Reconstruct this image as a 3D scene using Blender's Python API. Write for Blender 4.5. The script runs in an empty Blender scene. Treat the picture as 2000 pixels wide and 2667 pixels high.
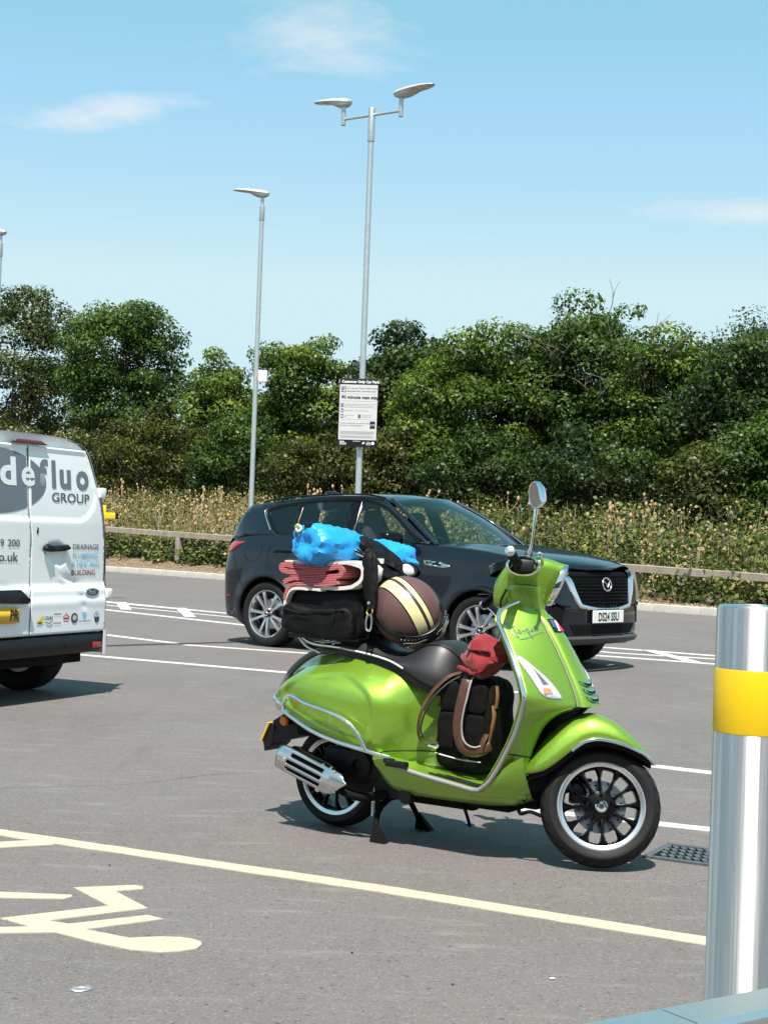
import bpy, bmesh, math, random
import numpy as np
from mathutils import Vector, Matrix
from mathutils.geometry import delaunay_2d_cdt

# ------------------------------------------------------------------ camera
scene = bpy.context.scene
COL = scene.collection
cam_data = bpy.data.cameras.new('camera')
cam = bpy.data.objects.new('camera', cam_data)
COL.objects.link(cam)
cam_data.sensor_fit = 'VERTICAL'
cam_data.sensor_height = 36.0
cam_data.lens = 36.0 * 4000.0 / 2667.0
cam_data.clip_start = 0.05
cam_data.clip_end = 4000.0
PITCH = math.atan(56.5 / 4000.0)
cam.matrix_world = (Matrix.Translation((0, 0, 1.31)) @ Matrix.Rotation(math.pi / 2 + PITCH, 4, 'X')
                    @ Matrix.Rotation(math.radians(2.05), 4, 'Z'))
scene.camera = cam

# ------------------------------------------------------------------ light
SUN_DIR = Vector((-0.057, -0.756, 1.491)).normalized()      # towards the sun: behind the camera, high
world = bpy.data.worlds.new('World')
scene.world = world
world.use_nodes = True
wn, wl = world.node_tree.nodes, world.node_tree.links
wn.clear()
w_out = wn.new('ShaderNodeOutputWorld')
w_bg = wn.new('ShaderNodeBackground')
w_bg.inputs['Strength'].default_value = 0.105
sky = wn.new('ShaderNodeTexSky')
sky.sky_type = 'NISHITA'
sky.sun_disc = False
sky.sun_elevation = math.asin(SUN_DIR.z)
sky.sun_rotation = math.atan2(SUN_DIR.x, SUN_DIR.y)
sky.altitude = 0
sky.air_density = 1.0
sky.dust_density = 0.6
sky.ozone_density = 1.6
w_tc = wn.new('ShaderNodeTexCoord')
def wmath(op, a, b=None):
    n = wn.new('ShaderNodeMath'); n.operation = op
    for i, v in enumerate((a, b)):
        if v is None:
            continue
        if isinstance(v, (int, float)):
            n.inputs[i].default_value = v
        else:
            wl.new(v, n.inputs[i])
    return n.outputs[0]


# the sky of the photograph is a pale summer cyan: per-channel response of the whole dome
sep = wn.new('ShaderNodeSeparateColor'); wl.new(sky.outputs['Color'], sep.inputs[0])
comb = wn.new('ShaderNodeCombineColor')
for i, (g, p, top) in enumerate(((1.05, 1.15, 3.7), (2.18, 0.55, 4.95), (0.967, 1.10, 5.35))):
    wl.new(wmath('MINIMUM', wmath('MULTIPLY', wmath('POWER', sep.outputs[i], p), g), top), comb.inputs[i])
SKY_COLOR = comb.outputs['Color']
cn = wn.new('ShaderNodeTexNoise')
cn.inputs['Scale'].default_value = 13; cn.inputs['Detail'].default_value = 5; cn.inputs['Roughness'].default_value = 0.62
cmap = wn.new('ShaderNodeMapping'); cmap.inputs['Scale'].default_value = (1.0, 1.0, 2.8)
cmap.inputs['Rotation'].default_value = (0, math.radians(-9), 0)
wl.new(w_tc.outputs['Generated'], cmap.inputs['Vector']); wl.new(cmap.outputs['Vector'], cn.inputs['Vector'])
dsep = wn.new('ShaderNodeSeparateXYZ'); wl.new(w_tc.outputs['Generated'], dsep.inputs[0])
az = wmath('DIVIDE', dsep.outputs[0], dsep.outputs[1]); el = wmath('DIVIDE', dsep.outputs[2], dsep.outputs[1])


def wisp(a0, e0, ra, re, tilt):
    """soft-edged place of a wisp of high cloud at azimuth a0, elevation e0"""
    u = wmath('SUBTRACT', az, a0); w = wmath('SUBTRACT', wmath('SUBTRACT', el, e0), wmath('MULTIPLY', u, tilt))
    u = wmath('DIVIDE', u, ra); w = wmath('DIVIDE', w, re)
    return wmath('SUBTRACT', 1.0, wmath('POWER', wmath('ADD', wmath('MULTIPLY', u, u), wmath('MULTIPLY', w, w)), 0.6))


fall = wmath('MAXIMUM', wmath('MAXIMUM', wisp(-0.047, 0.322, 0.075, 0.027, -0.03), wisp(-0.200, 0.266, 0.062, 0.014, 0.15)), wmath('MULTIPLY', wisp(0.228, 0.2165, 0.085, 0.013, 0.03), 1.5))
cv = wmath('ADD', wmath('MULTIPLY', fall, 0.50), wmath('MULTIPLY', wmath('SUBTRACT', cn.outputs['Fac'], 0.5), 1.5))
ccl = wn.new('ShaderNodeClamp'); wl.new(wmath('MULTIPLY', wmath('SUBTRACT', cv, 0.06), 1.5), ccl.inputs[0])
cfac = wmath('MULTIPLY', wmath('MULTIPLY', ccl.outputs[0], 0.78), wmath('GREATER_THAN', dsep.outputs[1], 0.05))
cmix = wn.new('ShaderNodeMixRGB'); wl.new(cfac, cmix.inputs['Fac']); wl.new(SKY_COLOR, cmix.inputs['Color1'])
cmix.inputs['Color2'].default_value = (5.0, 5.25, 5.4, 1)
SKY_COLOR = cmix.outputs['Color']
wl.new(SKY_COLOR, w_bg.inputs['Color'])
wl.new(w_bg.outputs['Background'], w_out.inputs['Surface'])

sun_data = bpy.data.lights.new('sun', 'SUN')
sun_data.energy = 5.0
sun_data.angle = math.radians(0.53)
sun_data.color = (1.0, 0.95, 0.87)
sun = bpy.data.objects.new('sun', sun_data)
sun.rotation_euler = SUN_DIR.to_track_quat('Z', 'Y').to_euler()
sun.location = (-5, -20, 30)
COL.objects.link(sun)

scene.view_settings.view_transform = 'Standard'
scene.view_settings.look = 'None'
scene.view_settings.gamma = 1.0
scene.view_settings.use_curve_mapping = False
scene.view_settings.exposure = 0.72
scene.cycles.max_bounces = 8
scene.cycles.transparent_max_bounces = 16
scene.cycles.use_denoising = True
scene.cycles.use_adaptive_sampling = True
scene.cycles.adaptive_threshold = 0.015
world.cycles.sampling_method = 'MANUAL'
world.cycles.sample_map_resolution = 512

# ------------------------------------------------------------------ helpers
def V(*a):
    return Vector(a)


def link(o, parent=None):
    COL.objects.link(o)
    if parent is not None:
        o.parent = parent
    return o


def thing(name, label, cat, loc=(0, 0, 0), rotz=0.0, group=None):
    o = bpy.data.objects.new(name, None)
    o.empty_display_size = 0.2
    o.location = loc
    o.rotation_euler = (0, 0, rotz)
    link(o)
    return tag(o, label, cat, group)


def tag(o, label=None, cat=None, group=None, kind=None):
    if label: o['label'] = label
    if cat: o['category'] = cat
    if group: o['group'] = group
    if kind: o['kind'] = kind
    return o


def mk(name, verts, faces, mat, parent=None, smooth=40, M=None):
    me = bpy.data.meshes.new(name)
    if M is not None:
        verts = [M @ Vector(v) for v in verts]
    me.from_pydata([tuple(v) for v in verts], [], [tuple(f) for f in faces])
    me.validate()
    if mat is not None:
        me.materials.append(mat)
    if smooth:
        me.polygons.foreach_set('use_smooth', [True] * len(me.polygons))
        if smooth < 180:
            me.set_sharp_from_angle(angle=math.radians(smooth))
    o = bpy.data.objects.new(name, me)
    return link(o, parent)


class MB:
    """collects simple shapes into one mesh"""
    def __init__(s):
        s.v = []; s.f = []
    def add(s, verts, faces, M=None):
        n = len(s.v)
        s.v += [tuple(M @ Vector(v)) if M is not None else tuple(v) for v in verts]
        s.f += [tuple(i + n for i in f) for f in faces]
        return s
    def box(s, c, d, M=None, bev=0.0):
        return s.add(*box_geo(c, d, bev), M=M)
    def build(s, name, mat, parent=None, smooth=40, M=None):
        return mk(name, s.v, s.f, mat, parent, smooth, M)


def box_geo(c, d, bev=0.0):
    cx, cy, cz = c; x, y, z = d[0] / 2, d[1] / 2, d[2] / 2
    if bev <= 0:
        v = [(cx + sx * x, cy + sy * y, cz + sz * z) for sx in (-1, 1) for sy in (-1, 1) for sz in (-1, 1)]
        f = [(0, 1, 3, 2), (4, 6, 7, 5), (0, 4, 5, 1), (2, 3, 7, 6), (0, 2, 6, 4), (1, 5, 7, 3)]
        return v, f
    bm = bmesh.new()
    bmesh.ops.create_cube(bm, size=1.0)
    for q in bm.verts:
        q.co = Vector((cx + q.co.x * d[0], cy + q.co.y * d[1], cz + q.co.z * d[2]))
    bmesh.ops.bevel(bm, geom=bm.edges[:], offset=min(bev, min(d) * 0.45), segments=2, profile=0.6, affect='EDGES')
    v = [tuple(q.co) for q in bm.verts]
    bm.verts.index_update()
    f = [tuple(q.index for q in p.verts) for p in bm.faces]
    bm.free()
    return v, f


def itp(pts, x):
    """smooth interpolation through (x, y, ...) points, x ascending"""
    if x <= pts[0][0]: return pts[0][1]
    if x >= pts[-1][0]: return pts[-1][1]
    for i in range(len(pts) - 1):
        if pts[i][0] <= x <= pts[i + 1][0]:
            break
    x0, y0 = pts[i]; x1, y1 = pts[i + 1]
    h = x1 - x0
    d = (y1 - y0) / h
    def tang(k):
        if k == 0 or k == len(pts) - 1:
            return d
        a = (pts[k][1] - pts[k - 1][1]) / (pts[k][0] - pts[k - 1][0])
        b = (pts[k + 1][1] - pts[k][1]) / (pts[k + 1][0] - pts[k][0])
        if a * b <= 0: return 0.0
        return 2 * a * b / (a + b)
    m0, m1 = tang(i), tang(i + 1)
    t = (x - x0) / h
    return ((2 * t ** 3 - 3 * t ** 2 + 1) * y0 + (t ** 3 - 2 * t ** 2 + t) * h * m0
            + (-2 * t ** 3 + 3 * t ** 2) * y1 + (t ** 3 - t ** 2) * h * m1)


def catmull(pts, n=6, closed=False):
    P = [Vector(p) for p in pts]
    N = len(P)
    out = []
    rng = range(N if closed else N - 1)
    for i in rng:
        if closed:
            a, b, c, d = P[(i - 1) % N], P[i], P[(i + 1) % N], P[(i + 2) % N]
        else:
            b, c = P[i], P[i + 1]
            a = P[i - 1] if i > 0 else b * 2 - c
            d = P[i + 2] if i + 2 < N else c * 2 - b
        for k in range(n):
            t = k / n
            out.append(0.5 * ((2 * b) + (c - a) * t + (2 * a - 5 * b + 4 * c - d) * t * t + (3 * b - a - 3 * c + d) * t ** 3))
    if not closed:
        out.append(P[-1].copy())
    return out


def loft_geo(rings, closed=True, cap0=False, cap1=False, flip=False):
    n = len(rings[0]); v = []; f = []
    for r in rings:
        v += [tuple(p) for p in r]
    m = n if closed else n - 1
    for i in range(len(rings) - 1):
        for j in range(m):
            k = (j + 1) % n
            q = (i * n + j, i * n + k, (i + 1) * n + k, (i + 1) * n + j)
            f.append(q[::-1] if flip else q)
    if cap0:
        q = tuple(range(n)); f.append(q if flip else q[::-1])
    if cap1:
        b = (len(rings) - 1) * n
        q = tuple(range(b, b + n)); f.append(q[::-1] if flip else q)
    return v, f


def tube_geo(path, r, seg=10, closed=False, cap=True, flat=1.0):
    """sweep a circle (or flattened circle) along a path; r number or list"""
    P = [Vector(p) for p in path]
    N = len(P)
    rings = []
    up = None
    for i in range(N):
        if closed:
            t = (P[(i + 1) % N] - P[i - 1])
        else:
            t = P[min(i + 1, N - 1)] - P[max(i - 1, 0)]
        if t.length < 1e-9: t = Vector((0, 0, 1))
        t.normalize()
        if up is None:
            up = Vector((0, 0, 1)) if abs(t.z) < 0.9 else Vector((1, 0, 0))
        s = t.cross(up)
        if s.length < 1e-6: s = t.orthogonal()
        s.normalize(); up = s.cross(t).normalized()
        rr = r[i] if isinstance(r, (list, tuple)) else r
        rings.append([P[i] + (s * math.cos(a) + up * math.sin(a) * flat) * rr
                      for a in [2 * math.pi * k / seg for k in range(seg)]])
    if closed:
        rings.append(rings[0])
        return loft_geo(rings, True)
    return loft_geo(rings, True, cap, cap)


def tube(name, pts, r, mat, parent=None, n=6, seg=10, closed=False, flat=1.0, smooth=60):
    path = catmull(pts, n, closed) if n > 1 else pts
    if isinstance(r, (list, tuple)) and n > 1:
        rr = []
        for i in range(len(pts) - 1):
            rr += [r[i] + (r[i + 1] - r[i]) * k / n for k in range(n)]
        r = rr + [r[-1]]
    v, f = tube_geo(path, r, seg, closed, True, flat)
    return mk(name, v, f, mat, parent, smooth)


def lathe_geo(prof, n=32, axis='z', c=(0, 0, 0), a0=0.0, a1=2 * math.pi):
    """profile of (radius, height) turned round an axis through c"""
    full = abs(a1 - a0 - 2 * math.pi) < 1e-6
    m = n if full else n + 1
    rings = []
    for (r, h) in prof:
        ring = []
        for k in range(m):
            a = a0 + (a1 - a0) * k / n
            x, y = r * math.cos(a), r * math.sin(a)
            p = {'z': (x, y, h), 'y': (x, h, y), 'x': (h, x, y)}[axis]
            ring.append(Vector(p) + Vector(c))
        rings.append(ring)
    return loft_geo(rings, full, flip=(axis != 'y'))


def lathe(name, prof, mat, parent=None, n=32, axis='z', c=(0, 0, 0), smooth=35, M=None):
    v, f = lathe_geo(prof, n, axis, c)
    return mk(name, v, f, mat, parent, smooth, M)


def in_poly(p, poly):
    x, y = p; c = False
    j = len(poly) - 1
    for i in range(len(poly)):
        xi, yi = poly[i][0], poly[i][1]; xj, yj = poly[j][0], poly[j][1]
        if (yi > y) != (yj > y) and x < (xj - xi) * (y - yi) / (yj - yi) + xi:
            c = not c
        j = i
    return c


def seg_dist(p, poly):
    """signed distance to polygon: positive inside"""
    best = 1e9
    for i in range(len(poly)):
        a = Vector(poly[i - 1][:2]); b = Vector(poly[i][:2]); q = Vector(p)
        ab = b - a; L = ab.length_squared
        t = 0 if L == 0 else max(0, min(1, (q - a).dot(ab) / L))
        best = min(best, (q - (a + ab * t)).length)
    return best if in_poly(p, poly) else -best


def smooth_poly(pts, n=5):
    return [tuple(p)[:2] for p in catmull([(p[0], p[1], 0) for p in pts], n, True)]


def dens(poly, d):
    out = []
    for i in range(len(poly)):
        a = Vector(poly[i][:2]); b = Vector(poly[(i + 1) % len(poly)][:2])
        k = max(1, int((b - a).length / d))
        out += [tuple(a + (b - a) * t / k) for t in range(k)]
    return out


def panel_geo(outline, res, holes=()):
    """triangulate an outline (with holes) with inner points every res -> 2d verts, tris"""
    loops = [dens(outline, res)] + [dens(h, res) for h in holes]
    pts = []; edges = []
    for lp in loops:
        b = len(pts); pts += [Vector(p) for p in lp]
        edges += [(b + i, b + (i + 1) % len(lp)) for i in range(len(lp))]
    xs = [p[0] for p in outline]; ys = [p[1] for p in outline]
    nx = int((max(xs) - min(xs)) / res); ny = int((max(ys) - min(ys)) / res)
    for i in range(1, nx + 1):
        for j in range(1, ny + 1):
            p = (min(xs) + i * res + (0.5 * res if j % 2 else 0), min(ys) + j * res)
            if seg_dist(p, outline) > res * 0.45 and all(seg_dist(p, h) < -res * 0.45 for h in holes):
                pts.append(Vector(p))
    r = delaunay_2d_cdt(pts, edges, [], 0, 1e-6)
    vs, fs = r[0], r[2]
    tris = []
    for f in fs:
        c = sum((vs[i] for i in f), Vector((0, 0))) / len(f)
        if in_poly(c, outline) and not any(in_poly(c, h) for h in holes):
            a = (vs[f[1]] - vs[f[0]]).cross(vs[f[2]] - vs[f[0]])
            tris.append(tuple(f) if a > 0 else tuple(f)[::-1])
    return vs, tris


def panel(name, outline, fn, mat, parent=None, res=0.03, holes=(), flip=False, smooth=50, thick=0.0):
    vs, tris = panel_geo(outline, res, holes)
    v = [fn(p[0], p[1]) for p in vs]
    f = [t[::-1] for t in tris] if flip else tris
    o = mk(name, v, f, mat, parent, smooth)
    if thick:
        m = o.modifiers.new('thickness', 'SOLIDIFY'); m.thickness = abs(thick); m.offset = -1 if thick > 0 else 1
    return o


def prism_geo(poly, h0, h1, plane='xz'):
    """extrude a 2d polygon; plane 'xz' extrudes along y, 'xy' along z, 'yz' along x"""
    n = len(poly)
    area = sum(poly[i - 1][0] * poly[i][1] - poly[i][0] * poly[i - 1][1] for i in range(n))
    if area < 0: poly = poly[::-1]
    def P(p, h):
        return {'xz': (p[0], h, p[1]), 'xy': (p[0], p[1], h), 'yz': (h, p[0], p[1])}[plane]
    v = [P(p, h0) for p in poly] + [P(p, h1) for p in poly]
    f = [(i, (i + 1) % n, n + (i + 1) % n, n + i) for i in range(n)]
    f += [tuple(range(n))[::-1], tuple(range(n, 2 * n))]
    if (plane == 'xz') != (h1 < h0):
        f = [q[::-1] for q in f]
    return v, f


def prism(name, poly, h0, h1, mat, parent=None, plane='xz', bev=0.0, smooth=35):
    v, f = prism_geo(poly, h0, h1, plane)
    o = mk(name, v, f, mat, parent, smooth)
    if bev:
        m = o.modifiers.new('edge', 'BEVEL'); m.width = bev; m.segments = 2; m.limit_method = 'ANGLE'
    return o


def bevel(o, w, seg=2, ang=35):
    m = o.modifiers.new('edge', 'BEVEL'); m.width = w; m.segments = seg
    m.limit_method = 'ANGLE'; m.angle_limit = math.radians(ang)
    return o


def subsurf(o, n=2):
    m = o.modifiers.new('smooth', 'SUBSURF'); m.levels = n; m.render_levels = n
    return o


def solidify(o, t, off=-1):
    m = o.modifiers.new('thickness', 'SOLIDIFY'); m.thickness = t; m.offset = off
    return o


def lettering(name, s, size, mat, parent, M, bold=0.0, align='LEFT', shear=0.0, space=1.0, depth=0.0, xs=1.0):
    """flat lettering as a mesh; text lies in the local xy plane of M"""
    cu = bpy.data.curves.new(name, 'FONT')
    cu.body = s; cu.size = size; cu.align_x = align; cu.shear = shear; cu.space_character = space
    cu.offset = bold; cu.extrude = depth; cu.resolution_u = 3; cu.fill_mode = 'FRONT' if depth == 0 else 'BOTH'
    t = bpy.data.objects.new(name + '_tmp', cu)
    me = bpy.data.meshes.new_from_object(t)
    me.name = name
    bpy.data.objects.remove(t)
    bpy.data.curves.remove(cu)
    me.transform(M @ Matrix.Diagonal((xs, 1, 1, 1)))
    me.materials.clear(); me.materials.append(mat)
    o = bpy.data.objects.new(name, me)
    return link(o, parent)


def basis(o, x, y):
    """matrix with origin o, x and y axis"""
    x = Vector(x).normalized(); z = x.cross(Vector(y)).normalized(); y = z.cross(x)
    m = Matrix((x, y, z)).transposed().to_4x4()
    m.translation = Vector(o)
    return m


def copy_tree(o, parent=None):
    c = o.copy(); COL.objects.link(c); c.parent = parent
    for ch in list(o.children):
        copy_tree(ch, c)
    return c


# ------------------------------------------------------------------ materials
def mat(name, col, rough=0.5, metal=0.0, coat=0.0, coat_rough=0.03, spec=0.5, noise=None, bump=None, emit=None,
        alpha=None, trans=0.0, ior=1.5, sheen=0.0):
    """noise = (scale, colour2, amount, detail); bump = (scale, strength, distance)"""
    m = bpy.data.materials.new(name); m.use_nodes = True
    nt = m.node_tree; b = nt.nodes['Principled BSDF']
    c = (*col, 1) if len(col) == 3 else col
    b.inputs['Base Color'].default_value = c
    b.inputs['Roughness'].default_value = rough
    b.inputs['Metallic'].default_value = metal
    b.inputs['Coat Weight'].default_value = coat
    b.inputs['Coat Roughness'].default_value = coat_rough
    b.inputs['Specular IOR Level'].default_value = spec
    b.inputs['Transmission Weight'].default_value = trans
    b.inputs['IOR'].default_value = ior
    b.inputs['Sheen Weight'].default_value = sheen
    if alpha is not None: b.inputs['Alpha'].default_value = alpha
    if emit:
        b.inputs['Emission Color'].default_value = (*emit[0], 1); b.inputs['Emission Strength'].default_value = emit[1]
    tc = None
    if noise or bump:
        tc = nt.nodes.new('ShaderNodeTexCoord')
    if noise:
        n = nt.nodes.new('ShaderNodeTexNoise'); n.inputs['Scale'].default_value = noise[0]
        n.inputs['Detail'].default_value = noise[3] if len(noise) > 3 else 6
        n.inputs['Roughness'].default_value = 0.65
        nt.links.new(tc.outputs['Object'], n.inputs['Vector'])
        r = nt.nodes.new('ShaderNodeMapRange'); r.inputs['From Min'].default_value = 0.35; r.inputs['From Max'].default_value = 0.65
        r.inputs['To Max'].default_value = noise[2]
        nt.links.new(n.outputs['Fac'], r.inputs['Value'])
        x = nt.nodes.new('ShaderNodeMixRGB'); x.inputs['Color1'].default_value = c; x.inputs['Color2'].default_value = (*noise[1], 1)
        nt.links.new(r.outputs['Result'], x.inputs['Fac']); nt.links.new(x.outputs['Color'], b.inputs['Base Color'])
    if bump:
        n = nt.nodes.new('ShaderNodeTexNoise'); n.inputs['Scale'].default_value = bump[0]; n.inputs['Detail'].default_value = 4
        nt.links.new(tc.outputs['Object'], n.inputs['Vector'])
        u = nt.nodes.new('ShaderNodeBump'); u.inputs['Strength'].default_value = bump[1]; u.inputs['Distance'].default_value = bump[2]
        nt.links.new(n.outputs['Fac'], u.inputs['Height']); nt.links.new(u.outputs['Normal'], b.inputs['Normal'])
    return m


def metallic_paint(name, col, flake, rough=0.32, metal=0.55, spec=0.5, coat=1.0):
    m = mat(name, col, rough, metal, coat, 0.02, spec)
    nt = m.node_tree; b = nt.nodes['Principled BSDF']
    tc = nt.nodes.new('ShaderNodeTexCoord')
    vo = nt.nodes.new('ShaderNodeTexVoronoi'); vo.inputs['Scale'].default_value = 900
    nt.links.new(tc.outputs['Object'], vo.inputs['Vector'])
    x = nt.nodes.new('ShaderNodeMixRGB'); x.inputs['Color1'].default_value = (*col, 1); x.inputs['Color2'].default_value = (*flake, 1)
    s = nt.nodes.new('ShaderNodeSeparateColor'); nt.links.new(vo.outputs['Color'], s.inputs[0])
    nt.links.new(s.outputs[0], x.inputs['Fac'])
    nt.links.new(x.outputs['Color'], b.inputs['Base Color'])
    return m


def leaf_mat(name, ramp, rough=0.45, transl=0.35):
    """leaf colour picked per leaf from the 'shade' attribute"""
    m = bpy.data.materials.new(name); m.use_nodes = True
    nt = m.node_tree; b = nt.nodes['Principled BSDF']
    at = nt.nodes.new('ShaderNodeAttribute'); at.attribute_name = 'shade'
    cr = nt.nodes.new('ShaderNodeValToRGB')
    el = cr.color_ramp.elements
    while len(el) > 1: el.remove(el[-1])
    el[0].position = ramp[0][0]; el[0].color = (*ramp[0][1], 1)
    for p, c in ramp[1:]:
        e = el.new(p); e.color = (*c, 1)
    nt.links.new(at.outputs['Fac'], cr.inputs['Fac'])
    nt.links.new(cr.outputs['Color'], b.inputs['Base Color'])
    b.inputs['Roughness'].default_value = rough
    b.inputs['Specular IOR Level'].default_value = 0.35
    tr = nt.nodes.new('ShaderNodeBsdfTranslucent'); mx = nt.nodes.new('ShaderNodeMixShader')
    nt.links.new(cr.outputs['Color'], tr.inputs['Color'])
    mx.inputs['Fac'].default_value = transl
    nt.links.new(b.outputs['BSDF'], mx.inputs[1]); nt.links.new(tr.outputs['BSDF'], mx.inputs[2])
    nt.links.new(mx.outputs['Shader'], nt.nodes['Material Output'].inputs['Surface'])
    return m


random.seed(7)
RNG = np.random.default_rng(11)
CHROME = mat('chrome', (0.78, 0.79, 0.80), 0.08, 1.0)
STEEL = mat('galvanised steel', (0.55, 0.57, 0.58), 0.42, 0.75, noise=(14, (0.42, 0.44, 0.46), 0.6))
BLACK_PLASTIC = mat('black plastic', (0.006, 0.006, 0.0065), 0.42, spec=0.3, bump=(300, 0.12, 0.001))
BLACK_GLOSS = mat('black gloss', (0.003, 0.003, 0.0035), 0.2, 0, 0.0, spec=0.25)
BLACK_MATT = mat('matt black', (0.004, 0.004, 0.004), 0.8, spec=0.15)
RUBBER = mat('tyre rubber', (0.008, 0.008, 0.0085), 0.6, spec=0.3, noise=(40, (0.015, 0.0145, 0.014), 0.7), bump=(200, 0.1, 0.001))
WHITE_PRINT = mat('white print', (0.8, 0.8, 0.8), 0.5)
BLACK_PRINT = mat('black print', (0.01, 0.01, 0.012), 0.5)

# ------------------------------------------------------------------ ground
KT = Vector((0.708, -0.706)); KN = Vector((0.706, 0.708))   # along the kerb (to the right), across it (away)
UK = 21.66                                                  # kerb line


def uu(x, y):
    return KN.x * x + KN.y * y


def tt(x, y):
    return KT.x * x + KT.y * y


def xy(t, u):
    return KT.x * t + KN.x * u, KT.y * t + KN.y * u


def z_park(x, y):
    d = max(0.0, (uu(x, y) - 13) / 8.66)
    return 0.16 * min(d, 1.6) ** 1.5


def z_verge(t, u):
    d = u - UK
    z = 0.265 + 0.02 * max(0, d - .15) - 0.0145 * (t + 15) * max(0.0, min(1.0, (d - .2) / .7))
    b = max(0.0, min(1.0, (d - 1.4) / 9.0))
    z += 0.95 * b * b * (3 - 2 * b)
    return z


def asphalt_mat():
    m = bpy.data.materials.new('asphalt'); m.use_nodes = True
    nt = m.node_tree; b = nt.nodes['Principled BSDF']; L = nt.links
    tc = nt.nodes.new('ShaderNodeTexCoord')
    def noise(s, d, r=0.6, st=(1, 1, 1)):
        mp = nt.nodes.new('ShaderNodeMapping'); mp.inputs['Scale'].default_value = st
        L.new(tc.outputs['Object'], mp.inputs['Vector'])
        n = nt.nodes.new('ShaderNodeTexNoise'); n.inputs['Scale'].default_value = s; n.inputs['Detail'].default_value = d
        n.inputs['Roughness'].default_value = r; L.new(mp.outputs[0], n.inputs['Vector']); return n.outputs['Fac']
    def ramp(v, a, b_, lo=0.0, hi=1.0):
        r = nt.nodes.new('ShaderNodeMapRange'); r.inputs['From Min'].default_value = a; r.inputs['From Max'].default_value = b_
        r.inputs['To Min'].default_value = lo; r.inputs['To Max'].default_value = hi; L.new(v, r.inputs['Value']); return r.outputs[0]
    def mix(f, a, c, mode='MIX'):
        x = nt.nodes.new('ShaderNodeMixRGB'); x.blend_type = mode
        if isinstance(f, float): x.inputs['Fac'].default_value = f
        else: L.new(f, x.inputs['Fac'])
        for i, q in ((1, a), (2, c)):
            if isinstance(q, tuple): x.inputs[i].default_value = (*q, 1)
            else: L.new(q, x.inputs[i])
        return x.outputs['Color']
    c = mix(ramp(noise(0.7, 3), .35, .65), (0.120, 0.109, 0.106), (0.141, 0.129, 0.125))
    c = mix(ramp(noise(0.22, 1), .4, .62), c, (0.138, 0.121, 0.116))
    # aggregate: pale and dark chips
    vo = nt.nodes.new('ShaderNodeTexVoronoi'); vo.inputs['Scale'].default_value = 150; L.new(tc.outputs['Object'], vo.inputs['Vector'])
    sp = nt.nodes.new('ShaderNodeSeparateColor'); L.new(vo.outputs['Color'], sp.inputs[0])
    c = mix(ramp(sp.outputs[0], .86, .98, 0, .40), c, (0.27, 0.26, 0.25))
    c = mix(ramp(sp.outputs[1], .88, .99, 0, .60), c, (0.055, 0.050, 0.048))
    # pits
    pits = ramp(noise(36, 1, .7), .66, .74, 0, .65)
    c = mix(pits, c, (0.045, 0.040, 0.038))
    # scuffs and dusty smears drawn out along the traffic direction
    c = mix(ramp(noise(2.2, 3, .7, (1, 4, 1)), .56, .76, 0, .40), c, (0.26, 0.25, 0.24))
    c = mix(ramp(noise(0.8, 4, .75, (4, 1.2, 1)), .56, .78, 0, .50), c, (0.085, 0.080, 0.078))
    L.new(c, b.inputs['Base Color'])
    b.inputs['Roughness'].default_value = 0.86
    b.inputs['Specular IOR Level'].default_value = 0.35
    bu = nt.nodes.new('ShaderNodeBump'); bu.inputs['Strength'].default_value = 0.45; bu.inputs['Distance'].default_value = 0.004
    ad = nt.nodes.new('ShaderNodeMath'); ad.operation = 'SUBTRACT'; L.new(vo.outputs['Distance'], ad.inputs[0]); L.new(pits, ad.inputs[1])
    L.new(ad.outputs[0], bu.inputs['Height']); L.new(bu.outputs['Normal'], b.inputs['Normal'])
    return m


ASPHALT = asphalt_mat()
EARTH = mat('verge earth', (0.20, 0.135, 0.085), 0.9, noise=(9, (0.11, 0.10, 0.05), 0.8), bump=(30, 0.6, 0.03))
CONCRETE = mat('kerb concrete', (0.52, 0.49, 0.44), 0.85, noise=(8, (0.40, 0.37, 0.33), 0.8), bump=(60, 0.3, 0.004))

v = []; f = []
us = [-45, -20, -8] + [i for i in range(-2, 13, 3)] + [13 + i * 0.72 for i in range(1, 13)] + [UK + .02]
ts = [-260, -90] + list(range(-50, 51, 5)) + [90, 260]
for u in us:
    for t in ts:
        x, y = xy(t, u); v.append((x, y, z_park(x, y)))
for i in range(len(us) - 1):
    for j in range(len(ts) - 1):
        n = len(ts); f.append((i * n + j, i * n + j + 1, (i + 1) * n + j + 1, (i + 1) * n + j)[::1])
tag(mk('car_park', v, f, ASPHALT, smooth=180), kind='structure')
v = []; f = []
us = [UK + .15 + i * 0.7 for i in range(0, 17)] + [36, 45, 80, 200, 900]
ts = [-900, -200] + list(range(-60, 61, 3)) + [200, 900]
for u in us:
    for t in ts:
        x, y = xy(t, u); tc_ = max(-60, min(60, t))
        v.append((x, y, z_verge(tc_, u) + (random.uniform(-.03, .03) if u > UK + .5 and abs(t) < 61 else 0)))
n = len(ts)
for i in range(len(us) - 1):
    for j in range(n - 1):
        f.append((i * n + j, i * n + j + 1, (i + 1) * n + j + 1, (i + 1) * n + j))
tag(mk('verge', v, f, EARTH, smooth=180), kind='structure')
v = [(-2500, -2500, -.6), (2500, -2500, -.6), (2500, 2500, -.6), (-2500, 2500, -.6)]
tag(mk('ground', v, [(0, 1, 2, 3)], EARTH, smooth=0), kind='structure')

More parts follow.
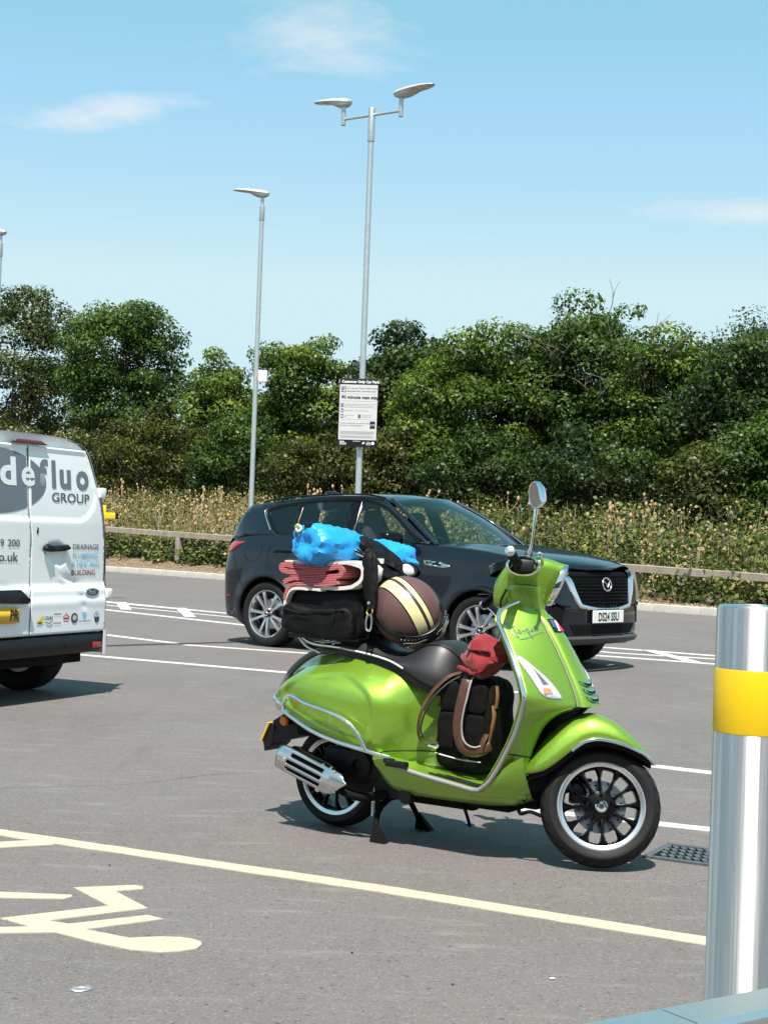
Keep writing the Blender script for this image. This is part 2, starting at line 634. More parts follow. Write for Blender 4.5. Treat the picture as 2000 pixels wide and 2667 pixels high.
# kerb: a row of concrete kerb stones
kerb = tag(bpy.data.objects.new('kerb', None), kind='structure'); link(kerb)
bm_v, bm_f = box_geo((0, 0, 0), (0.905, 0.15, 0.30), 0.018)
kerb_me = None
for i in range(-62, 0):
    t = i * 0.915
    x, y = xy(t, UK + .075)
    if kerb_me is None:
        o = mk('kerb_stone', bm_v, bm_f, CONCRETE, kerb); kerb_me = o.data
    else:
        o = link(bpy.data.objects.new('kerb_stone', kerb_me), kerb)
    o.location = (x, y, 0.16 - 0.15 + 0.125 - 0.0115 * t * 0 + random.uniform(-.004, .004))
    o.rotation_euler = (0, 0, math.atan2(KT.y, KT.x) + random.uniform(-.004, .004))

# loose stones of the strip behind the kerb
GRAVEL = mat('pink gravel', (0.42, 0.27, 0.20), 0.9, noise=(20, (0.25, 0.18, 0.14), 0.9))
mb = MB()
for i in range(2600):
    t = random.uniform(-42, -9); u = UK + .16 + abs(random.gauss(0, .42))
    x, y = xy(t, u); s = random.uniform(.012, .035)
    z = z_verge(t, u) + s * .3
    w = [Vector((random.uniform(.6, 1) * a, random.uniform(.6, 1) * b, random.uniform(.4, .8) * c)) * s
         for a, b, c in ((1, 0, 0), (-1, 0, 0), (0, 1, 0), (0, -1, 0), (0, 0, 1), (0, 0, -1))]
    mb.add([(x + q.x, y + q.y, z + q.z) for q in w],
           [(0, 2, 4), (2, 1, 4), (1, 3, 4), (3, 0, 4), (2, 0, 5), (1, 2, 5), (3, 1, 5), (0, 3, 5)])
tag(mb.build('gravel', GRAVEL, smooth=0), 'strip of pinkish gravel lying behind the concrete kerb', 'gravel', kind='stuff')


# ------------------------------------------------------------------ painted markings
def paint_mat(name, col, wear):
    m = mat(name, col, 0.65, noise=(26, wear, 0.55, 8), bump=(140, 0.25, 0.002))
    nt = m.node_tree; b = nt.nodes['Principled BSDF']
    tc = nt.nodes.new('ShaderNodeTexCoord')
    n = nt.nodes.new('ShaderNodeTexNoise'); n.inputs['Scale'].default_value = 60; n.inputs['Detail'].default_value = 5
    n.inputs['Roughness'].default_value = .75
    nt.links.new(tc.outputs['Object'], n.inputs['Vector'])
    r = nt.nodes.new('ShaderNodeMapRange'); r.inputs['From Min'].default_value = .30; r.inputs['From Max'].default_value = .37
    nt.links.new(n.outputs['Fac'], r.inputs['Value']); nt.links.new(r.outputs[0], b.inputs['Alpha'])
    return m


WHITE_PAINT = paint_mat('white road paint', (0.56, 0.56, 0.555), (0.45, 0.45, 0.445))
CREAM_PAINT = paint_mat('cream road paint', (0.455, 0.405, 0.310), (0.36, 0.32, 0.245))


def stripe(pts, w, paint=WHITE_PAINT, name='bay_line', lift=0.003):
    """painted line: polyline on the ground, ragged edge"""
    P = [Vector(p) for p in pts]
    v = []; f = []
    for i in range(len(P) - 1):
        a, b = P[i], P[i + 1]
        d = (b - a); L = d.length; d.normalize(); s = Vector((-d.y, d.x))
        k = max(1, int(L / 0.06)) if w < .13 and a.y < 12 else max(1, int(L / .4))
        base = len(v)
        for j in range(k + 1):
            c = a + d * L * j / k
            for sg in (-1, 1):
                q = c + s * sg * (w / 2 + random.uniform(-.0035, .0035))
                v.append((q.x, q.y, z_park(q.x, q.y) + lift))
        for j in range(k):
            f.append((base + 2 * j, base + 2 * j + 2, base + 2 * j + 3, base + 2 * j + 1))
    o = mk(name, v, f, paint, smooth=0); solidify(o, .005, -1)
    return tag(o, kind='structure')


def patch(pts, paint, name, lift=0.003):
    poly = pts
    v = [(p[0], p[1], z_park(*p) + lift) for p in poly]
    vs, tris = panel_geo(poly, 0.08)
    o = mk(name, [(p[0], p[1], z_park(p[0], p[1]) + lift) for p in vs], tris, paint, smooth=0); solidify(o, .005, -1)
    return tag(o, kind='structure')


stripe([(-2.9, 7.10), (-1.56, 6.455), (0.05, 5.676), (1.111, 5.10), (2.6, 4.29)], 0.105, CREAM_PAINT, 'cream_bay_line')
stripe([(-2.75, 5.58), (-1.31, 6.285)], 0.11, CREAM_PAINT, 'cream_bay_line', 0.006)
patch([(-1.80, 5.44), (-1.303, 5.425), (-1.049, 5.419), (-1.040, 5.396), (-1.060, 5.356), (-1.281, 5.339), (-1.75, 5.325)], CREAM_PAINT, 'wheelchair_symbol')
patch([(-1.064, 5.526), (-0.854, 5.598), (-0.822, 5.580), (-0.816, 5.543), (-0.907, 5.493), (-0.757, 5.268), (-0.79, 5.245), (-1.051, 5.057), (-0.977, 5.026),
       (-0.743, 5.175), (-0.684, 5.131), (-0.910, 4.965), (-0.756, 4.881), (-0.70, 4.90), (-0.658, 4.911), (-0.60, 4.913), (-0.561, 4.900), (-0.530, 4.870),
       (-0.521, 4.836), (-0.532, 4.786), (-0.578, 4.749), (-0.639, 4.730), (-0.735, 4.749), (-0.862, 4.818), (-0.998, 4.916), (-1.56, 4.81),
       (-1.58, 4.875), (-1.093, 4.974), (-1.213, 5.065), (-0.894, 5.281)], CREAM_PAINT, 'wheelchair_symbol', 0.0034)
stripe([(-6.2, 17.0), (-2.982, 15.29), (-0.753, 14.11), (1.2, 13.08)], 0.12)
stripe([(-5.0, 19.82), (-3.243, 18.143), (-2.238, 17.181)], 0.12)
stripe([(-2.149, 17.032), (-0.767, 16.462), (0.6, 15.9)], 0.11)
stripe([(0.20, 7.70), (0.393, 7.613), (1.329, 7.198), (3.2, 6.37)], 0.10)
stripe([(0.2, 9.92), (1.621, 9.059), (3.4, 7.98)], 0.11)
# hatched strip beyond the cars, left and right
for a, b in (((-7.2, 28.2), (-1.5, 22.5)), ((-7.2, 26.6), (-1.5, 20.5))):
    stripe([a, b], 0.14, name='hatch_line')
for x0 in (-5.6, -4.29, -3.15, -2.05):
    stripe([(x0, 25.45 - (x0 + 4.29) * 1.0), (x0 + .40, 23.55 - (x0 + 4.29) * 1.12)], 0.17, name='hatch_line', lift=0.006)
stripe([(-7.0, 27.0), (-1.7, 22.0)], 0.07, name='hatch_line', lift=0.006)
stripe([(-7.1, 27.6), (-1.6, 22.55)], 0.07, name='hatch_line', lift=0.009)
stripe([(1.0, 19.95), (2.505, 18.895), (3.909, 17.928), (6.0, 16.5)], 0.13, name='hatch_line')
stripe([(1.6, 17.98), (2.939, 17.279), (3.470, 16.957), (6.0, 15.5)], 0.13, name='hatch_line')
stripe([(2.0, 18.6), (2.712, 17.95), (3.84, 17.45), (5.6, 16.3)], 0.10, name='hatch_line', lift=0.006)
stripe([(3.218, 18.426), (3.470, 16.957)], 0.16, name='hatch_line', lift=0.009)

# hair cracks in the surface
CRACK = mat('crack', (.035, .032, .030), .95)
random.seed(21)
for a, b, w in (((-2.1, 7.25), (-.45, 8.38), .005), ((-.2, 9.6), (1.5, 10.9), .005), ((1.2, 5.9), (2.3, 6.6), .006), ((-3.0, 9.3), (-1.4, 10.1), .005)):
    pts = []
    A_, B_ = Vector(a), Vector(b); dd = B_ - A_; nn2 = Vector((-dd.y, dd.x)).normalized()
    for i in range(25):
        pts.append(A_ + dd * i / 24 + nn2 * (random.gauss(0, .012) + .05 * math.sin(i * .4)))
    v = []; f = []
    for i, p in enumerate(pts):
        ww = w * random.uniform(.15, 1.0) * (1 if 2 < i < 22 else .3)
        v += [(p.x - nn2.x * ww / 2, p.y - nn2.y * ww / 2, z_park(*p) + .0012), (p.x + nn2.x * ww / 2, p.y + nn2.y * ww / 2, z_park(*p) + .0012)]
    f = [(2 * i, 2 * i + 2, 2 * i + 3, 2 * i + 1) for i in range(24)]
    tag(mk('asphalt_crack', v, f, CRACK, smooth=0), kind='structure')

# drain channel across the bays, and a gully grating beside the front wheel
IRON = mat('cast iron', (0.20, 0.22, 0.25), 0.45, 0.7, noise=(30, (0.12, 0.11, 0.10), 0.7))
ch = tag(bpy.data.objects.new('drain_channel', None), kind='structure'); link(ch)
a = Vector((-3.6, 15.85)); b = Vector((-1.0, 18.3)); d = (b - a).normalized(); s = Vector((-d.y, d.x)); L = (b - a).length
mb = MB(); mb2 = MB()
mb.add([(*(a + s * .06), z_park(*a) + .004), (*(a - s * .06), z_park(*a) + .004), (*(b - s * .06), z_park(*b) + .004), (*(b + s * .06), z_park(*b) + .004)], [(0, 1, 2, 3)])
k = int(L / .05)
for i in range(k):
    c = a + d * (i + .5) * .05; z = z_park(*c) + .006
    q = [c + d * e * .0125 + s * g * .05 for e, g in ((-1, -1), (1, -1), (1, 1), (-1, 1))]
    mb2.add([(*p, z) for p in q], [(0, 1, 2, 3)])
mb.build('channel_frame', mat('galvanised channel', (0.20, 0.20, 0.20), 0.5, 0.5), ch, 0)
tag(mb2.build('slot', BLACK_MATT, ch, 0), kind='stuff')
gr = thing('gully_grating', 'grey cast iron gully grating set in the asphalt beside the front wheel', 'drain', (1.40, 6.46, 0.004), math.radians(-28))
mb = MB(); mb.box((0, .155, 0), (.44, .03, .012)); mb.box((0, -.155, 0), (.44, .03, .012)); mb.box((-.205, 0, 0), (.03, .28, .012)); mb.box((.205, 0, 0), (.03, .28, .012))
mb.build('frame', IRON, gr)
mb = MB(); mb.box((0, 0, -.003), (.38, .28, .004)); mb.build('pit', BLACK_MATT, gr)
for i in range(11):
    mb = MB(); x = -.175 + i * .035
    R45 = Matrix.Translation((x, 0, .003)) @ Matrix.Rotation(.5, 4, 'Z')
    for q in (-.095, -.032, .032, .095):
        mb.box((q * .3, q, 0), (.020, .048, .008), R45)
    mb.build('bar', IRON, gr)

CHIP = mat('stone chip', (.05, .045, .04), .9)
# scraps and stones lying on the asphalt
for (x, y, s, c) in ((-0.80, 4.33, .03, 0), (-1.22, 3.98, .024, 1), (0.43, 7.02, .028, 1), (1.52, 10.4, .03, 1), (-.4, 4.05, .006, 2), (.25, 4.5, .006, 2),
                     (.55, 4.6, .012, 1), (-1.0, 5.9, .006, 2), (.62, 4.15, .007, 2), (-.05, 4.8, .007, 2)):
    nm, lb, m_ = (('can_pull', 'flattened ring of metal litter lying on the near asphalt', STEEL), ('paper_scrap', 'pale scrap of paper litter on the asphalt', WHITE_PRINT),
                  ('stone_chip', 'small dark stone chip loose on the asphalt', CHIP))[c]
    if c == 0:
        vv, ff = lathe_geo([(.010, 0), (.013, .003), (.019, .003), (.021, 0)], 14)
        o = mk(nm, [(p[0] * 1.5, p[1], p[2]) for p in vv], ff, m_)
    else:
        w = [Vector((random.uniform(.5, 1) * q[0], random.uniform(.5, 1) * q[1], .15 * q[2] + .08)) * s for q in ((1, 0, 0), (.3, .9, 0), (-.8, .5, .6), (-.9, -.4, 0), (.2, -1, .5))]
        top = [q + Vector((0, 0, (.5 if c == 2 else .06) * s)) for q in w]
        o = mk(nm, w + top, [(0, 1, 2, 3, 4)[::-1], (5, 6, 7, 8, 9)] + [(i, (i + 1) % 5, 5 + (i + 1) % 5, 5 + i) for i in range(5)], m_, smooth=0)
    o.location = (x, y, .002); o.rotation_euler = (0, 0, random.uniform(0, 6))
    tag(o, lb, 'litter' if c < 2 else 'stone', None if c == 0 else ('scraps of paper on the asphalt' if c == 1 else 'stone chips on the asphalt'))

# ------------------------------------------------------------------ timber rail fence
TIMBER = mat('weathered timber', (0.33, 0.28, 0.23), 0.85, noise=(7, (0.20, 0.16, 0.13), 0.8), bump=(40, 0.4, 0.004))
fence = thing('rail_fence', 'weathered timber knee rail fence running along the kerb behind the cars', 'fence', (*xy(0, UK + .95), 0), math.atan2(KT.y, KT.x))


def rail_z(t):
    return 0.87 - 0.0195 * (t + 15)


post_t = [-16.2 + 3.3 * i for i in range(-8, 3)]
for i, t in enumerate(post_t):
    z1 = rail_z(t) - .10; z0 = z_verge(t, UK + .95) - .3
    mb = MB(); mb.box((t, 0, (z0 + z1) / 2), (.15, .15, z1 - z0), bev=.006)
    mb.build('post', TIMBER, fence)
    if i + 1 < len(post_t):
        t2 = post_t[i + 1]
        a, b = rail_z(t), rail_z(t2)
        w = .075
        prof = [(-w, -.10), (w, -.10), (w, .018), (w - .02, .03), (-w + .02, .03), (-w, .018)]
        rings = [[(q, p[0], h + p[1] + j) for p in prof] for q, h, j in ((t + .004, a, 0), (t2 - .004, b, 0))]
        vv, ff = loft_geo(rings, True, True, True)
        mk('rail', vv, ff, TIMBER, fence, 25)

# ------------------------------------------------------------------ vegetation
def leaf_mesh(name, P, Nv, size, shade, m_, parent=None, aspect=.62, droop=.25):
    """many diamond shaped leaves as one mesh"""
    n = len(P)
    Nv = Nv / np.maximum(1e-6, np.linalg.norm(Nv, axis=1, keepdims=True))
    R_ = RNG.normal(size=(n, 3))
    T = np.cross(Nv, R_); T /= np.maximum(1e-6, np.linalg.norm(T, axis=1, keepdims=True))
    B = np.cross(Nv, T)
    s = size[:, None]
    Q = np.empty((n, 4, 3))
    Q[:, 0] = P - T * s * .5; Q[:, 2] = P + T * s * .5 - Nv * s * droop * .5
    Q[:, 1] = P + B * s * .5 * aspect + Nv * s * .08; Q[:, 3] = P - B * s * .5 * aspect + Nv * s * .08
    me = bpy.data.meshes.new(name)
    me.vertices.add(n * 4); me.vertices.foreach_set('co', Q.reshape(-1))
    me.loops.add(n * 4); me.loops.foreach_set('vertex_index', np.arange(n * 4, dtype=np.int32))
    me.polygons.add(n); me.polygons.foreach_set('loop_start', np.arange(0, n * 4, 4, dtype=np.int32))
    try:
        me.polygons.foreach_set('loop_total', np.full(n, 4, dtype=np.int32))
    except Exception:
        pass
    at = me.attributes.new('shade', 'FLOAT', 'POINT'); at.data.foreach_set('value', np.repeat(shade, 4).astype(np.float32))
    me.update(calc_edges=True)
    me.materials.append(m_)
    o = bpy.data.objects.new(name, me)
    return link(o, parent)


LM = {
    'mid': leaf_mat('mid green leaf', [(0, (.012, .026, .005)), (.40, (.047, .092, .013)), (.75, (.094, .158, .020)), (1, (.18, .22, .03))]),
    'bright': leaf_mat('bright green leaf', [(0, (.014, .030, .005)), (.40, (.076, .128, .013)), (.75, (.148, .212, .020)), (1, (.26, .29, .03))]),
    'dark': leaf_mat('dark maple leaf', [(0, (.009, .021, .006)), (.45, (.038, .070, .014)), (.8, (.072, .115, .020)), (1, (.13, .17, .03))]),
    'olive': leaf_mat('olive leaf', [(0, (.015, .022, .005)), (.45, (.068, .082, .013)), (.8, (.125, .135, .02)), (1, (.21, .19, .03))]),
    'brown': leaf_mat('brownish green leaf', [(0, (.014, .024, .006)), (.45, (.055, .078, .014)), (.8, (.105, .122, .022)), (1, (.19, .17, .04))]),
    'grey': leaf_mat('grey green leaf', [(0, (.025, .040, .018)), (.5, (.060, .088, .038)), (1, (.12, .15, .07))]),
    'flower': leaf_mat('elder leaf and blossom', [(0, (.012, .025, .005)), (.5, (.045, .066, .011)), (.75, (.10, .12, .02)), (.78, (.42, .40, .20)), (1, (.55, .52, .30))]),
}
BARK = mat('grey brown bark', (0.085, 0.070, 0.055), 0.9, noise=(14, (0.045, 0.038, 0.030), .8), bump=(30, .6, .02))
TWIG = mat('bare grey twig', (0.20, 0.17, 0.13), 0.9)


def crown_points(rng, rx, ry, h0, h1, n_cl, cl_r, per, flat_top=.0, lumps=0.22):
    """clumps spread through an uneven crown; returns leaf positions, normals, shade"""
    P = []; N = []; S = []
    hc = (h0 + h1) / 2; hh = (h1 - h0) / 2
    cents = []
    while len(cents) < n_cl:
        d = rng.normal(size=3); d /= np.linalg.norm(d)
        if d[2] < -.75: continue
        r = rng.uniform(.55, .98) ** .7
        az = math.atan2(d[1], d[0])
        lump = 1 + lumps * math.sin(az * 3 + rng.uniform(0, .8)) * .6 + lumps * rng.uniform(-.8, .8)
        sq = (abs(d[2]) ** 2.4 + (d[0] ** 2 + d[1] ** 2) ** 1.2) ** (-1 / 2.4)      # boxier than a ball
        c = np.array([d[0] * rx, d[1] * ry, d[2] * hh]) * r * sq * lump * .90
        if c[2] + hc < h0 * .9: continue
        cents.append((c, cl_r * rng.uniform(.6, 1.25)))
    for c, r in cents:
        k = int(per * (r / cl_r) ** 2)
        d = rng.normal(size=(k, 3)); d[:, 2] = d[:, 2] * .75 + .15
        d /= np.linalg.norm(d, axis=1, keepdims=True)
        rad = r * (rng.uniform(.25, 1.06, size=(k, 1)) ** .45)
        p = c + d * rad * np.array([1.15, 1.15, .72])
        P.append(p); nn = d + rng.normal(size=(k, 3)) * .55; nn[:, 2] += .45
        N.append(nn)
        base = rng.uniform(.14, .64)
        S.append(np.clip(base + rng.normal(size=k) * .16 + .10 * d[:, 2], 0, 1))
    P = np.vstack(P); N = np.vstack(N); S = np.concatenate(S)
    P[:, 2] += hc
    return P, N, S, cents, hc


def tree(name, label, cat, x, y, z0, rx, ry, h0, h1, kind, n_cl=60, cl_r=.75, per=230, leaf=.17, seed=0, trunk=.16, group='trees behind the verge', twigs=0, lumps=.22):
    rng = np.random.default_rng(100 + seed)
    t = thing(name, label, cat, (x, y, z0), 0, group)
    P, N, S, cents, hc = crown_points(rng, rx, ry, h0, h1, n_cl, cl_r, per, lumps=lumps)
    size = leaf * rng.uniform(.6, 1.3, size=len(P))
    leaf_mesh('crown', P, N, size, S, LM[kind], t)
    mb = MB()
    lean = rng.normal(size=2) * .15
    top = Vector((lean[0], lean[1], h0 + (h1 - h0) * .72))
    path = catmull([(0, 0, -.3), (lean[0] * .2, lean[1] * .2, h0 * .5), (lean[0] * .6, lean[1] * .5, h0 + (h1 - h0) * .3), top], 6)
    mb.add(*tube_geo(path, [trunk * (1 - .8 * i / (len(path) - 1)) for i in range(len(path))], 9))
    for c, r in cents[:26]:
        e = Vector((c[0], c[1], c[2] + hc)); k = rng.uniform(.25, .8)
        s_ = path[min(len(path) - 1, int(len(path) * min(.95, max(.15, (e.z * .55) / max(.1, top.z)))))]
        m_ = s_.lerp(e, .5) + Vector((0, 0, -.12 * (e - s_).length))
        pp = catmull([s_, m_, e], 4)
        mb.add(*tube_geo(pp, [trunk * .28 * (1 - .8 * i / (len(pp) - 1)) for i in range(len(pp))], 6))
    mb.build('trunk', BARK, t)
    if twigs:
        mb = MB()
        for _ in range(twigs):
            c, r = cents[rng.integers(len(cents))]
            if c[1] > 0: continue
            p = Vector((c[0], c[1] - r * .6, c[2] + hc)); d = Vector((rng.normal() * .6, -.6 - rng.random() * .3, .3 + rng.random() * .6))
            q = [p, p + d * .4 + Vector((rng.normal() * .1, 0, .05)), p + d * .8 + Vector((rng.normal() * .25, 0, .2 * rng.random()))]
            mb.add(*tube_geo(catmull(q, 3), [.018, .016, .014, .012, .010, .008, .005], 4))
            for _k in range(3):
                b = q[1].lerp(q[2], rng.random()); w = b + Vector((rng.normal() * .3, -.1 * rng.random(), .1 + .3 * rng.random()))
                mb.add(*tube_geo([b, b.lerp(w, .5) + Vector((0, 0, .03)), w], [.009, .007, .004], 4))
        tag(mb.build('bare_twig', TWIG, t), kind='stuff')
    return t


def place(px0, px1, ytop, du):
    """world centre x, half width and top height of something seen between two picture columns at distance d"""
    xc = (px0 + px1) / 2
    d = (UK + du) / (.708 + .706 * (xc - 1000) / 4000)
    ym = ytop + 200
    X = (xc + (ym - 1333) * .0358 - 1000) / 4000 * d
    return X, (px1 - px0) / 2 / 4000 * d, 1.31 + (1390 - (ytop - (xc - 1000) * .0358)) / 4000 * d, d


TREES = [   # name, label, picture columns, top row, metres behind the kerb, leaf, clumps, clump size, leaves, leaf size, crown base, twigs
    ('broadleaf_tree', 'tall loose brownish green tree at the left edge of the picture', -150, 215, 738, 15, 'brown', 95, .80, 300, .155, 1.6, 0),
    ('broadleaf_tree', 'large domed green tree standing left of the slim lamp post', 150, 492, 752, 14, 'mid', 120, .74, 330, .150, 1.5, 0),
    ('broadleaf_tree', 'small bright green tree just left of the slim lamp post', 478, 680, 908, 12.5, 'bright', 74, .58, 300, .135, .4, 0),
    ('broadleaf_tree', 'yellowish green tree between the two lamp posts', 655, 955, 888, 12.5, 'bright', 100, .60, 310, .130, .4, 0),
    ('maple_tree', 'dark rounded maple rising right behind the parking notice', 910, 1245, 830, 14, 'dark', 100, .68, 320, .150, .8, 0),
    ('broadleaf_tree', 'broad light green tree spreading in front of the dark maple', 1000, 1500, 878, 11, 'bright', 150, .60, 320, .125, .3, 0),
    ('broadleaf_tree', 'tallest tree on the right with bare grey twigs showing', 1320, 1740, 782, 13, 'mid', 150, .62, 300, .130, .5, 70),
    ('broadleaf_tree', 'green tree with pale leafy top right of the tallest tree', 1600, 1890, 830, 12.5, 'bright', 100, .60, 300, .125, .4, 14),
    ('maple_tree', 'dark leafy tree at the right edge behind the bollard', 1780, 2140, 856, 11.5, 'dark', 120, .58, 300, .125, .3, 0),
    ('willow_tree', 'thin grey green willow showing above the dark tree at the right edge', 1835, 2080, 806, 20, 'grey', 62, .60, 150, .11, 2.4, 0),
]
for i, (nm, lb, a, b, yt, du, kd, ncl, clr, per, lf, h0, tw) in enumerate(TREES):
    X, hw, zt_, d = place(a, b, yt, du)
    t_, u_ = tt(X, d), uu(X, d)
    zg = z_verge(max(-60, min(60, t_)), u_)
    tree(nm, lb, 'tree', X, d, zg, hw, max(1.3, hw * .8), h0, zt_ - zg, kd, ncl, clr, per, lf, i, .10 + .05 * (i % 3), twigs=tw)
SHRUBS = [
    ('elder_bush', 'low bush with cream blossom above the white van roof', -60, 300, 1105, 9.5, 'flower', 1.0),
    ('bush', 'rounded olive green bush between the van and the slim lamp post', 230, 520, 1080, 9, 'olive', .7),
    ('bush', 'dark green bush directly behind the slim lamp post', 500, 730, 1085, 9.3, 'mid', .6),
    ('bush', 'olive bush under the yellowish tree left of the parking notice', 670, 930, 1130, 8.6, 'olive', .5),
    ('bush', 'yellow tinged bush just right of the lamp post below the notice', 930, 1110, 1125, 8.6, 'olive', .5),
    ('bush', 'deep green bush under the broad light green tree', 1070, 1400, 1120, 9, 'dark', .4),
    ('bush', 'dark bush behind the teasels under the tallest tree', 1360, 1740, 1120, 9.2, 'dark', .4),
    ('bush', 'brownish bush behind the verge near the right edge', 1730, 1950, 1185, 8.2, 'brown', .4),
    ('bush', 'green bush at the right edge above the bollard', 1860, 2140, 1100, 9, 'mid', .4),
]
for i, (nm, lb, a, b, yt, du, kd, h0) in enumerate(SHRUBS):
    X, hw, zt_, d = place(a, b, yt, du)
    t_, u_ = tt(X, d), uu(X, d)
    zg = z_verge(max(-60, min(60, t_)), u_)
    tree(nm, lb, 'bush', X, d, zg, hw, max(.8, hw * .7), h0 * .3, max(1.2, zt_ - zg), kd, 58, .48, 260, .105, 40 + i, .05, 'bushes along the verge')

# the wood beyond, one mass of leaves behind the trees
P = []; N = []; S = []
for _ in range(1300):
    t = RNG.uniform(-70, -8); u = UK + RNG.uniform(17, 23)
    x, y = xy(t, u); zc = z_verge(max(-60, t), u) + RNG.uniform(0, 3.3); k = 46
    d = RNG.normal(size=(k, 3)); d /= np.linalg.norm(d, axis=1, keepdims=True)
    P.append(np.array([x, y, zc]) + d * RNG.uniform(.5, 1.2, size=(k, 1))); nn = d + RNG.normal(size=(k, 3)) * .5; N.append(nn); S.append(np.clip(RNG.normal(.32, .15, size=k), 0, 1))
P = np.vstack(P); N = np.vstack(N); S = np.concatenate(S)
tag(leaf_mesh('far_wood', P, N, RNG.uniform(.2, .36, size=len(P)), S, LM['dark']), 'dark mass of woodland showing between the trees', 'wood', kind='stuff')

# rank verge growth: nobody could count it
WEED = leaf_mat('verge weeds', [(0, (.018, .035, .007)), (.30, (.052, .082, .014)), (.52, (.105, .125, .022)), (.62, (.19, .16, .045)), (.78, (.30, .215, .10)), (1, (.42, .33, .19))], .7, .25)
BRAMBLE = leaf_mat('bramble leaf', [(0, (.012, .024, .005)), (.4, (.040, .066, .011)), (.7, (.105, .130, .020)), (.9, (.20, .20, .038)), (1, (.34, .27, .13))], .5, .25)
rng = np.random.default_rng(5)
P = []; N = []; S = []; Z = []
for _ in range(5200):
    t = rng.uniform(-44, -9); u = UK + 1.5 + 8.0 * rng.random() ** .8
    x, y = xy(t, u); zg = z_verge(t, u)
    h = rng.uniform(.45, 1.05) * (1.0 if u > UK + 3 else .75)
    k = int(rng.integers(12, 24))
    s = rng.random(k)
    p = np.column_stack([x + rng.normal(size=k) * .13, y + rng.normal(size=k) * .13, zg + h * (.15 + .85 * s)])
    left = .5 - .5 * math.tanh((t + 25) / 4)
    dry = (.27 + .37 * left) + .35 * math.sin(t * .9 + 1.3) * math.cos(u * 1.1)
    base = np.clip(rng.normal(.30 + .42 * dry, .15), .05, .95)
    P.append(p); nn = rng.normal(size=(k, 3)); nn[:, 2] += .8; nn[:, 1] -= .5; N.append(nn); S.append(np.clip(base + rng.normal(size=k) * .13, 0, 1)); Z.append(rng.uniform(.05, .12, size=k))
P = np.vstack(P); N = np.vstack(N); S = np.concatenate(S); Z = np.concatenate(Z)
ug = leaf_mesh('verge_growth', P, N, Z, S, WEED, aspect=.5)
tag(ug, 'mixed dry and green weeds covering the bank behind the rail fence', 'weeds', kind='stuff')
P = []; N = []; S = []; Z = []
for _ in range(1250):
    t = rng.uniform(-43, -9); u = UK + .75 + (1.6 + 2.2 * (t > -24)) * rng.random()
    x, y = xy(t, u); zg = z_verge(t, u)
    tall = .5 + .5 * math.tanh((t + 23) / 3)
    h = (.60 + .95 * tall) * rng.uniform(.35, 1.1); r = rng.uniform(.18, .34); k = int(rng.integers(30, 46))
    if u < UK + 1.05: h *= .55
    d = rng.normal(size=(k, 3)); d /= np.linalg.norm(d, axis=1, keepdims=True)
    p = np.column_stack([np.full(k, x), np.full(k, y), zg + h * rng.random(k)]) + d * r * .7
    p[:, 2] = np.maximum(p[:, 2], zg + .02)
    P.append(p); nn = d + rng.normal(size=(k, 3)) * .5; nn[:, 2] += .7; nn[:, 1] -= .3; N.append(nn)
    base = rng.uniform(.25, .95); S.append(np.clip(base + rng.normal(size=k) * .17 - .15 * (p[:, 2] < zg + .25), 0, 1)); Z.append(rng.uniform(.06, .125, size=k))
P = np.vstack(P); N = np.vstack(N); S = np.concatenate(S); Z = np.concatenate(Z)
br = leaf_mesh('bramble_hedge', P, N, Z, S, BRAMBLE, aspect=.75)
tag(br, 'low tangle of bramble leaves growing through and over the rail fence', 'bramble', kind='stuff')
# dry stalks and seed heads of the bank
STALK = mat('dry stalk', (.34, .27, .17), .85)
HEAD = mat('teasel head', (.33, .21, .11), .85, noise=(40, (.45, .33, .19), .8))


def teasel_geo(rng, h, n_heads, bend):
    mb, hd = MB(), MB()
    top = Vector((bend[0], bend[1], h))
    main = catmull([(0, 0, 0), (bend[0] * .3, bend[1] * .3, h * .5), top], 4)
    mb.add(*tube_geo(main, [.009] * 4 + [.007] * (len(main) - 4), 4))
    tips = [top]
    for k in range(n_heads - 1):
        b = main[int(len(main) * rng.uniform(.45, .85))]
        e = b + Vector((rng.normal() * .14, rng.normal() * .14, rng.uniform(.15, .38)))
        mb.add(*tube_geo([b, b.lerp(e, .5) + Vector((0, 0, -.03)), e], [.006, .005, .005], 4)); tips.append(e)
    for e in tips:
        s = rng.uniform(.8, 1.25)
        hd.add(*lathe_geo([(0, -.005), (.022 * s, .01), (.031 * s, .035 * s), (.026 * s, .065 * s), (.010 * s, .085 * s), (0, .09 * s)], 7, 'z', e))
    return mb, hd


protos = []
rg = np.random.default_rng(77)
for k in range(6):
    mb, hd = teasel_geo(rg, rg.uniform(.95, 1.35), int(rg.integers(3, 7)), rg.normal(size=2) * .10)
    protos.append((mb, hd))
first = {}
for i in range(150):
    if i < 16:
        t = rg.uniform(-19.2, -18.2) if i < 8 else rg.uniform(-33, -31); u = UK + rg.uniform(3.2, 4.4)
    else:
        t = rg.uniform(-42, -11); u = UK + rg.uniform(2.0, 7.5)
    x, y = xy(t, u); k = int(rg.integers(6)); s = rg.uniform(.75, 1.1) * (1.28 if i < 4 else 1)
    r = bpy.data.objects.new('teasel', None); link(r); r.location = (x, y, z_verge(t, u) - .02); r.rotation_euler = (0, 0, rg.uniform(0, 6.28)); r.scale = (s, s, s)
    tag(r, 'dried teasel with pale brown bristly heads on the bank', 'teasel', 'teasels on the bank')
    if k not in first:
        a = protos[k][0].build('stalk', STALK, r); b = tag(protos[k][1].build('seed_head', HEAD, r), kind='stuff'); first[k] = (a.data, b.data)
    else:
        link(bpy.data.objects.new('stalk', first[k][0]), r); tag(link(bpy.data.objects.new('seed_head', first[k][1]), r), kind='stuff')
mb = MB(); rg = np.random.default_rng(3)
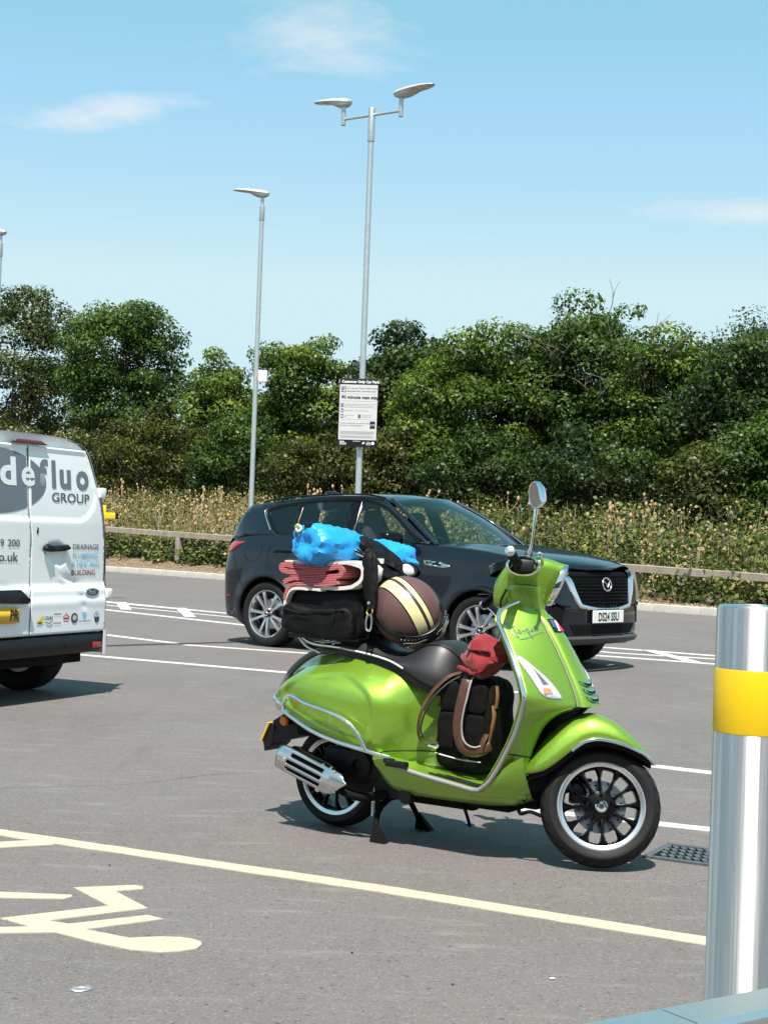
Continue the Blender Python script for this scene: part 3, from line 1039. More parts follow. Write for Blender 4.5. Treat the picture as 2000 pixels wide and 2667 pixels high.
for i in range(800):
    t = rg.uniform(-44, -9); u = UK + rg.uniform(1.2, 8.5); x, y = xy(t, u); z = z_verge(t, u); h = rg.uniform(.4, 1.15); w = rg.uniform(.004, .008)
    b = rg.normal(size=2) * .14
    mb.add([(x - w, y, z), (x + w, y, z), (x + b[0] + w * .4, y + b[1], z + h), (x + b[0] - w * .4, y + b[1], z + h)], [(0, 1, 2, 3)])
tag(mb.build('dry_grass', STALK, smooth=0), 'thin pale dry grass stalks standing among the bank weeds', 'grass', kind='stuff')

# ------------------------------------------------------------------ the cafe front behind the camera (seen only in reflections)
cafe = tag(bpy.data.objects.new('cafe_building', None), kind='structure'); link(cafe)
BRICKW = mat('buff brick wall', (0.34, 0.25, 0.17), 0.9, noise=(3, (0.26, 0.18, 0.12), .7))
mb = MB(); mb.box((0, -7.0, 2.3), (26, 2.0, 4.8)); mb.build('wall', BRICKW, cafe, 0)
mb = MB()
for k in range(-5, 6):
    mb.box((k * 2.3, -5.97, 1.5), (1.7, .06, 2.4))
tag(mb.build('glazing', GLASSY := mat('cafe glazing', (.02, .025, .03), .06, 0, 1), cafe, 0), kind='stuff')
mb = MB(); mb.box((0, -5.75, 4.55), (26.6, .7, .35)); mb.build('fascia', mat('dark fascia', (.05, .02, .025), .5), cafe, 0)

# ------------------------------------------------------------------ scooter
GREEN = metallic_paint('metallic lime green paint', (0.165, 0.320, 0.022), (0.26, 0.44, 0.038), 0.40, 0.58)
SEAT = mat('black seat vinyl', (0.013, 0.013, 0.014), 0.44, spec=0.6, bump=(420, 0.25, 0.0015))
PIPING = mat('white seat piping', (0.75, 0.75, 0.75), 0.45)
ENGINE = mat('black engine metal', (0.005, 0.005, 0.0055), 0.5, spec=0.25)
TYRE = mat('scooter tyre rubber', (0.010, 0.010, 0.0105), 0.6, spec=0.22, noise=(30, (0.016, 0.0155, 0.015), .7), bump=(160, .15, .001))
SILVER = mat('machined rim', (0.72, 0.73, 0.75), 0.25, 0.9)
ALU = mat('brushed heat shield', (0.66, 0.66, 0.66), 0.22, 1.0, noise=(30, (0.55, 0.55, 0.56), 0.5))
GREY_RUBBER = mat('grey edge trim', (0.30, 0.29, 0.28), 0.40, 0.35)
AMBER = mat('amber reflector', (0.65, 0.16, 0.01), 0.25, 0, 0.5)
LENS = mat('clear lamp lens', (0.80, 0.82, 0.84), 0.12, 0.25, 1.0, noise=(60, (0.45, 0.47, 0.50), 0.8, 2))
GLASS_DARK = mat('dark lens', (0.03, 0.035, 0.04), 0.05, 0, 1.0)
PLATE_YELLOW = mat('yellow number plate', (0.70, 0.42, 0.02), 0.4)
MIRROR = mat('mirror glass', (0.42, 0.42, 0.41), 0.03, 1.0)
DISC = mat('brake disc', (0.45, 0.48, 0.52), 0.28, 1.0)

SO = Vector((-0.153, 6.873, 0.0)); SYAW = math.radians(-33)
sc = thing('scooter', 'lime green vintage style scooter loaded with luggage, parked on its centre stand', 'scooter', SO, SYAW)


# ---- rear body shell
B_W = [(-.335, .045), (-.30, .095), (-.22, .165), (-.14, .215), (0, .255), (.12, .268), (.25, .264), (.36, .240), (.43, .192), (.48, .150), (.53, .118), (.58, .104), (.63, .098)]
B_T = [(-.335, .535), (-.31, .575), (-.28, .620), (-.225, .680), (-.165, .722), (-.10, .753), (0, .778), (.14, .786), (.30, .776), (.455, .750), (.553, .715), (.63, .68)]
B_B = [(-.335, .50), (-.25, .50), (-.14, .512), (-.06, .486), (.013, .462), (.124, .432), (.268, .404), (.351, .382), (.45, .350), (.63, .33)]
SCOOP = smooth_poly([(-.16, .595), (-.10, .655), (.023, .692), (.10, .703), (.179, .699), (.267, .662), (.315, .622), (.336, .564), (.335, .505), (.312, .437), (.27, .415),
                     (.12, .45), (-.02, .49), (-.12, .53)], 4)
BULGE = smooth_poly([(-.26, .60), (-.1, .72), (.12, .775), (.308, .755), (.408, .712), (.463, .628), (.474, .559), (.446, .470), (.395, .415), (.34, .385), (.1, .42), (-.1, .47), (-.24, .52)], 4)


def sstep(a, b, x):
    t = max(0.0, min(1.0, (x - a) / (b - a)))
    return t * t * (3 - 2 * t)


def body_side(x, t):
    """half section of the rear body, t 0 at the top centre .. 1 at the lower edge"""
    w = itp(B_W, x); zt = itp(B_T, x); zb = itp(B_B, x)
    h = zt - zb
    wt = w * itp([(-.335, .55), (0, .56), (.3, .60), (.5, .80), (.63, .86)], x)
    pts = [(0, zt), (wt * .55, zt - .004), (wt, zt - .022 - .03 * min(1, h * 3)), (w * .95, zt - h * .38), (w, zt - h * .62), (w * .975, zt - h * .85), (w * .92, zb)]
    return pts


NX, NT = 110, 56
rows = []
for i in range(NX + 1):
    x = -.335 + (.63 + .335) * i / NX
    half = catmull([(p[0], p[1], 0) for p in body_side(x, 0)], 10)
    # resample evenly
    acc = [0]
    for a, b in zip(half, half[1:]): acc.append(acc[-1] + (b - a).length)
    pts = []
    k = 0
    for j in range(NT + 1):
        s = acc[-1] * j / NT
        while k < len(acc) - 2 and acc[k + 1] < s: k += 1
        q = (s - acc[k]) / max(1e-9, acc[k + 1] - acc[k])
        p = half[k].lerp(half[k + 1], min(1, q))
        y, z = p.x, p.y
        db = seg_dist((x, z), BULGE)
        y += 0.026 * sstep(-.025, .055, db) * (0.3 + 0.7 * sstep(0.05, .16, y))
        ds = seg_dist((x, z), SCOOP)
        y -= 0.014 * sstep(-.004, .018, ds) * sstep(0.08, .16, y)
        pts.append((y, z))
    rows.append((x, pts))
v = []; f = []
nn = 2 * NT + 1
for x, pts in rows:
    ring = [(x, -p[0], p[1]) for p in pts[::-1]] + [(x, p[0], p[1]) for p in pts[1:]]
    v += ring
for i in range(NX):
    for j in range(nn - 1):
        f.append((i * nn + j, (i + 1) * nn + j, (i + 1) * nn + j + 1, i * nn + j + 1)[::-1])
f.append(tuple(range(nn))); f.append(tuple(range(NX * nn, NX * nn + nn))[::-1])
body = mk('rear_body', v, f, GREEN, sc, 60)


def body_y(x, z):
    """outer half width of the rear body at x, z"""
    i = max(0, min(NX, int((x + .335) / .965 * NX)))
    pts = rows[i][1]
    best = 0
    for a, b in zip(pts, pts[1:]):
        if min(a[1], b[1]) <= z <= max(a[1], b[1]) and a[1] != b[1]:
            t = (z - a[1]) / (b[1] - a[1]); best = max(best, a[0] + (b[0] - a[0]) * t)
    return best


# tail strip, lamp and number plate
tube('tail_trim', [(-.352, 0, .50), (-.349, 0, .553), (-.303, 0, .648), (-.245, 0, .708), (-.18, 0, .750), (-.125, 0, .770), (-.02, 0, .775)], .016, mat('grey tail strip', (.12, .12, .12), .35), sc, 6, 8)
v, f = loft_geo([[( -.312 - .012 * math.cos(a) * (1 - abs(s)) , s * .035, .545 + .035 * math.sin(a)) for a in [math.pi * k / 10 - math.pi / 2 for k in range(11)]] for s in (-1, -.6, 0, .6, 1)], False)
mk('tail_lamp', v, f, mat('red lamp lens', (.35, .01, .01), .15, 0, .6), sc)
pl = prism('plate_holder', [(-.372, .300), (-.332, .335), (-.318, .425), (-.342, .432), (-.384, .352)], -.075, .075, BLACK_PLASTIC, sc, bev=.004)
pv = [(-.3865, -.088, .350), (-.3865, .088, .350), (-.346, .088, .436), (-.346, -.088, .436)]
pb = [(p[0] + .006, p[1], p[2] - .003) for p in pv]
mk('number_plate', pv + pb, [(0, 1, 2, 3)[::-1], (4, 5, 6, 7), (0, 1, 5, 4), (1, 2, 6, 5), (2, 3, 7, 6), (3, 0, 4, 7)], PLATE_YELLOW, sc, 0)
mk('mud_flap', *prism_geo([(-.335, .44), (-.24, .50), (-.10, .47), (-.12, .40), (-.26, .36)], -.07, .07), BLACK_PLASTIC, sc)
for s in (-1, 1):
    lathe('side_reflector', [(0, 0), (.018, .001), (.023, -.006), (.024, -.012)] if s > 0 else [(0, 0), (.018, -.001), (.023, .006), (.024, .012)], AMBER, sc, 18, 'y', (-.235, s * .125, .455))
    mb = MB(); mb.box((-.235, s * .08, .455), (.03, .07, .03)); mb.build('reflector_bracket', BLACK_PLASTIC, sc)

# crash bar of chromed tube round each side panel
for s in (-1, 1):
    off = .300
    up = [(-.13, .545), (-.128, .565), (-.10, .588), (-.07, .592), (.007, .570), (.103, .552), (.176, .536), (.22, .517), (.252, .497), (.288, .460), (.315, .415), (.327, .398)]
    lo = [(-.13, .545), (-.137, .528), (-.125, .520), (-.064, .497), (.049, .457), (.159, .428), (.267, .409), (.337, .396), (.377, .387), (.43, .378)]
    def yb(x): return s * itp([(-.16, .255), (-.06, .285), (.05, .305), (.2, .308), (.35, .290), (.45, .262)], x)
    cb = tube('crash_bar', [(x, yb(x), z) for x, z in up], .0095, CHROME, sc, 5, 10)
    tube('lower_rail', [(x, yb(x), z) for x, z in lo], .0095, CHROME, cb, 5, 10)
    tube('rear_loop', [(-.13, yb(-.13), .545), (-.19, s * .225, .552), (-.27, s * .15, .558), (-.325, s * .06, .562), (-.338, 0, .562)], .0095, CHROME, cb, 5, 10)
    lathe('bolt', [(0, .006), (.006, .005), (.008, 0), (.008, -.01)][::1], CHROME, cb, 10, 'y', (.395, yb(.395) - (.004 if s > 0 else -.004), .385))

# script badge on the side panel
BADGE = mat('badge silver', (.62, .63, .65), .3, .8)
REDP = mat('badge red', (.5, .02, .02), .4)
for s in (-1, 1):
    y0 = body_y(-.085, .548)
    y1 = body_y(-.01, .53)
    M = basis((-.087 if s < 0 else -.005, s * ((y0 if s < 0 else y1) + .006), .553 if s < 0 else .536), (.075 * -s, s * -1 * (y0 - y1) * -1, -.014 * -s), (0, 0, 1))
    lettering('badge_script', 'print', .026, BADGE, sc, M @ Matrix.Translation((.013, 0, 0)), .0006, shear=.25, depth=.0008)
    lettering('badge_initial', 'S', .034, REDP, sc, M @ Matrix.Translation((-.006, -.001, .0005)), .0008, shear=.3, depth=.0008)

# ---- seat
S_T = [(.03, .848), (.10, .863), (.17, .852), (.25, .828), (.33, .808), (.38, .808), (.44, .830), (.50, .860), (.545, .864), (.59, .850), (.63, .812), (.655, .76)]
S_B = [(.03, .795), (.2, .783), (.343, .762), (.45, .722), (.54, .682), (.60, .668), (.655, .70)]
S_W = [(.03, .095), (.10, .125), (.2, .143), (.3, .158), (.4, .172), (.5, .178), (.56, .168), (.61, .138), (.64, .095), (.655, .05)]
rings = []; stitch = {-1: [], 1: []}; pip = {-1: [], 1: []}
for i in range(41):
    x = .03 + .625 * i / 40
    t, b, w = itp(S_T, x), itp(S_B, x), itp(S_W, x)
    k = itp([(.03, .80), (.3, .74), (.5, .62), (.655, .6)], x)
    half = [(0, t), (w * k * .6, t - .002), (w * k, t - .016), (w * k + (w - w * k) * .55, t - .016 - (t - b) * .30), (w * .985, b + (t - b) * .28), (w, b + .008), (w * .96, b)]
    sm = catmull([(q[0], q[1], 0) for q in half], 4)
    rings.append([(x, -p.x, p.y) for p in sm[::-1]] + [(x, p.x, p.y) for p in sm[1:]])
    for s in (-1, 1):
        stitch[s].append((x, s * (w * k + .002), t - .013)); pip[s].append((x, s * (w + .003), b + .009))
v, f = loft_geo(rings, False, True, True, flip=True)
seat = mk('seat', v, f, SEAT, sc, 70)
for s in (-1, 1):
    tube('seam', stitch[s][18:], .0028, BLACK_PLASTIC, seat, 1, 6)
    tube('piping', [(p[0], p[1], p[2]) for p in pip[s][2:26]], .0042, PIPING, seat, 1, 8)
mb = MB()
rings = [[(x, y * itp(S_W, x) * .97, z) for y, z in ((-1, itp(S_B, x) + .004), (1, itp(S_B, x) + .004), (1, itp(S_B, x) - .03), (-1, itp(S_B, x) - .03))] for x in [.03 + .6 * i / 12 for i in range(13)]]
mb.add(*loft_geo(rings, True, True, True)); mb.build('seat_base', BLACK_PLASTIC, sc, 30)

# ---- chrome luggage rack behind the seat
for s in (-1, 1):
    tube('rack_rail', [(.10, s * .09, .80), (.0, s * .10, .805), (-.12, s * .10, .815), (-.205, s * .09, .862), (-.235, s * .06, .872), (-.24, 0, .872)], .008, CHROME, sc, 5, 10)
    tube('rack_stay', [(-.215, s * .088, .865), (-.16, s * .08, .80), (-.09, s * .06, .768)], .007, CHROME, sc, 5, 8)
for i in range(5):
    x = .06 - i * .055
    tube('rack_bar', [(x, -.10, .812 + .0 * i), (x, .10, .812)], .005, CHROME, sc, 1, 8)

# ---- floor, skirt and leg shield
F_E = [(.36, .372), (.469, .345), (.615, .319), (.739, .302), (.83, .291), (.88, .302), (.915, .335), (.95, .392), (.985, .460)]
F_Y = [(.30, .25), (.36, .265), (.5, .262), (.7, .252), (.88, .250), (.985, .246)]
rings = []
for i in range(25):
    x = .34 + .635 * i / 24
    e = itp(F_E, x); w = itp(F_Y, x); fl = e + .006
    prof = [(-w, e - .012), (-w, e), (-w * .9, fl), (-.10, fl + .006), (-.07, fl + .026), (0, fl + .030), (.07, fl + .026), (.10, fl + .006), (w * .9, fl), (w, e), (w, e - .012)]
    rings.append([(x, p[0], p[1]) for p in prof])
v, f = loft_geo(rings, False, flip=True)
floor = mk('floorboard', v, f, GREEN, sc, 50)
for s in (-1, 1):
    for k in range(3):
        pts = [(x, s * (itp(F_Y, x) * (.90 - .07 * k)), itp(F_E, x) + .010) for x in [.60 + .03 * k + .24 * i / 8 for i in range(9)]]
        tube('floor_rib', pts, .0042, BLACK_PLASTIC, floor, 1, 6)
    # belly skirt below the floor edge
    lo = [(.33, .335), (.362, .285), (.42, .240), (.50, .226), (.687, .226), (.838, .228), (.946, .238), (1.03, .268)]
    rings = []
    for i in range(31):
        x = .345 + .685 * i / 30
        e = itp(F_E, min(x, .83)) - .010 if x < .83 else itp([(.83, .281), (.88, .305), (.93, .355), (.98, .41), (1.03, .44)], x)
        w = itp(F_Y, min(x, .88)) if x < .88 else itp([(.88, .252), (.96, .258), (1.03, .225)], x)
        zb = itp(lo, x); wb = itp([(.34, .22), (.5, .205), (.8, .20), (.95, .17), (1.03, .14)], x)
        mid = .55
        rings.append([(x, s * q[0], q[1]) for q in ((w, e), (w * .99, e - (e - zb) * .25), (w * .4 + wb * .6, e - (e - zb) * .7), (wb, zb), (wb * .8, zb - .012), (0, zb - .012))])
    v, f = loft_geo(rings, False, flip=(s > 0))
    mk('skirt', v, f, GREEN, sc, 50)
# leg shield
L_E = [(.29, (.81, .252)), (.302, (.866, .254)), (.364, (.921, .258)), (.442, (.967, .263)), (.54, (1.018, .275)), (.647, (1.056, .292)), (.683, (1.066, .300)),
       (.736, (1.046, .288)), (.805, (1.003, .262)), (.88, (.950, .228)), (.936, (.905, .200)), (.98, (.872, .176)), (1.01, (.868, .150)), (1.035, (.885, .112)), (1.05, (.905, .07))]
EX = [(z, p[0]) for z, p in L_E]; EY = [(z, p[1]) for z, p in L_E]
NOSE = [(.64, 1.205), (.70, 1.178), (.80, 1.125), (.90, 1.068), (.99, 1.006), (1.03, .972), (1.055, .945)]
ARCH = [(.25, (1.02, .150)), (.307, (1.015, .150)), (.369, (1.018, .150)), (.441, (1.030, .150)), (.494, (1.048, .150)), (.552, (1.075, .148)), (.601, (1.118, .140)), (.63, (1.16, .110)), (.645, (1.20, .070))]
AX = [(z, p[0]) for z, p in ARCH]; AY = [(z, p[1]) for z, p in ARCH]


def shield(y, z):
    """x of the leg shield front face"""
    e, w = itp(EX, z), itp(EY, z)
    a = min(1.0, abs(y) / w)
    if z >= .645:
        n = itp(NOSE, z)
        return e + (n - e) * (1 - a ** 1.7)
    ax, ay = itp(AX, z), itp(AY, z)
    q = max(0.0, min(1.0, (w - abs(y)) / max(.001, w - ay)))
    return e + (ax - e) * (1 - (1 - q) ** 1.4)


for s in (-1, 1):
    rows_ = []
    for i in range(61):
        z = .262 + (1.055 - .262) * i / 60
        w = itp(EY, max(z, .29)); inner = 0.0 if z >= .645 else itp(AY, z)
        if z < .29: w = .252
        row = []
        for j in range(21):
            y = w + (inner - w) * j / 20
            row.append((shield(y, max(z, .2901)), s * y, z))
        rows_.append(row)
    v, f = loft_geo(rows_, False, flip=(s > 0))
    o = mk('leg_shield', v, f, GREEN, sc, 50)
    solidify(o, .010, -1)
    # edge trim: grey below, chrome above
    ed = [(itp(EX, z), s * (itp(EY, z) + .004), z) for z in [.3 + .383 * i / 22 for i in range(23)]]
    fl = [(x, s * (itp(F_Y, x) + .004), itp(F_E, x) - .002) for x in [.45 + .40 * i / 14 for i in range(15)]]
    tube('edge_trim', fl + ed[1:], .0105, GREY_RUBBER, sc, 1, 8)
    ed = [(itp(EX, z) - .002, s * (itp(EY, z) + .002), z) for z in [.683 + .367 * i / 22 for i in range(23)]]
    tube('chrome_edge', ed, .0095, CHROME, sc, 1, 8)
    # black wheel-well lip
    al = [(itp(AX, z) - .012, s * (itp(AY, z) - .004), z) for z in [.26 + .385 * i / 20 for i in range(21)]] + [(1.19, 0, .640)]
    tube('arch_lip', al, .009, BLACK_PLASTIC, sc, 1, 8)
# inside of the wheel well and the back of the shield
rings = [[(itp(AX, z) - .014 - .022 * (1 - abs(y)), y * (itp(AY, z) + .012), z) for y in (-1, -.7, -.3, 0, .3, .7, 1)] for z in [.25 + .392 * i / 12 for i in range(13)]]
v, f = loft_geo(rings, False); solidify(mk('wheel_well', v, f, BLACK_MATT, sc), .004)
rings = [[(itp(EX, z) - .030 + .03 * (1 - abs(y)), y * (itp(EY, z) - .012), z) for y in (-1, -.8, -.4, 0, .4, .8, 1)] for z in [.32 + .70 * i / 16 for i in range(17)]]
v, f = loft_geo(rings, False, flip=True); o = mk('inner_shield', v, f, GREEN, sc, 60); solidify(o, .006)
# centre tie (horn cover) with its louvres and badge
rings = []
for i in range(25):
    z = .645 + .355 * i / 24
    w = itp([(.645, .078), (.70, .072), (.85, .060), (.97, .050), (1.0, .042)], z); h = itp([(.645, .030), (.72, .026), (.97, .016), (1.0, .006)], z)
    rings.append([(shield(y * w, z) + h * c, y * w, z) for y, c in ((-1, -.15), (-.97, .55), (-.85, .95), (-.5, 1.12), (0, 1.2), (.5, 1.12), (.85, .95), (.97, .55), (1, -.15))])
v, f = loft_geo(rings, False, True, True)
tie = mk('horn_cover', v, f, GREEN, sc, 45)
for s in (-1, 1):
    tube('tie_trim', [(shield(s * itp([(.645, .080), (.70, .074), (.85, .062), (.97, .052)], z), z) + .004, s * itp([(.645, .080), (.70, .074), (.85, .062), (.97, .052)], z), z) for z in [.645 + .34 * i / 12 for i in range(13)]], .0035, GREY_RUBBER, tie, 1, 6)


def tie_x(y, z):
    h = itp([(.645, .030), (.72, .026), (.97, .016), (1.0, .006)], z); w = itp([(.645, .078), (.70, .072), (.85, .060), (.97, .050), (1.0, .042)], z)
    return shield(y, z) + h * (1.2 - .35 * (abs(y) / w) ** 2)


for k in range(3):
    zc = .742 - k * .030; w = .050 - .001 * k
    ys = [-w + 2 * w * i / 12 for i in range(13)]
    rings = []
    for y in ys:
        zz = zc - .010 * (1 - (y / w) ** 2)
        rings.append([(tie_x(y, zz + q) + d, y, zz + q) for q, d in ((.007, .002), (.006, .007), (-.004, .008), (-.008, .003))])
    v, f = loft_geo(rings, False, flip=True); lo_ = mk('louvre', v, f, CHROME, tie)
    rings = [[(tie_x(y, zc - .010 * (1 - (y / w) ** 2) + q) + .0085, y * .93, zc - .010 * (1 - (y / w) ** 2) + q) for q in (.002, -.007)] for y in ys]
    v, f = loft_geo(rings, False, flip=True); mk('slot', v, f, BLACK_MATT, tie)
mb = MB()


def shield_plate(name, poly, mat_, parent, lift, on_tie=False):
    fn = tie_x if on_tie else shield
    return panel(name, poly, lambda y, z: (fn(y, z) + lift, y, z), mat_, parent, res=.012, flip=False)


shield_plate('badge', [(-.042, .935), (.026, .935), (.034, .985), (-.034, .985)], mat('badge black', (.01, .012, .02), .25), tie, .004, True)
shield_plate('badge_red', [(-.012, .939), (.023, .939), (.006, .981)], mat('badge bright red', (.6, .02, .03), .35), tie, .0065, True)
shield_plate('badge_white', [(-.022, .939), (.006, .939), (.001, .978), (-.006, .981)], WHITE_PRINT, tie, .0060, True)
shield_plate('badge_blue', [(-.034, .957), (-.02, .950), (-.013, .981), (-.030, .981)], mat('badge blue', (.06, .10, .28), .3), tie, .0060, True)
# script name on the right of the shield (drawn strokes)
def stroke(name, pts, r, s, parent):
    tube(name, [(shield(s * y, z) + .003, s * y, z) for y, z in pts], r, CHROME, parent, 5, 6)


O = (-.205, .935)
# (u along script to the scooter's left, v up)
def sp(*q): return [(-.192 + .118 * u + .0 * v_, .922 + .028 * v_ + .020 * u) for u, v_ in q]
stroke('name_script', sp((-.02, 1.5), (.06, .9), (.10, -.35), (.14, -.35), (.22, .75), (.30, .95)), .0022, 1, sc)
stroke('name_script', sp((.22, .1), (.30, .45), (.32, .15), (.27, -.05), (.24, .15), (.30, .0), (.40, .3), (.42, .05), (.38, -.1), (.50, .3), (.52, -.9), (.50, .3), (.58, .35), (.57, .0), (.52, .02), (.66, .1), (.72, .4), (.66, .2), (.70, .0), (.76, .35), (.78, .05), (.92, .15)), .0017, 1, sc)
stroke('name_script', sp((.10, -.75), (.4, -.65), (.98, -.25)), .0020, 1, sc)
# indicator lamps let into the shield
for s in (-1, 1):
    poly = smooth_poly([(.232, .842), (.220, .834), (.20, .795), (.172, .745), (.153, .695), (.158, .683), (.19, .684), (.222, .693), (.236, .715), (.240, .77), (.240, .825)], 3)
    out = [(y * s, z) for y, z in poly]
    cy = sum(p[0] for p in out) / len(out); cz = sum(p[1] for p in out) / len(out)
    ind = panel('indicator', out, lambda y, z: (shield(y, z) + .004 + .007 * sstep(0, .018, seg_dist((y, z), out)), y, z), LENS, sc, res=.012, flip=(s < 0))
    big = [(cy + (p[0] - cy) * 1.10, cz + (p[1] - cz) * 1.06) for p in out]
    panel('lamp_frame', big, lambda y, z: (shield(y, z) + .003, y, z), mat('grey lamp frame', (.35, .36, .37), .3, .4), ind, res=.015, flip=(s < 0))
    tri = [(cy + (-.012 if s < 0 else .012), .80), (cy + s * -.012, .735), (cy + s * .012, .735)]
    panel('reflector_cone', tri, lambda y, z: (shield(y, z) + .0125, y, z), mat('lamp cone', (.22, .22, .23), .3, .6), ind, res=.02)
    bl = [(cy - .022 , .702), (cy + .014, .702), (cy + .010, .722), (cy - .018, .722)]
    panel('bulb', bl, lambda y, z: (shield(y, z) + .0125, y, z), mat('amber bulb', (.7, .22, .10), .3), ind, res=.02)
# seams between the pressings
for s in (-1, 1):
    tube('panel_gap', [(shield(y, .452 - .02 * (.263 - y) / .11) + .001, s * y, .452 - .02 * (.263 - y) / .11) for y in [.262 - .11 * i / 8 for i in range(9)]], .0022, BLACK_MATT, sc, 1, 5)
    tube('panel_gap', [(.352, s * .268, .380), (.39, s * .256, .398), (.43, s * .225, .402), (.48, s * .165, .402), (.54, s * .122, .402), (.62, s * .104, .402)], .0025, BLACK_MATT, sc, 4, 5)
tube('brake_cable', [(.86, -.10, 1.10), (.84, -.11, 1.04), (.86, -.09, .98), (.90, -.05, .94)], .005, BLACK_PLASTIC, sc, 5, 6)
# footpeg, stand pivot and under-body frame
for s in (-1, 1):
    mb = MB(); mb.box((.475, s * .285, .358), (.10, .035, .026), bev=.008); mb.box((.43, s * .275, .366), (.05, .02, .022), bev=.006); mb.build('footpeg', BLACK_PLASTIC, sc)
    lathe('frame_boss', [(0, -.02), (.030, -.02), (.034, 0), (.030, .02), (0, .02)], BLACK_PLASTIC, sc, 18, 'y', (.475, s * .195, .215))
mb = MB(); mb.box((.62, 0, .205), (.60, .24, .03), bev=.01); mb.box((.60, -.09, .19), (.30, .05, .03), bev=.01); mb.box((.98, 0, .235), (.12, .22, .04), bev=.012); mb.build('under_tray', BLACK_MATT, sc)
tube('side_stand', [(.70, -.12, .205), (.735, -.135, .15), (.75, -.14, .115)], .007, BLACK_MATT, sc, 4, 8)
tube('drip_tube', [(.96, -.12, .235), (.98, -.14, .20), (1.03, -.15, .215), (1.07, -.13, .20)], .008, BLACK_MATT, sc, 4, 8)
# ---- engine, swing arm and exhaust
mb = MB()
mb.box((.16, -.02, .27), (.34, .22, .20), bev=.03); mb.box((.30, -.02, .34), (.24, .26, .20), bev=.04); mb.box((.37, 0, .24), (.20, .30, .12), bev=.03)
mb.add(*lathe_geo([(0, -.15), (.07, -.15), (.085, -.13), (.09, -.04), (.09, .05), (0, .05)], 22, 'y', (.20, 0, .31)))
mb.add(*lathe_geo([(.028, -.165), (.06, -.16), (.07, -.14)], 22, 'y', (.20, 0, .31)))
mb.box((.02, .10, .26), (.36, .08, .11), bev=.03)
mb.build('engine', ENGINE, sc, 35)
mb = MB()
rings = [[(x, y, z) for y, z in ((-.13, zt_), (.13, zt_), (.11, .40), (-.11, .40))] for x, zt_ in ((-.16, .49), (.0, .45), (.2, .42), (.33, .39))]
mb.add(*loft_geo(rings, True, True, True)); mb.build('wheel_arch', BLACK_MATT, sc)
tube('exhaust_pipe', [(.34, -.14, .20), (.26, -.20, .185), (.17, -.215, .20), (.10, -.215, .24)], .020, BLACK_MATT, sc, 6, 10)
# silencer: dark can with a slotted chrome shield
EXD = Vector((.335, 0, -.145)).normalized()
ea, eb = Vector((-.128, -.205, .315)), Vector((.135, -.205, .235))
up_ = Vector((.35, 0, .94)).normalized()
prof = [(-.10, .25), (0, .9), (.08, 1), (.75, 1), (.92, .75), (1.02, .4)]
rings = []
for t, k in prof:
    c = ea.lerp(eb, t)
    rings.append([c + Vector((0, math.cos(a) * .052 * k, 0)) + up_ * (math.sin(a) * .060 * k) for a in [2 * math.pi * i / 20 for i in range(20)]])
v, f = loft_geo(rings, True, True, True)
sil = mk('silencer', v, f, BLACK_MATT, sc, 50)
dx = (eb - ea).normalized(); L_ = (eb - ea).length
sh_out = [(-.035, .035), (-.030, -.035), (-.012, -.052), (.20, -.060), (.232, -.075), (.262, -.060), (.335, .015), (.325, .030), (.27, .058), (.03, .056), (-.015, .052)]
SH = smooth_poly(sh_out, 3)
holes = []
for (a, b, c) in ((.035, .215, .030), (.022, .215, -.002), (.02, .215, -.034)):
    holes.append([(a, c - .008), (b, c - .008), (b + .004, c + .009), (a + .004, c + .009)])
fn = lambda u, w: tuple(ea + dx * u + up_ * w + Vector((0, -math.sqrt(max(.0004, .066 ** 2 - (w * .85) ** 2)) + .006 - (-.012 * max(0, u - .25) / .08), 0)))
o = panel('heat_shield', SH, fn, ALU, sc, res=.010, holes=holes, flip=False); solidify(o, .004, 1)
for (u, w) in ((.012, .0), (.262, .046), (.205, -.062)):
    p = Vector(fn(u, w)); lathe('bolt', [(0, -.008), (.008, -.007), (.012, -.002), (.012, .006)], CHROME, o, 12, 'y', p)
# centre stand
for s in (-1, 1):
    tube('stand_leg', [(.33, s * .05, .20), (.31, s * .08, .17), (.295, s * .125, .13), (.305, s * .165, .07), (.320, s * .178, .012)], [.020, .017, .014, .012, .011], BLACK_MATT, sc, 5, 8)
    mb = MB(); mb.add([(.30, s * .160, .004), (.375, s * .165, .004), (.375, s * .205, .004), (.30, s * .205, .004), (.303, s * .168, .075), (.315, s * .17, .075), (.315, s * .18, .075), (.303, s * .18, .075)],
           [(0, 1, 2, 3), (4, 5, 6, 7), (0, 1, 5, 4), (1, 2, 6, 5), (2, 3, 7, 6), (3, 0, 4, 7)]); mb.build('stand_foot', BLACK_MATT, sc)
tube('stand_bar', [(.31, -.09, .17), (.31, .09, .17)], .013, BLACK_MATT, sc, 1, 8)
tube('stand_spring', [(.27, -.125, .22), (.272, -.14, .15), (.278, -.15, .10)], .008, STEEL, sc, 3, 8)


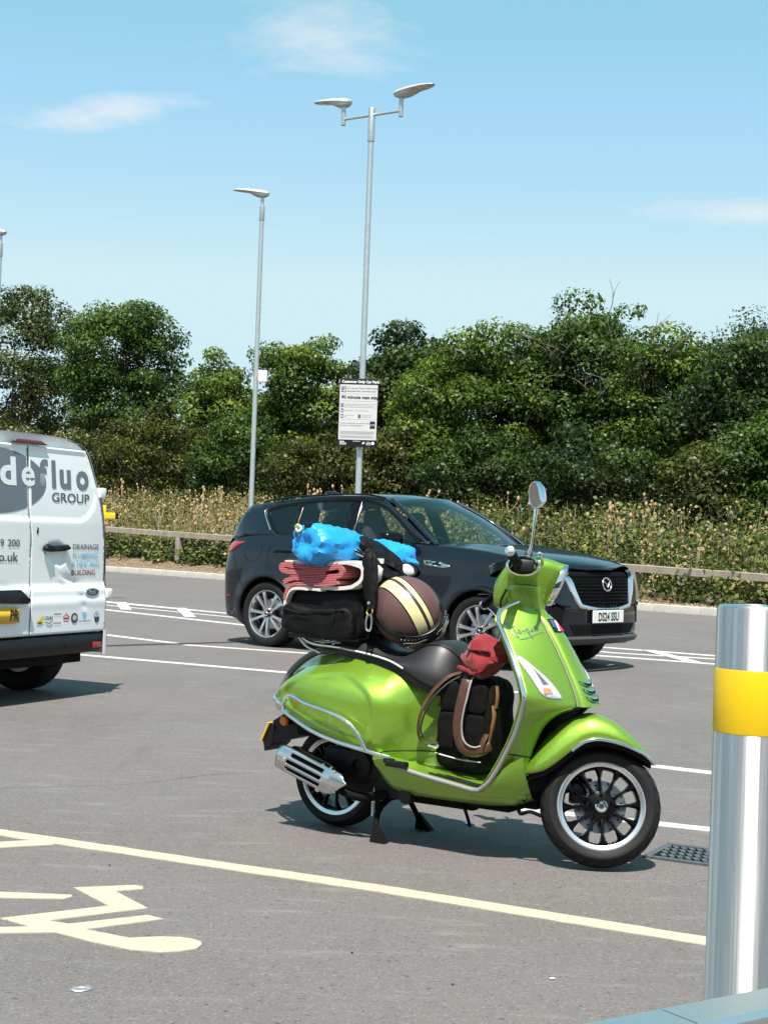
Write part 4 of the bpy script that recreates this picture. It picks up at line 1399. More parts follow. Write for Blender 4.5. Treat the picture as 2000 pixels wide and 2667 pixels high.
# ---- wheels (built round the y axis at the origin)
def wheel(name, parent, R, W, rim_r, tread):
    v, f = lathe_geo([(0, -W * .40), (.030, -W * .40), (.060, -W * .30), (.066, -W * .12), (.055, W * .25), (0, W * .25)], 30, 'y')
    w = mk(name, v, f, BLACK_GLOSS, parent, 35)
    prof = [(rim_r - .012, -W * .36), (rim_r + .006, -W * .47), (rim_r + (R - rim_r) * .45, -W * .53), (R - .026, -W * .47), (R - .010, -W * .33), (R - .002, -W * .15), (R, 0)]
    prof = prof + [(r, -h) for r, h in prof[-2::-1]]
    sm = [(p.x, p.y) for p in catmull([(a, b, 0) for a, b in prof], 4)]
    v, f = lathe_geo(sm, 72, 'y'); ty = mk('tyre', v, f, TYRE, w, 50)
    if tread:
        mbt = MB()
        for k in range(26):
            for s in (-1, 1):
                a0 = 2 * math.pi * (k + (.5 if s > 0 else 0)) / 26
                pts = []
                for q in range(5):
                    t = q / 4
                    h = s * W * (.06 + .36 * t); a = a0 + .11 * t + .10 * t * t
                    # on the tread surface
                    r = R - .0005 - .026 * max(0, (abs(h) / W - .10) / .37) ** 2.2
                    pts.append((r, h, a))
                ring = []
                for (r, h, a) in pts:
                    da = .016 * (1 - .5 * abs(h) / W)
                    ring.append([((r + .0012) * math.cos(a + e), h, (r + .0012) * math.sin(a + e)) for e in (-da, da)])
                mbt.add(*loft_geo(ring, False)); 
        tag(mbt.build('tread_groove', BLACK_MATT, w, 0), kind='stuff')
    # polished outer lip, black barrel
    lathe('rim', [(rim_r + .004, -W * .44), (rim_r - .002, -W * .47), (rim_r - .012, -W * .455), (rim_r - .018, -W * .43), (rim_r - .020, -W * .30)], SILVER, w, 64, 'y')
    v, f = lathe_geo([(rim_r - .0195, -W * .31), (rim_r - .024, -W * .1), (rim_r - .024, W * .3), (rim_r - .006, W * .42), (rim_r + .004, W * .44)], 64, 'y'); solidify(mk('barrel', v, f, BLACK_GLOSS, w), .004, 1)
    cap = lathe('hub_cap', [(0, -W * .50), (.010, -W * .50), (.013, -W * .47), (.020, -W * .48), (.025, -W * .44), (.026, -W * .36)], CHROME, w, 24, 'y')
    for k in range(5):
        a = 2 * math.pi * k / 5 + .4
        lathe('wheel_bolt', [(0, -W * .43), (.007, -W * .43), (.008, -W * .30)], BLACK_GLOSS, w, 10, 'y', (.045 * math.cos(a), 0, .045 * math.sin(a)))
    for k in range(12):
        a = 2 * math.pi * k / 12 + .13
        rings = []
        for t, hw, d, yy in ((0, .014, .010, -.24), (.25, .0075, .010, -.30), (.6, .0075, .011, -.34), (.85, .014, .012, -.34), (1, .026, .014, -.32)):
            r = .052 + (rim_r - .022 - .052) * t
            ca, sa = math.cos(a), math.sin(a)
            rings.append([(r * ca - e * sa, yy * W + g * d, r * sa + e * ca) for e, g in ((-hw, .3), (-hw * .35, -1), (hw * .35, -1), (hw, .3), (hw * .6, 1.2), (-hw * .6, 1.2))])
        v, f = loft_geo(rings, True, True, True); mk('spoke', v, f, BLACK_GLOSS, w, 50)
    return w


rw = wheel('rear_wheel', sc, .228, .118, .172, False)
rw.location = (0, 0, .228)

# ---- steered front assembly: built straight ahead, then turned about the raked steering axis
RAKE = math.radians(24)
P0 = Vector((1.26, 0, .235))
MS = Matrix.Translation(P0) @ Matrix.Rotation(math.radians(33), 4, Vector((-math.sin(RAKE), 0, math.cos(RAKE)))) @ Matrix.Translation(-P0)
fork = bpy.data.objects.new('front_fork', None); link(fork, sc); fork.matrix_local = MS
fw = wheel('front_wheel', fork, .241, .112, .174, True)
fw.location = (1.265, 0, .245)
v, f = lathe_geo([(.060, .012), (.105, .012), (.105, .016), (.060, .016), (.060, .012)], 48, 'y')
dsc = mk('brake_disc', v, f, DISC, fork, 30); dsc.location = (1.265, 0, .245)
mbd = MB()
for k in range(24):
    a = 2 * math.pi * k / 24; r = .075 + .011 * (k % 3)
    mbd.add(*lathe_geo([(0, .0112), (.0042, .0112)], 8, 'y', (r * math.cos(a), 0, r * math.sin(a))))
tag(mbd.build('drilling', BLACK_MATT, dsc, 0), kind='stuff')
mb = MB(); mb.box((1.175, .03, .29), (.07, .05, .085), bev=.012); mb.box((1.20, .03, .33), (.06, .03, .05), bev=.01); mb.build('brake_caliper', BLACK_GLOSS, fork)
tube('suspension_arm', [(1.265, .065, .245), (1.22, .072, .28), (1.17, .074, .33), (1.15, .06, .42), (1.12, .02, .52)], [.026, .028, .03, .03, .026], ENGINE, fork, 5, 10)
lathe('damper', [(0, 0), (.024, 0), (.026, .01), (.026, .14), (.018, .15), (0, .15)], STEEL, fork, 16, 'z', (1.15, .055, .35))
# mudguard
FT = [(.955, .345), (.965, .39), (.987, .432), (1.032, .504), (1.094, .571), (1.16, .602), (1.21, .611), (1.279, .594), (1.35, .547), (1.418, .485), (1.462, .443)]
FL = [(.95, .335), (1.02, .357), (1.067, .392), (1.113, .433), (1.182, .487), (1.235, .499), (1.275, .497), (1.402, .468), (1.462, .436)]
FW = [(.955, .060), (1.0, .088), (1.08, .108), (1.2, .120), (1.3, .115), (1.4, .085), (1.44, .05), (1.462, .012)]
ftop = catmull([(x, 0, z) for x, z in FT], 6)
rings = []
for p in ftop:
    x = p.x; w = itp(FW, x); zt = p.z; zl = min(itp(FL, x), zt - .004)
    ring = []
    for k in range(-12, 13):
        a = math.pi / 2 * k / 12
        c = abs(math.sin(a)) ** .85; e = abs(math.cos(a)) ** .62
        ring.append((x + .0 * c, math.copysign(w * c, k), zl + (zt - zl) * e))
    rings.append(ring)
v, f = loft_geo(rings, False)
mud = mk('mudguard', v, f, GREEN, fork, 60); solidify(mud, .004, -1)
rim_path = [(x, -itp(FW, x) - .002, itp(FL, x) + .002) for x in [1.125 + .335 * i / 20 for i in range(21)]]
rim_path = rim_path + [(1.470, 0, .437)] + [(p[0], -p[1], p[2]) for p in rim_path[::-1]]
tube('mudguard_bumper', rim_path, .0085, CHROME, mud, 1, 8)
lip = [(x, -itp(FW, x) + .002, itp(FL, x) - .006) for x in [.955 + .5 * i / 30 for i in range(31)]]
rings = [[p, (p[0], p[1] + .012, p[2] - .018)] for p in lip]
for s in (1, -1):
    v, f = loft_geo([[(q[0], q[1] * s, q[2]) for q in r] for r in rings], False); mk('inner_lip', v, f, BLACK_MATT, mud)
# ---- headset
HS = [  # x, z centre, half height, half width
    (.768, 1.120, .030, .050), (.776, 1.118, .070, .085), (.80, 1.117, .098, .108), (.85, 1.122, .110, .124), (.90, 1.126, .110, .126), (.95, 1.128, .103, .116), (1.00, 1.130, .090, .098), (1.022, 1.131, .086, .091)]
rings = []
for x, zc, hh, hw in [tuple(itp([(q[0], q[k]) for q in HS], X) if k else X for k in range(4)) for X in [.768 + .254 * i / 18 for i in range(19)]]:
    tl = .22 + .12 * (x - .768) / .254
    ring = []
    for k in range(40):
        a = 2 * math.pi * k / 40
        c, s_ = math.cos(a), math.sin(a)
        zz = math.copysign(abs(s_) ** .70, s_)
        ring.append((x + tl * hh * zz, hw * math.copysign(abs(c) ** .70, c) * (1 - .34 * (1 - zz)), zc + hh * zz))
    rings.append(ring)
v, f = loft_geo(rings, True, True, True, flip=True)
hsm = mk('headset', v, f, GREEN, fork, 50)
# neck under the headset
rings = [[(cx + rx * math.cos(a), ry * math.sin(a), z) for a in [2 * math.pi * k / 24 for k in range(24)]] for z, cx, rx, ry in ((1.0, .905, .075, .065), (1.04, .895, .085, .075), (1.075, .885, .10, .09), (1.10, .885, .10, .09))]
v, f = loft_geo(rings, True, True, True); mk('steering_neck', v, f, GREEN, fork, 60)
# headlamp with a hexagonal chrome bezel
hexp = [(math.copysign(abs(math.cos(a)) ** .8, math.cos(a)) * .090, math.copysign(abs(math.sin(a)) ** .8, math.sin(a)) * .085) for a in [2 * math.pi * k / 32 for k in range(32)]]
def bz(k, x): return [(x + .34 * p[1] * k, p[0] * k, 1.131 + p[1] * k) for p in hexp]
v, f = loft_geo([bz(1.02, 1.014), bz(1.03, 1.022), bz(1.0, 1.034), bz(.92, 1.038), bz(.86, 1.032)], True)
bez = mk('headlamp_bezel', v, f, CHROME, fork, 40)
v, f = loft_geo([bz(.87, 1.033), bz(.6, 1.041), bz(.2, 1.044)], True, False, True); mk('headlamp_lens', v, f, LENS, bez, 60)
# dash
v, f = loft_geo([[(.80 + .055 * math.cos(a) * k, .07 * math.sin(a) * k, 1.185 + h + .02 * math.cos(a) * k) for a in [2 * math.pi * q / 24 for q in range(24)]] for k, h in ((1.1, -.02), (1.05, .018), (.85, .022), (.0, .020))], True)
mk('instrument', v, f, BLACK_GLOSS, fork, 40)
for s in (-1, 1):
    # chrome switch collar, switch block, grip
    g0 = Vector((.862, s * .105, 1.155)); g1 = Vector((.853, s * .175, 1.165)); g2 = Vector((.835, s * .215, 1.170)); g3 = Vector((.806, s * .345, 1.180))
    if s > 0:   # the far grip sits lower and further back with the bars turned
        g1 = Vector((.815, .185, 1.125)); g2 = Vector((.795, .22, 1.120)); g3 = Vector((.735, .34, 1.082))
    rings = []
    for c, r1, r2 in ((Vector((.875, s * .10, 1.150)), .060, .050), (Vector((.872, s * .15, 1.156)), .066, .044), (Vector((.868, s * .178, 1.160)), .066, .042)):
        rings.append([c + Vector((math.cos(a) * r1, s * .012 * math.cos(a), math.sin(a) * r2)) for a in [2 * math.pi * k / 24 for k in range(24)]])
    v, f = loft_geo(rings, True, flip=(s < 0)); mk('handlebar_cover', v, f, GREEN, fork, 60)
    rings = []
    for d, k in ((0, 1.03), (.006, 1.07), (.016, 1.05), (.020, .92), (.012, .80)):
        c = Vector((.868, s * (.176 + d), 1.160))
        rings.append([c + Vector((math.cos(a) * .066 * k, s * .012 * math.cos(a), math.sin(a) * .042 * k)) for a in [2 * math.pi * q / 24 for q in range(24)]])
    v, f = loft_geo(rings, True, flip=(s < 0)); mk('switch_collar', v, f, CHROME, fork, 60)
    mb = MB(); mb.box((.875, s * .185, 1.160), (.075, .035, .050), bev=.010); mb.build('switchgear', BLACK_PLASTIC, fork)
    grip = tube('grip', [g1, g2, g2.lerp(g3, .3), g2.lerp(g3, .7), g3], [.021, .021, .0185, .019, .0195], BLACK_PLASTIC, fork, 5, 16)
    dg = (g3 - g2).normalized()
    tube('bar_end', [g3 - dg * .002, g3 + dg * .010, g3 + dg * .014], [.0205, .0205, .017], SILVER, grip, 3, 16)
    for q in range(7):
        c = g2.lerp(g3, .15 + .12 * q); tube('grip_ring', [c - dg * .002, c + dg * .002], .0203, BLACK_MATT, grip, 1, 14)
    # brake lever with ball end
    dz = Vector((-.06, 0, -.075)) if s > 0 else Vector((0, 0, 0))
    lv = tube('brake_lever', [Vector(q) + dz for q in ((.925, s * .16, 1.168), (.940, s * .20, 1.170), (.938, s * .26, 1.175), (.925, s * .315, 1.183))], [.009, .008, .007, .006], CHROME, fork, 5, 8)
    lathe('lever_ball', [(0, -.012), (.007, -.010), (.0115, 0), (.007, .010), (0, .012)], CHROME, lv, 14, 'y', Vector((.923, s * .322, 1.184)) + dz)
# right hand mirror
stem = tube('mirror_stem', [(.885, -.17, 1.185), (.888, -.19, 1.215), (.894, -.205, 1.25), (.897, -.218, 1.32), (.900, -.222, 1.392)], [.013, .008, .0052, .0052, .010], CHROME, fork, 5, 10)
mb = MB(); mb.box((.886, -.178, 1.20), (.032, .030, .045), bev=.01); mb.build('mirror_clamp', BLACK_PLASTIC, stem)
MC = Vector((.893, -.225, 1.446))
MK = .88
mo = [(-.048, -.030), (-.040, -.045), (-.010, -.056), (.025, -.050), (.048, -.020), (.046, .02), (.030, .05), (.0, .066), (-.030, .060), (-.046, .03)]
msm = smooth_poly(mo, 4)
Mm = basis(MC, (.42, -.88, .0), (-.24, -.10, .965))   # mirror faces back to the rider
rings = [[Mm @ Vector((p[0] * k * -MK, p[1] * k * MK, d)) for p in msm] for k, d in ((.93, .006), (1.0, .008), (1.03, 0), (.97, -.016), (.7, -.032), (.25, -.040))]
v, f = loft_geo(rings, True, False, True); mir = mk('mirror_shell', v, f, CHROME, fork, 60)
mk('mirror_glass', [Mm @ Vector((-p[0] * .94 * MK, p[1] * .94 * MK, .0062)) for p in msm], [tuple(range(len(msm)))[::-1]], MIRROR, mir, 0)
# phone holder on the left of the bars
mb = MB(); mb.box((.775, .16, 1.215), (.055, .085, .018), bev=.006); mb.box((.75, .19, 1.205), (.03, .04, .04), bev=.006); mb.box((.80, .14, 1.20), (.02, .03, .05), bev=.005); mb.build('phone_holder', BLACK_PLASTIC, fork)

# the steered parts belong straight to the scooter
for o in list(fork.children):
    L0 = o.matrix_basis.copy()
    o.parent = sc
    o.matrix_basis = MS @ L0
bpy.data.objects.remove(fork)

# ------------------------------------------------------------------ luggage on the scooter
from mathutils import noise as mnoise


def on_scooter(name, label, cat, group=None):
    return thing(name, label, cat, SO, SYAW, group)


def cloth_blob(dims, c, power=3.0, amp=.012, freq=9.0, ridge=True, seed=0, n=26, shape=None):
    """rounded box with creases; shape(u) may move points"""
    bm = bmesh.new()
    bmesh.ops.create_cube(bm, size=2.0)
    bmesh.ops.subdivide_edges(bm, edges=bm.edges[:], cuts=n, use_grid_fill=True)
    vs = []
    for q in bm.verts:
        p = q.co
        k = (abs(p.x) ** power + abs(p.y) ** power + abs(p.z) ** power) ** (1 / power)
        u = p / k
        w = Vector((u.x * dims[0], u.y * dims[1], u.z * dims[2]))
        nn_ = Vector((u.x / dims[0], u.y / dims[1], u.z / dims[2])).normalized()
        m = mnoise.noise(w * freq + Vector((seed * 7.1, seed * 3.3, seed)))
        m2 = mnoise.noise(w * freq * 2.3 + Vector((seed, seed * 5.1, 4)))
        d = (1 - abs(m) * 2.4 - abs(m2) * .8) if ridge else m
        w = w + nn_ * amp * d
        if shape: w = shape(u, w)
        vs.append(Vector(c) + w)
    bm.verts.index_update()
    fs = [tuple(x.index for x in fc.verts) for fc in bm.faces]
    bm.free()
    return vs, fs


NYLON = mat('black nylon', (0.0035, 0.0035, 0.004), 0.6, spec=0.16, bump=(260, 0.3, 0.002), noise=(12, (0.007, 0.007, 0.0075), .6))
MESHF = mat('black padded mesh', (0.005, 0.005, 0.005), 0.85, spec=0.15, bump=(380, 0.6, 0.004))
BLUE = mat('blue dry bag fabric', (0.012, 0.25, 0.62), 0.38, noise=(6, (0.02, 0.34, 0.72), .6))
CREAM = mat('cream blanket wool', (0.62, 0.58, 0.53), 0.95, bump=(160, .5, .003), sheen=.3)
RED1 = mat('dark red blanket stripe', (0.27, 0.035, 0.045), 0.95, bump=(200, .5, .003), sheen=.2)
RED2 = mat('pale red blanket stripe', (0.50, 0.15, 0.15), 0.95, bump=(200, .5, .003), sheen=.2)
LEATHER = mat('brown leather', (0.060, 0.024, 0.014), 0.42, noise=(25, (0.10, 0.042, 0.024), .8), bump=(120, .2, .002))
TAN = mat('tan leather', (0.22, 0.105, 0.04), 0.5, noise=(25, (0.25, 0.11, 0.04), .8))
REDC = mat('red cotton', (0.22, 0.006, 0.011), 0.8, bump=(300, .3, .002), sheen=.2)
YEL = mat('pale yellow cord', (0.72, 0.66, 0.30), .6)

# tail bag
tb = on_scooter('tail_bag', 'boxy black fabric tail bag strapped behind the seat under the folded blanket', 'bag')
v, f = cloth_blob((.205, .175, .108), (-.015, 0, .955), 7, .006, 7, True, 1)
mk('bag_body', v, f, NYLON, tb, 60)
def pouch(u, w):
    w.z += .030 * max(0, u.x * -1) * (1 if u.z < 0 else .2) - .018 * (1 - abs(u.x)) * (1 if u.z > .3 else 0)
    return w
v, f = cloth_blob((.19, .030, .072), (-.02, -.185, .915), 5, .010, 8, True, 3, shape=pouch)
pk = mk('side_pocket', v, f, NYLON, tb, 60)
tube('pocket_cord', [(-.20, -.218, .972), (-.14, -.222, .958), (-.09, -.224, .950), (-.03, -.224, .962), (.06, -.222, .966), (.14, -.218, .974)], .0035, BLACK_PLASTIC, pk, 5, 6)
tube('pocket_cord', [(.085, -.222, .985), (.09, -.225, .95), (.085, -.224, .92)], .004, BLACK_PLASTIC, pk, 4, 6)
v, f = cloth_blob((.03, .15, .08), (.175, 0, .945), 4, .006, 8, True, 5); mk('front_pocket', v, f, NYLON, tb, 60)
for y in (-.11, .11):
    tube('bag_strap', [(-.225, y, .87), (-.228, y, .98), (-.20, y, 1.065), (.0, y, 1.068), (.18, y, 1.062), (.20, y, .98), (.19, y, .85)], .011, BLACK_PLASTIC, tb, 5, 8, flat=.35)
mb = MB(); mb.box((-.02, 0, .845), (.38, .30, .02), bev=.008); mb.build('base_board', BLACK_PLASTIC, tb)

# folded blanket
bl = on_scooter('folded_blanket', 'folded picnic blanket with cream outside and red striped folds on the black tail bag', 'blanket')


def ribbon(name, prof, y0, y1, t, m_, parent, ny=10, jit=.004, seed=0):
    path = catmull([(p[0], 0, p[1]) for p in prof], 6)
    rings = []
    for j in range(ny + 1):
        y = y0 + (y1 - y0) * j / ny
        top, bot = [], []
        for i, p in enumerate(path):
            d = (path[min(i + 1, len(path) - 1)] - path[max(0, i - 1)]).normalized(); nrm = Vector((-d.z, 0, d.x))
            o_ = jit * mnoise.noise(Vector((p.x * 12, y * 9, seed))) + (jit * 1.2 * mnoise.noise(Vector((p.x * 30, y * 4, seed + 9))))
            e = jit * mnoise.noise(Vector((p.x * 20, seed, j * .5))) * (1 if j in (0, ny) else 0)
            top.append(Vector((p.x, y + e, p.z)) + nrm * (t / 2 + o_)); bot.append(Vector((p.x, y + e, p.z)) + nrm * (-t / 2 + o_))
        rings.append(top + bot[::-1])
    v, f = loft_geo(rings, True, True, True)
    return mk(name, v, f, m_, parent, 50)


ribbon('outer_fold', [(-.205, 1.070), (-.10, 1.062), (.05, 1.064), (.15, 1.075), (.195, 1.10), (.212, 1.135), (.195, 1.165), (.12, 1.178), (.0, 1.170), (-.12, 1.172), (-.205, 1.168)], -.195, .21, .016, CREAM, bl, seed=1)
ribbon('hanging_flap', [(-.195, .975), (-.19, 1.01), (-.165, 1.045), (-.11, 1.056), (.0, 1.056)], -.205, -.04, .012, CREAM, bl, seed=4)
# fat S-folds of ribbed red cloth
def stripe_cloth():
    m = mat('ribbed red blanket cloth', (.30, .03, .045), .95, sheen=.2)
    nt = m.node_tree; b_ = nt.nodes['Principled BSDF']
    tc = nt.nodes.new('ShaderNodeTexCoord'); wv = nt.nodes.new('ShaderNodeTexWave'); wv.bands_direction = 'Z'
    wv.inputs['Scale'].default_value = 42; wv.inputs['Distortion'].default_value = 3.0; wv.inputs['Detail'].default_value = 2; wv.inputs['Detail Scale'].default_value = .6
    nt.links.new(tc.outputs['Object'], wv.inputs['Vector'])
    cr = nt.nodes.new('ShaderNodeValToRGB'); cr.color_ramp.elements[0].color = (.15, .012, .022, 1); cr.color_ramp.elements[1].color = (.60, .20, .20, 1)
    e = cr.color_ramp.elements.new(.45); e.color = (.36, .045, .062, 1)
    nt.links.new(wv.outputs['Fac'], cr.inputs['Fac']); nt.links.new(cr.outputs['Color'], b_.inputs['Base Color'])
    return m


RED_RIB = stripe_cloth()
ribbon('red_fold', [(.02, 1.136), (-.08, 1.126), (-.17, 1.128), (-.212, 1.134), (-.222, 1.146), (-.208, 1.158), (-.15, 1.157), (-.05, 1.146), (.04, 1.152), (.085, 1.162)], -.202, .19, .023, RED_RIB, bl, seed=21, jit=.003)
ribbon('red_fold', [(.085, 1.160), (.103, 1.148), (.098, 1.126), (.06, 1.117), (-.02, 1.112), (-.11, 1.116), (-.17, 1.122)], -.200, .19, .022, RED_RIB, bl, seed=22, jit=.003)
ribbon('red_fold', [(.075, 1.103), (.03, 1.094), (-.05, 1.092), (-.12, 1.098), (-.17, 1.094), (-.205, 1.080)], -.203, .19, .020, RED_RIB, bl, seed=23, jit=.004)
ribbon('red_fold', [(.09, 1.092), (.04, 1.078), (-.04, 1.076), (-.11, 1.080), (-.155, 1.072), (-.18, 1.045), (-.192, 1.005)], -.207, .19, .014, RED_RIB, bl, seed=24, jit=.003)

# blue dry bag lying across the load
db = on_scooter('dry_bag', 'bright blue roll-top dry bag lying across the top of the load', 'dry bag')
ca = Vector((-.055, -.245, 1.255)); cb_ = Vector((.085, .36, 1.175))
ax = (cb_ - ca).normalized(); sx = ax.cross(Vector((0, 0, 1))).normalized(); sz = sx.cross(ax)
rings = []
NB = 46
for i in range(NB + 1):
    t = i / NB
    r = itp([(0, .072), (.05, .088), (.14, .096), (.3, .102), (.5, .082), (.60, .080), (.75, .088), (.93, .084), (.98, .065), (1, .03)], t)
    ring = []
    for k in range(44):
        a = 2 * math.pi * k / 44
        p = ca.lerp(cb_, t)
        pleat = .0045 * math.sin(a * 9 + 2 * mnoise.noise(Vector((t * 5, a, 2)))) * max(0, 1 - t / .26) + .012 * math.sin(a * 7 + 1) * max(0, (t - .82) / .18)
        cr = .012 * (1 - 2.3 * abs(mnoise.noise(Vector((t * 8, math.cos(a) * 2.2, math.sin(a) * 2.2))))) + .0028 * (1 - 2 * abs(mnoise.noise(Vector((t * 19, math.cos(a) * 5, math.sin(a) * 5)))))
        q = p + sx * math.cos(a) * (r + pleat + cr) * 1.12 + sz * math.sin(a) * (r * .90 + pleat + cr)
        ring.append(q)
    rings.append(ring)
v, f = loft_geo(rings, True, False, True)
mk('bag_skin', v, f, BLUE, db, 50)
ring0 = rings[0]
# gathered mouth on the near end, rolled and clipped
c0 = ca
rings = []
for t, k, w in ((0, 1.0, 0), (.25, .75, -.010), (.5, .45, -.004), (.8, .2, .010), (1.0, .06, .012)):
    rings.append([c0 + ax * w + (p - c0) * k for p in ring0])
v, f = loft_geo(rings, True, False, True, flip=True); mk('gathered_mouth', v, f, BLUE, db, 50)
v, f = cloth_blob((.080, .018, .020), (-.065, -.215, 1.318), 4, .006, 14, True, 7, 14, shape=lambda u, w: w + Vector((0, 0, -.03 * u.x ** 2))); mk('rolled_top', v, f, BLUE, db, 60)
tube('drawcord', [(-.12, -.24, 1.325), (-.10, -.25, 1.335), (-.085, -.245, 1.32), (-.095, -.255, 1.305), (-.11, -.25, 1.318)], .006, YEL, db, 5, 6)
tube('cord_loop', [(-.10, -.252, 1.31), (-.105, -.262, 1.295), (-.098, -.265, 1.285), (-.09, -.262, 1.295), (-.095, -.254, 1.308)], .0022, BLACK_PLASTIC, db, 4, 6)
mb = MB(); mb.box((-.055, -.235, 1.335), (.035, .02, .022), bev=.005); mb.build('clip', BLACK_PLASTIC, db)
for t in (.40, .50):
    c = ca.lerp(cb_, t)
    tube('strap', [c + sx * math.cos(a) * .098 + sz * math.sin(a) * .086 for a in [2 * math.pi * q / 20 for q in range(20)]], .012, BLACK_PLASTIC, db, 1, 8, closed=True, flat=.5)

# black holdall strapped across the middle of the dry bag
hb = on_scooter('strap_bag', 'crumpled black strap bag with white and blue lettering tied over the blue dry bag', 'bag')
v, f = cloth_blob((.105, .085, .085), (.135, .03, 1.165), 3, .020, 9, True, 11, 30, shape=lambda u, w: w + Vector((0, 0, -.05 * u.x)))
mk('bag_body', v, f, NYLON, hb, 50)
v, f = cloth_blob((.085, .06, .03), (.06, .0, 1.262), 3, .012, 12, True, 13, 20, shape=lambda u, w: w + Vector((0, 0, -.03 * u.x))); mk('flap', v, f, NYLON, hb, 50)
tube('carry_strap', [(.02, -.10, 1.27), (.08, -.09, 1.245), (.15, -.06, 1.215), (.22, .0, 1.175), (.26, .08, 1.13)], .014, BLACK_PLASTIC, hb, 5, 8, flat=.3)
tube('carry_strap', [(.24, .02, 1.17), (.285, .04, 1.185), (.315, .07, 1.17), (.31, .10, 1.14), (.27, .08, 1.12)], .010, BLACK_PLASTIC, hb, 5, 8, flat=.4)
tube('bungee', [(.02, -.115, 1.255), (.10, -.105, 1.235), (.17, -.075, 1.20)], .006, BLACK_GLOSS, hb, 5, 8)
Mt = basis((.085, -.083, 1.212), (.92, .10, -.33), (.2, -.1, 1))
lettering('print', 'mobile', .024, WHITE_PRINT, hb, Mt @ Matrix.Translation((0, .012, .012)), .0008)
lettering('print', 'W5', .044, mat('blue print', (.05, .16, .60), .5), hb, Mt @ Matrix.Translation((.045, -.042, .014)), .0018)
mb = MB(); mb.box((.20, -.045, 1.19), (.04, .006, .022), bev=.002); mb.build('reflective_tab', mat('reflective tab', (.8, .8, .8), .2, .6), hb)

# compact umbrella in a sleeve hanging down with a snap hook
um = on_scooter('folded_umbrella', 'black folded umbrella hanging beside the blanket with a snap hook at its tip', 'umbrella')
rings = []
for i in range(25):
    t = i / 24
    c = Vector((.222 + .035 * t, -.165 - .02 * t, 1.225 - .235 * t)); r = itp([(0, .020), (.1, .032), (.4, .036), (.75, .030), (.95, .024), (1, .016)], t)
    rings.append([c + Vector((math.cos(a) * r * (1 + .16 * math.sin(a * 5 + t * 5) + .2 * mnoise.noise(Vector((t * 7, a, 3)))), math.sin(a) * r * .8, 0)) for a in [2 * math.pi * k / 26 for k in range(26)]])
v, f = loft_geo(rings, True, True, True, flip=True); mk('canopy', v, f, NYLON, um, 50)
tube('cuff', [(.257, -.186, 1.005), (.259, -.187, .985)], .022, BLACK_PLASTIC, um, 1, 12)
lathe('button', [(0, 0), (.006, .001), (.007, .006)], SILVER, um, 10, 'y', (.257, -.212, 1.012))
BRASS = mat('brass', (.55, .38, .12), .3, 1)
tube('snap_ring', [(.250, -.200, .985), (.246, -.205, .970), (.260, -.207, .960), (.274, -.204, .970), (.270, -.200, .985)], .004, BRASS, um, 4, 8)
tube('snap_hook', [(.253, -.207, .965), (.249, -.210, .93), (.252, -.211, .90), (.266, -.210, .895), (.274, -.208, .91), (.274, -.206, .94), (.268, -.206, .962)], .0048, CHROME, um, 5, 8)

# helmet on the seat
he = on_scooter('crash_helmet', 'matt maroon open face helmet with cream stripes and goggles resting on the seat', 'helmet')
fwd_ = Vector((.819, -.16, -.55)).normalized(); up2 = (Vector((.297, -.678, .64)) - fwd_ * Vector((.297, -.678, .64)).dot(fwd_)).normalized(); rt = fwd_.cross(up2)
HC = Vector((.345, -.04, .978))
RF, RR_, RU = .160, .143, .151


def hpt(az, el_, k=1.0, lift=0):
    """point on the helmet: az 0 = front, el elevation"""
    d = fwd_ * (math.cos(el_) * math.cos(az) * RF) + rt * (math.cos(el_) * math.sin(az) * RR_) + up2 * (math.sin(el_) * RU)
    return HC + d * k + d.normalized() * lift


MAROON = mat('matt maroon', (0.105, 0.050, 0.050), 0.45, noise=(5, (0.12, 0.058, 0.058), .5))
HCREAM = mat('cream stripe', (0.66, 0.60, 0.30), 0.38)
rings = []
for i in range(29):
    e = -math.radians(62) + math.radians(152) * i / 28
    rings.append([hpt(2 * math.pi * k / 64, e) for k in range(64)])
v, f = loft_geo(rings, True, True, False, flip=True)
shell = mk('shell', v, f, MAROON, he, 60)


def band(name, off0, off1, m_, lift, e0=-30, e1=200, parent=None):
    """stripe over the crown: lateral offsets to the right"""
    rows_ = []
    for i in range(49):
        a = math.radians(e0 + (e1 - e0) * i / 48)
        row = []
        for j in range(5):
            o_ = off0 + (off1 - off0) * j / 4
            k = math.sqrt(max(.02, 1 - (o_ / RR_) ** 2))
            d = fwd_ * (math.cos(a) * RF * k) + up2 * (math.sin(a) * RU * k) + rt * o_
            row.append(HC + d + d.normalized() * lift)
        rows_.append(row)
    v, f = loft_geo(rows_, False, flip=True)
    return mk(name, v, f, m_, parent or he, 60)


band('stripe', .000, .046, HCREAM, .0012); band('stripe', -.034, -.014, HCREAM, .0012)
for o_ in (-.0365, -.0115, -.0025, .0485):
    band('pinstripe', o_ - .0022, o_ + .0022, BLACK_PLASTIC, .0016, parent=shell)
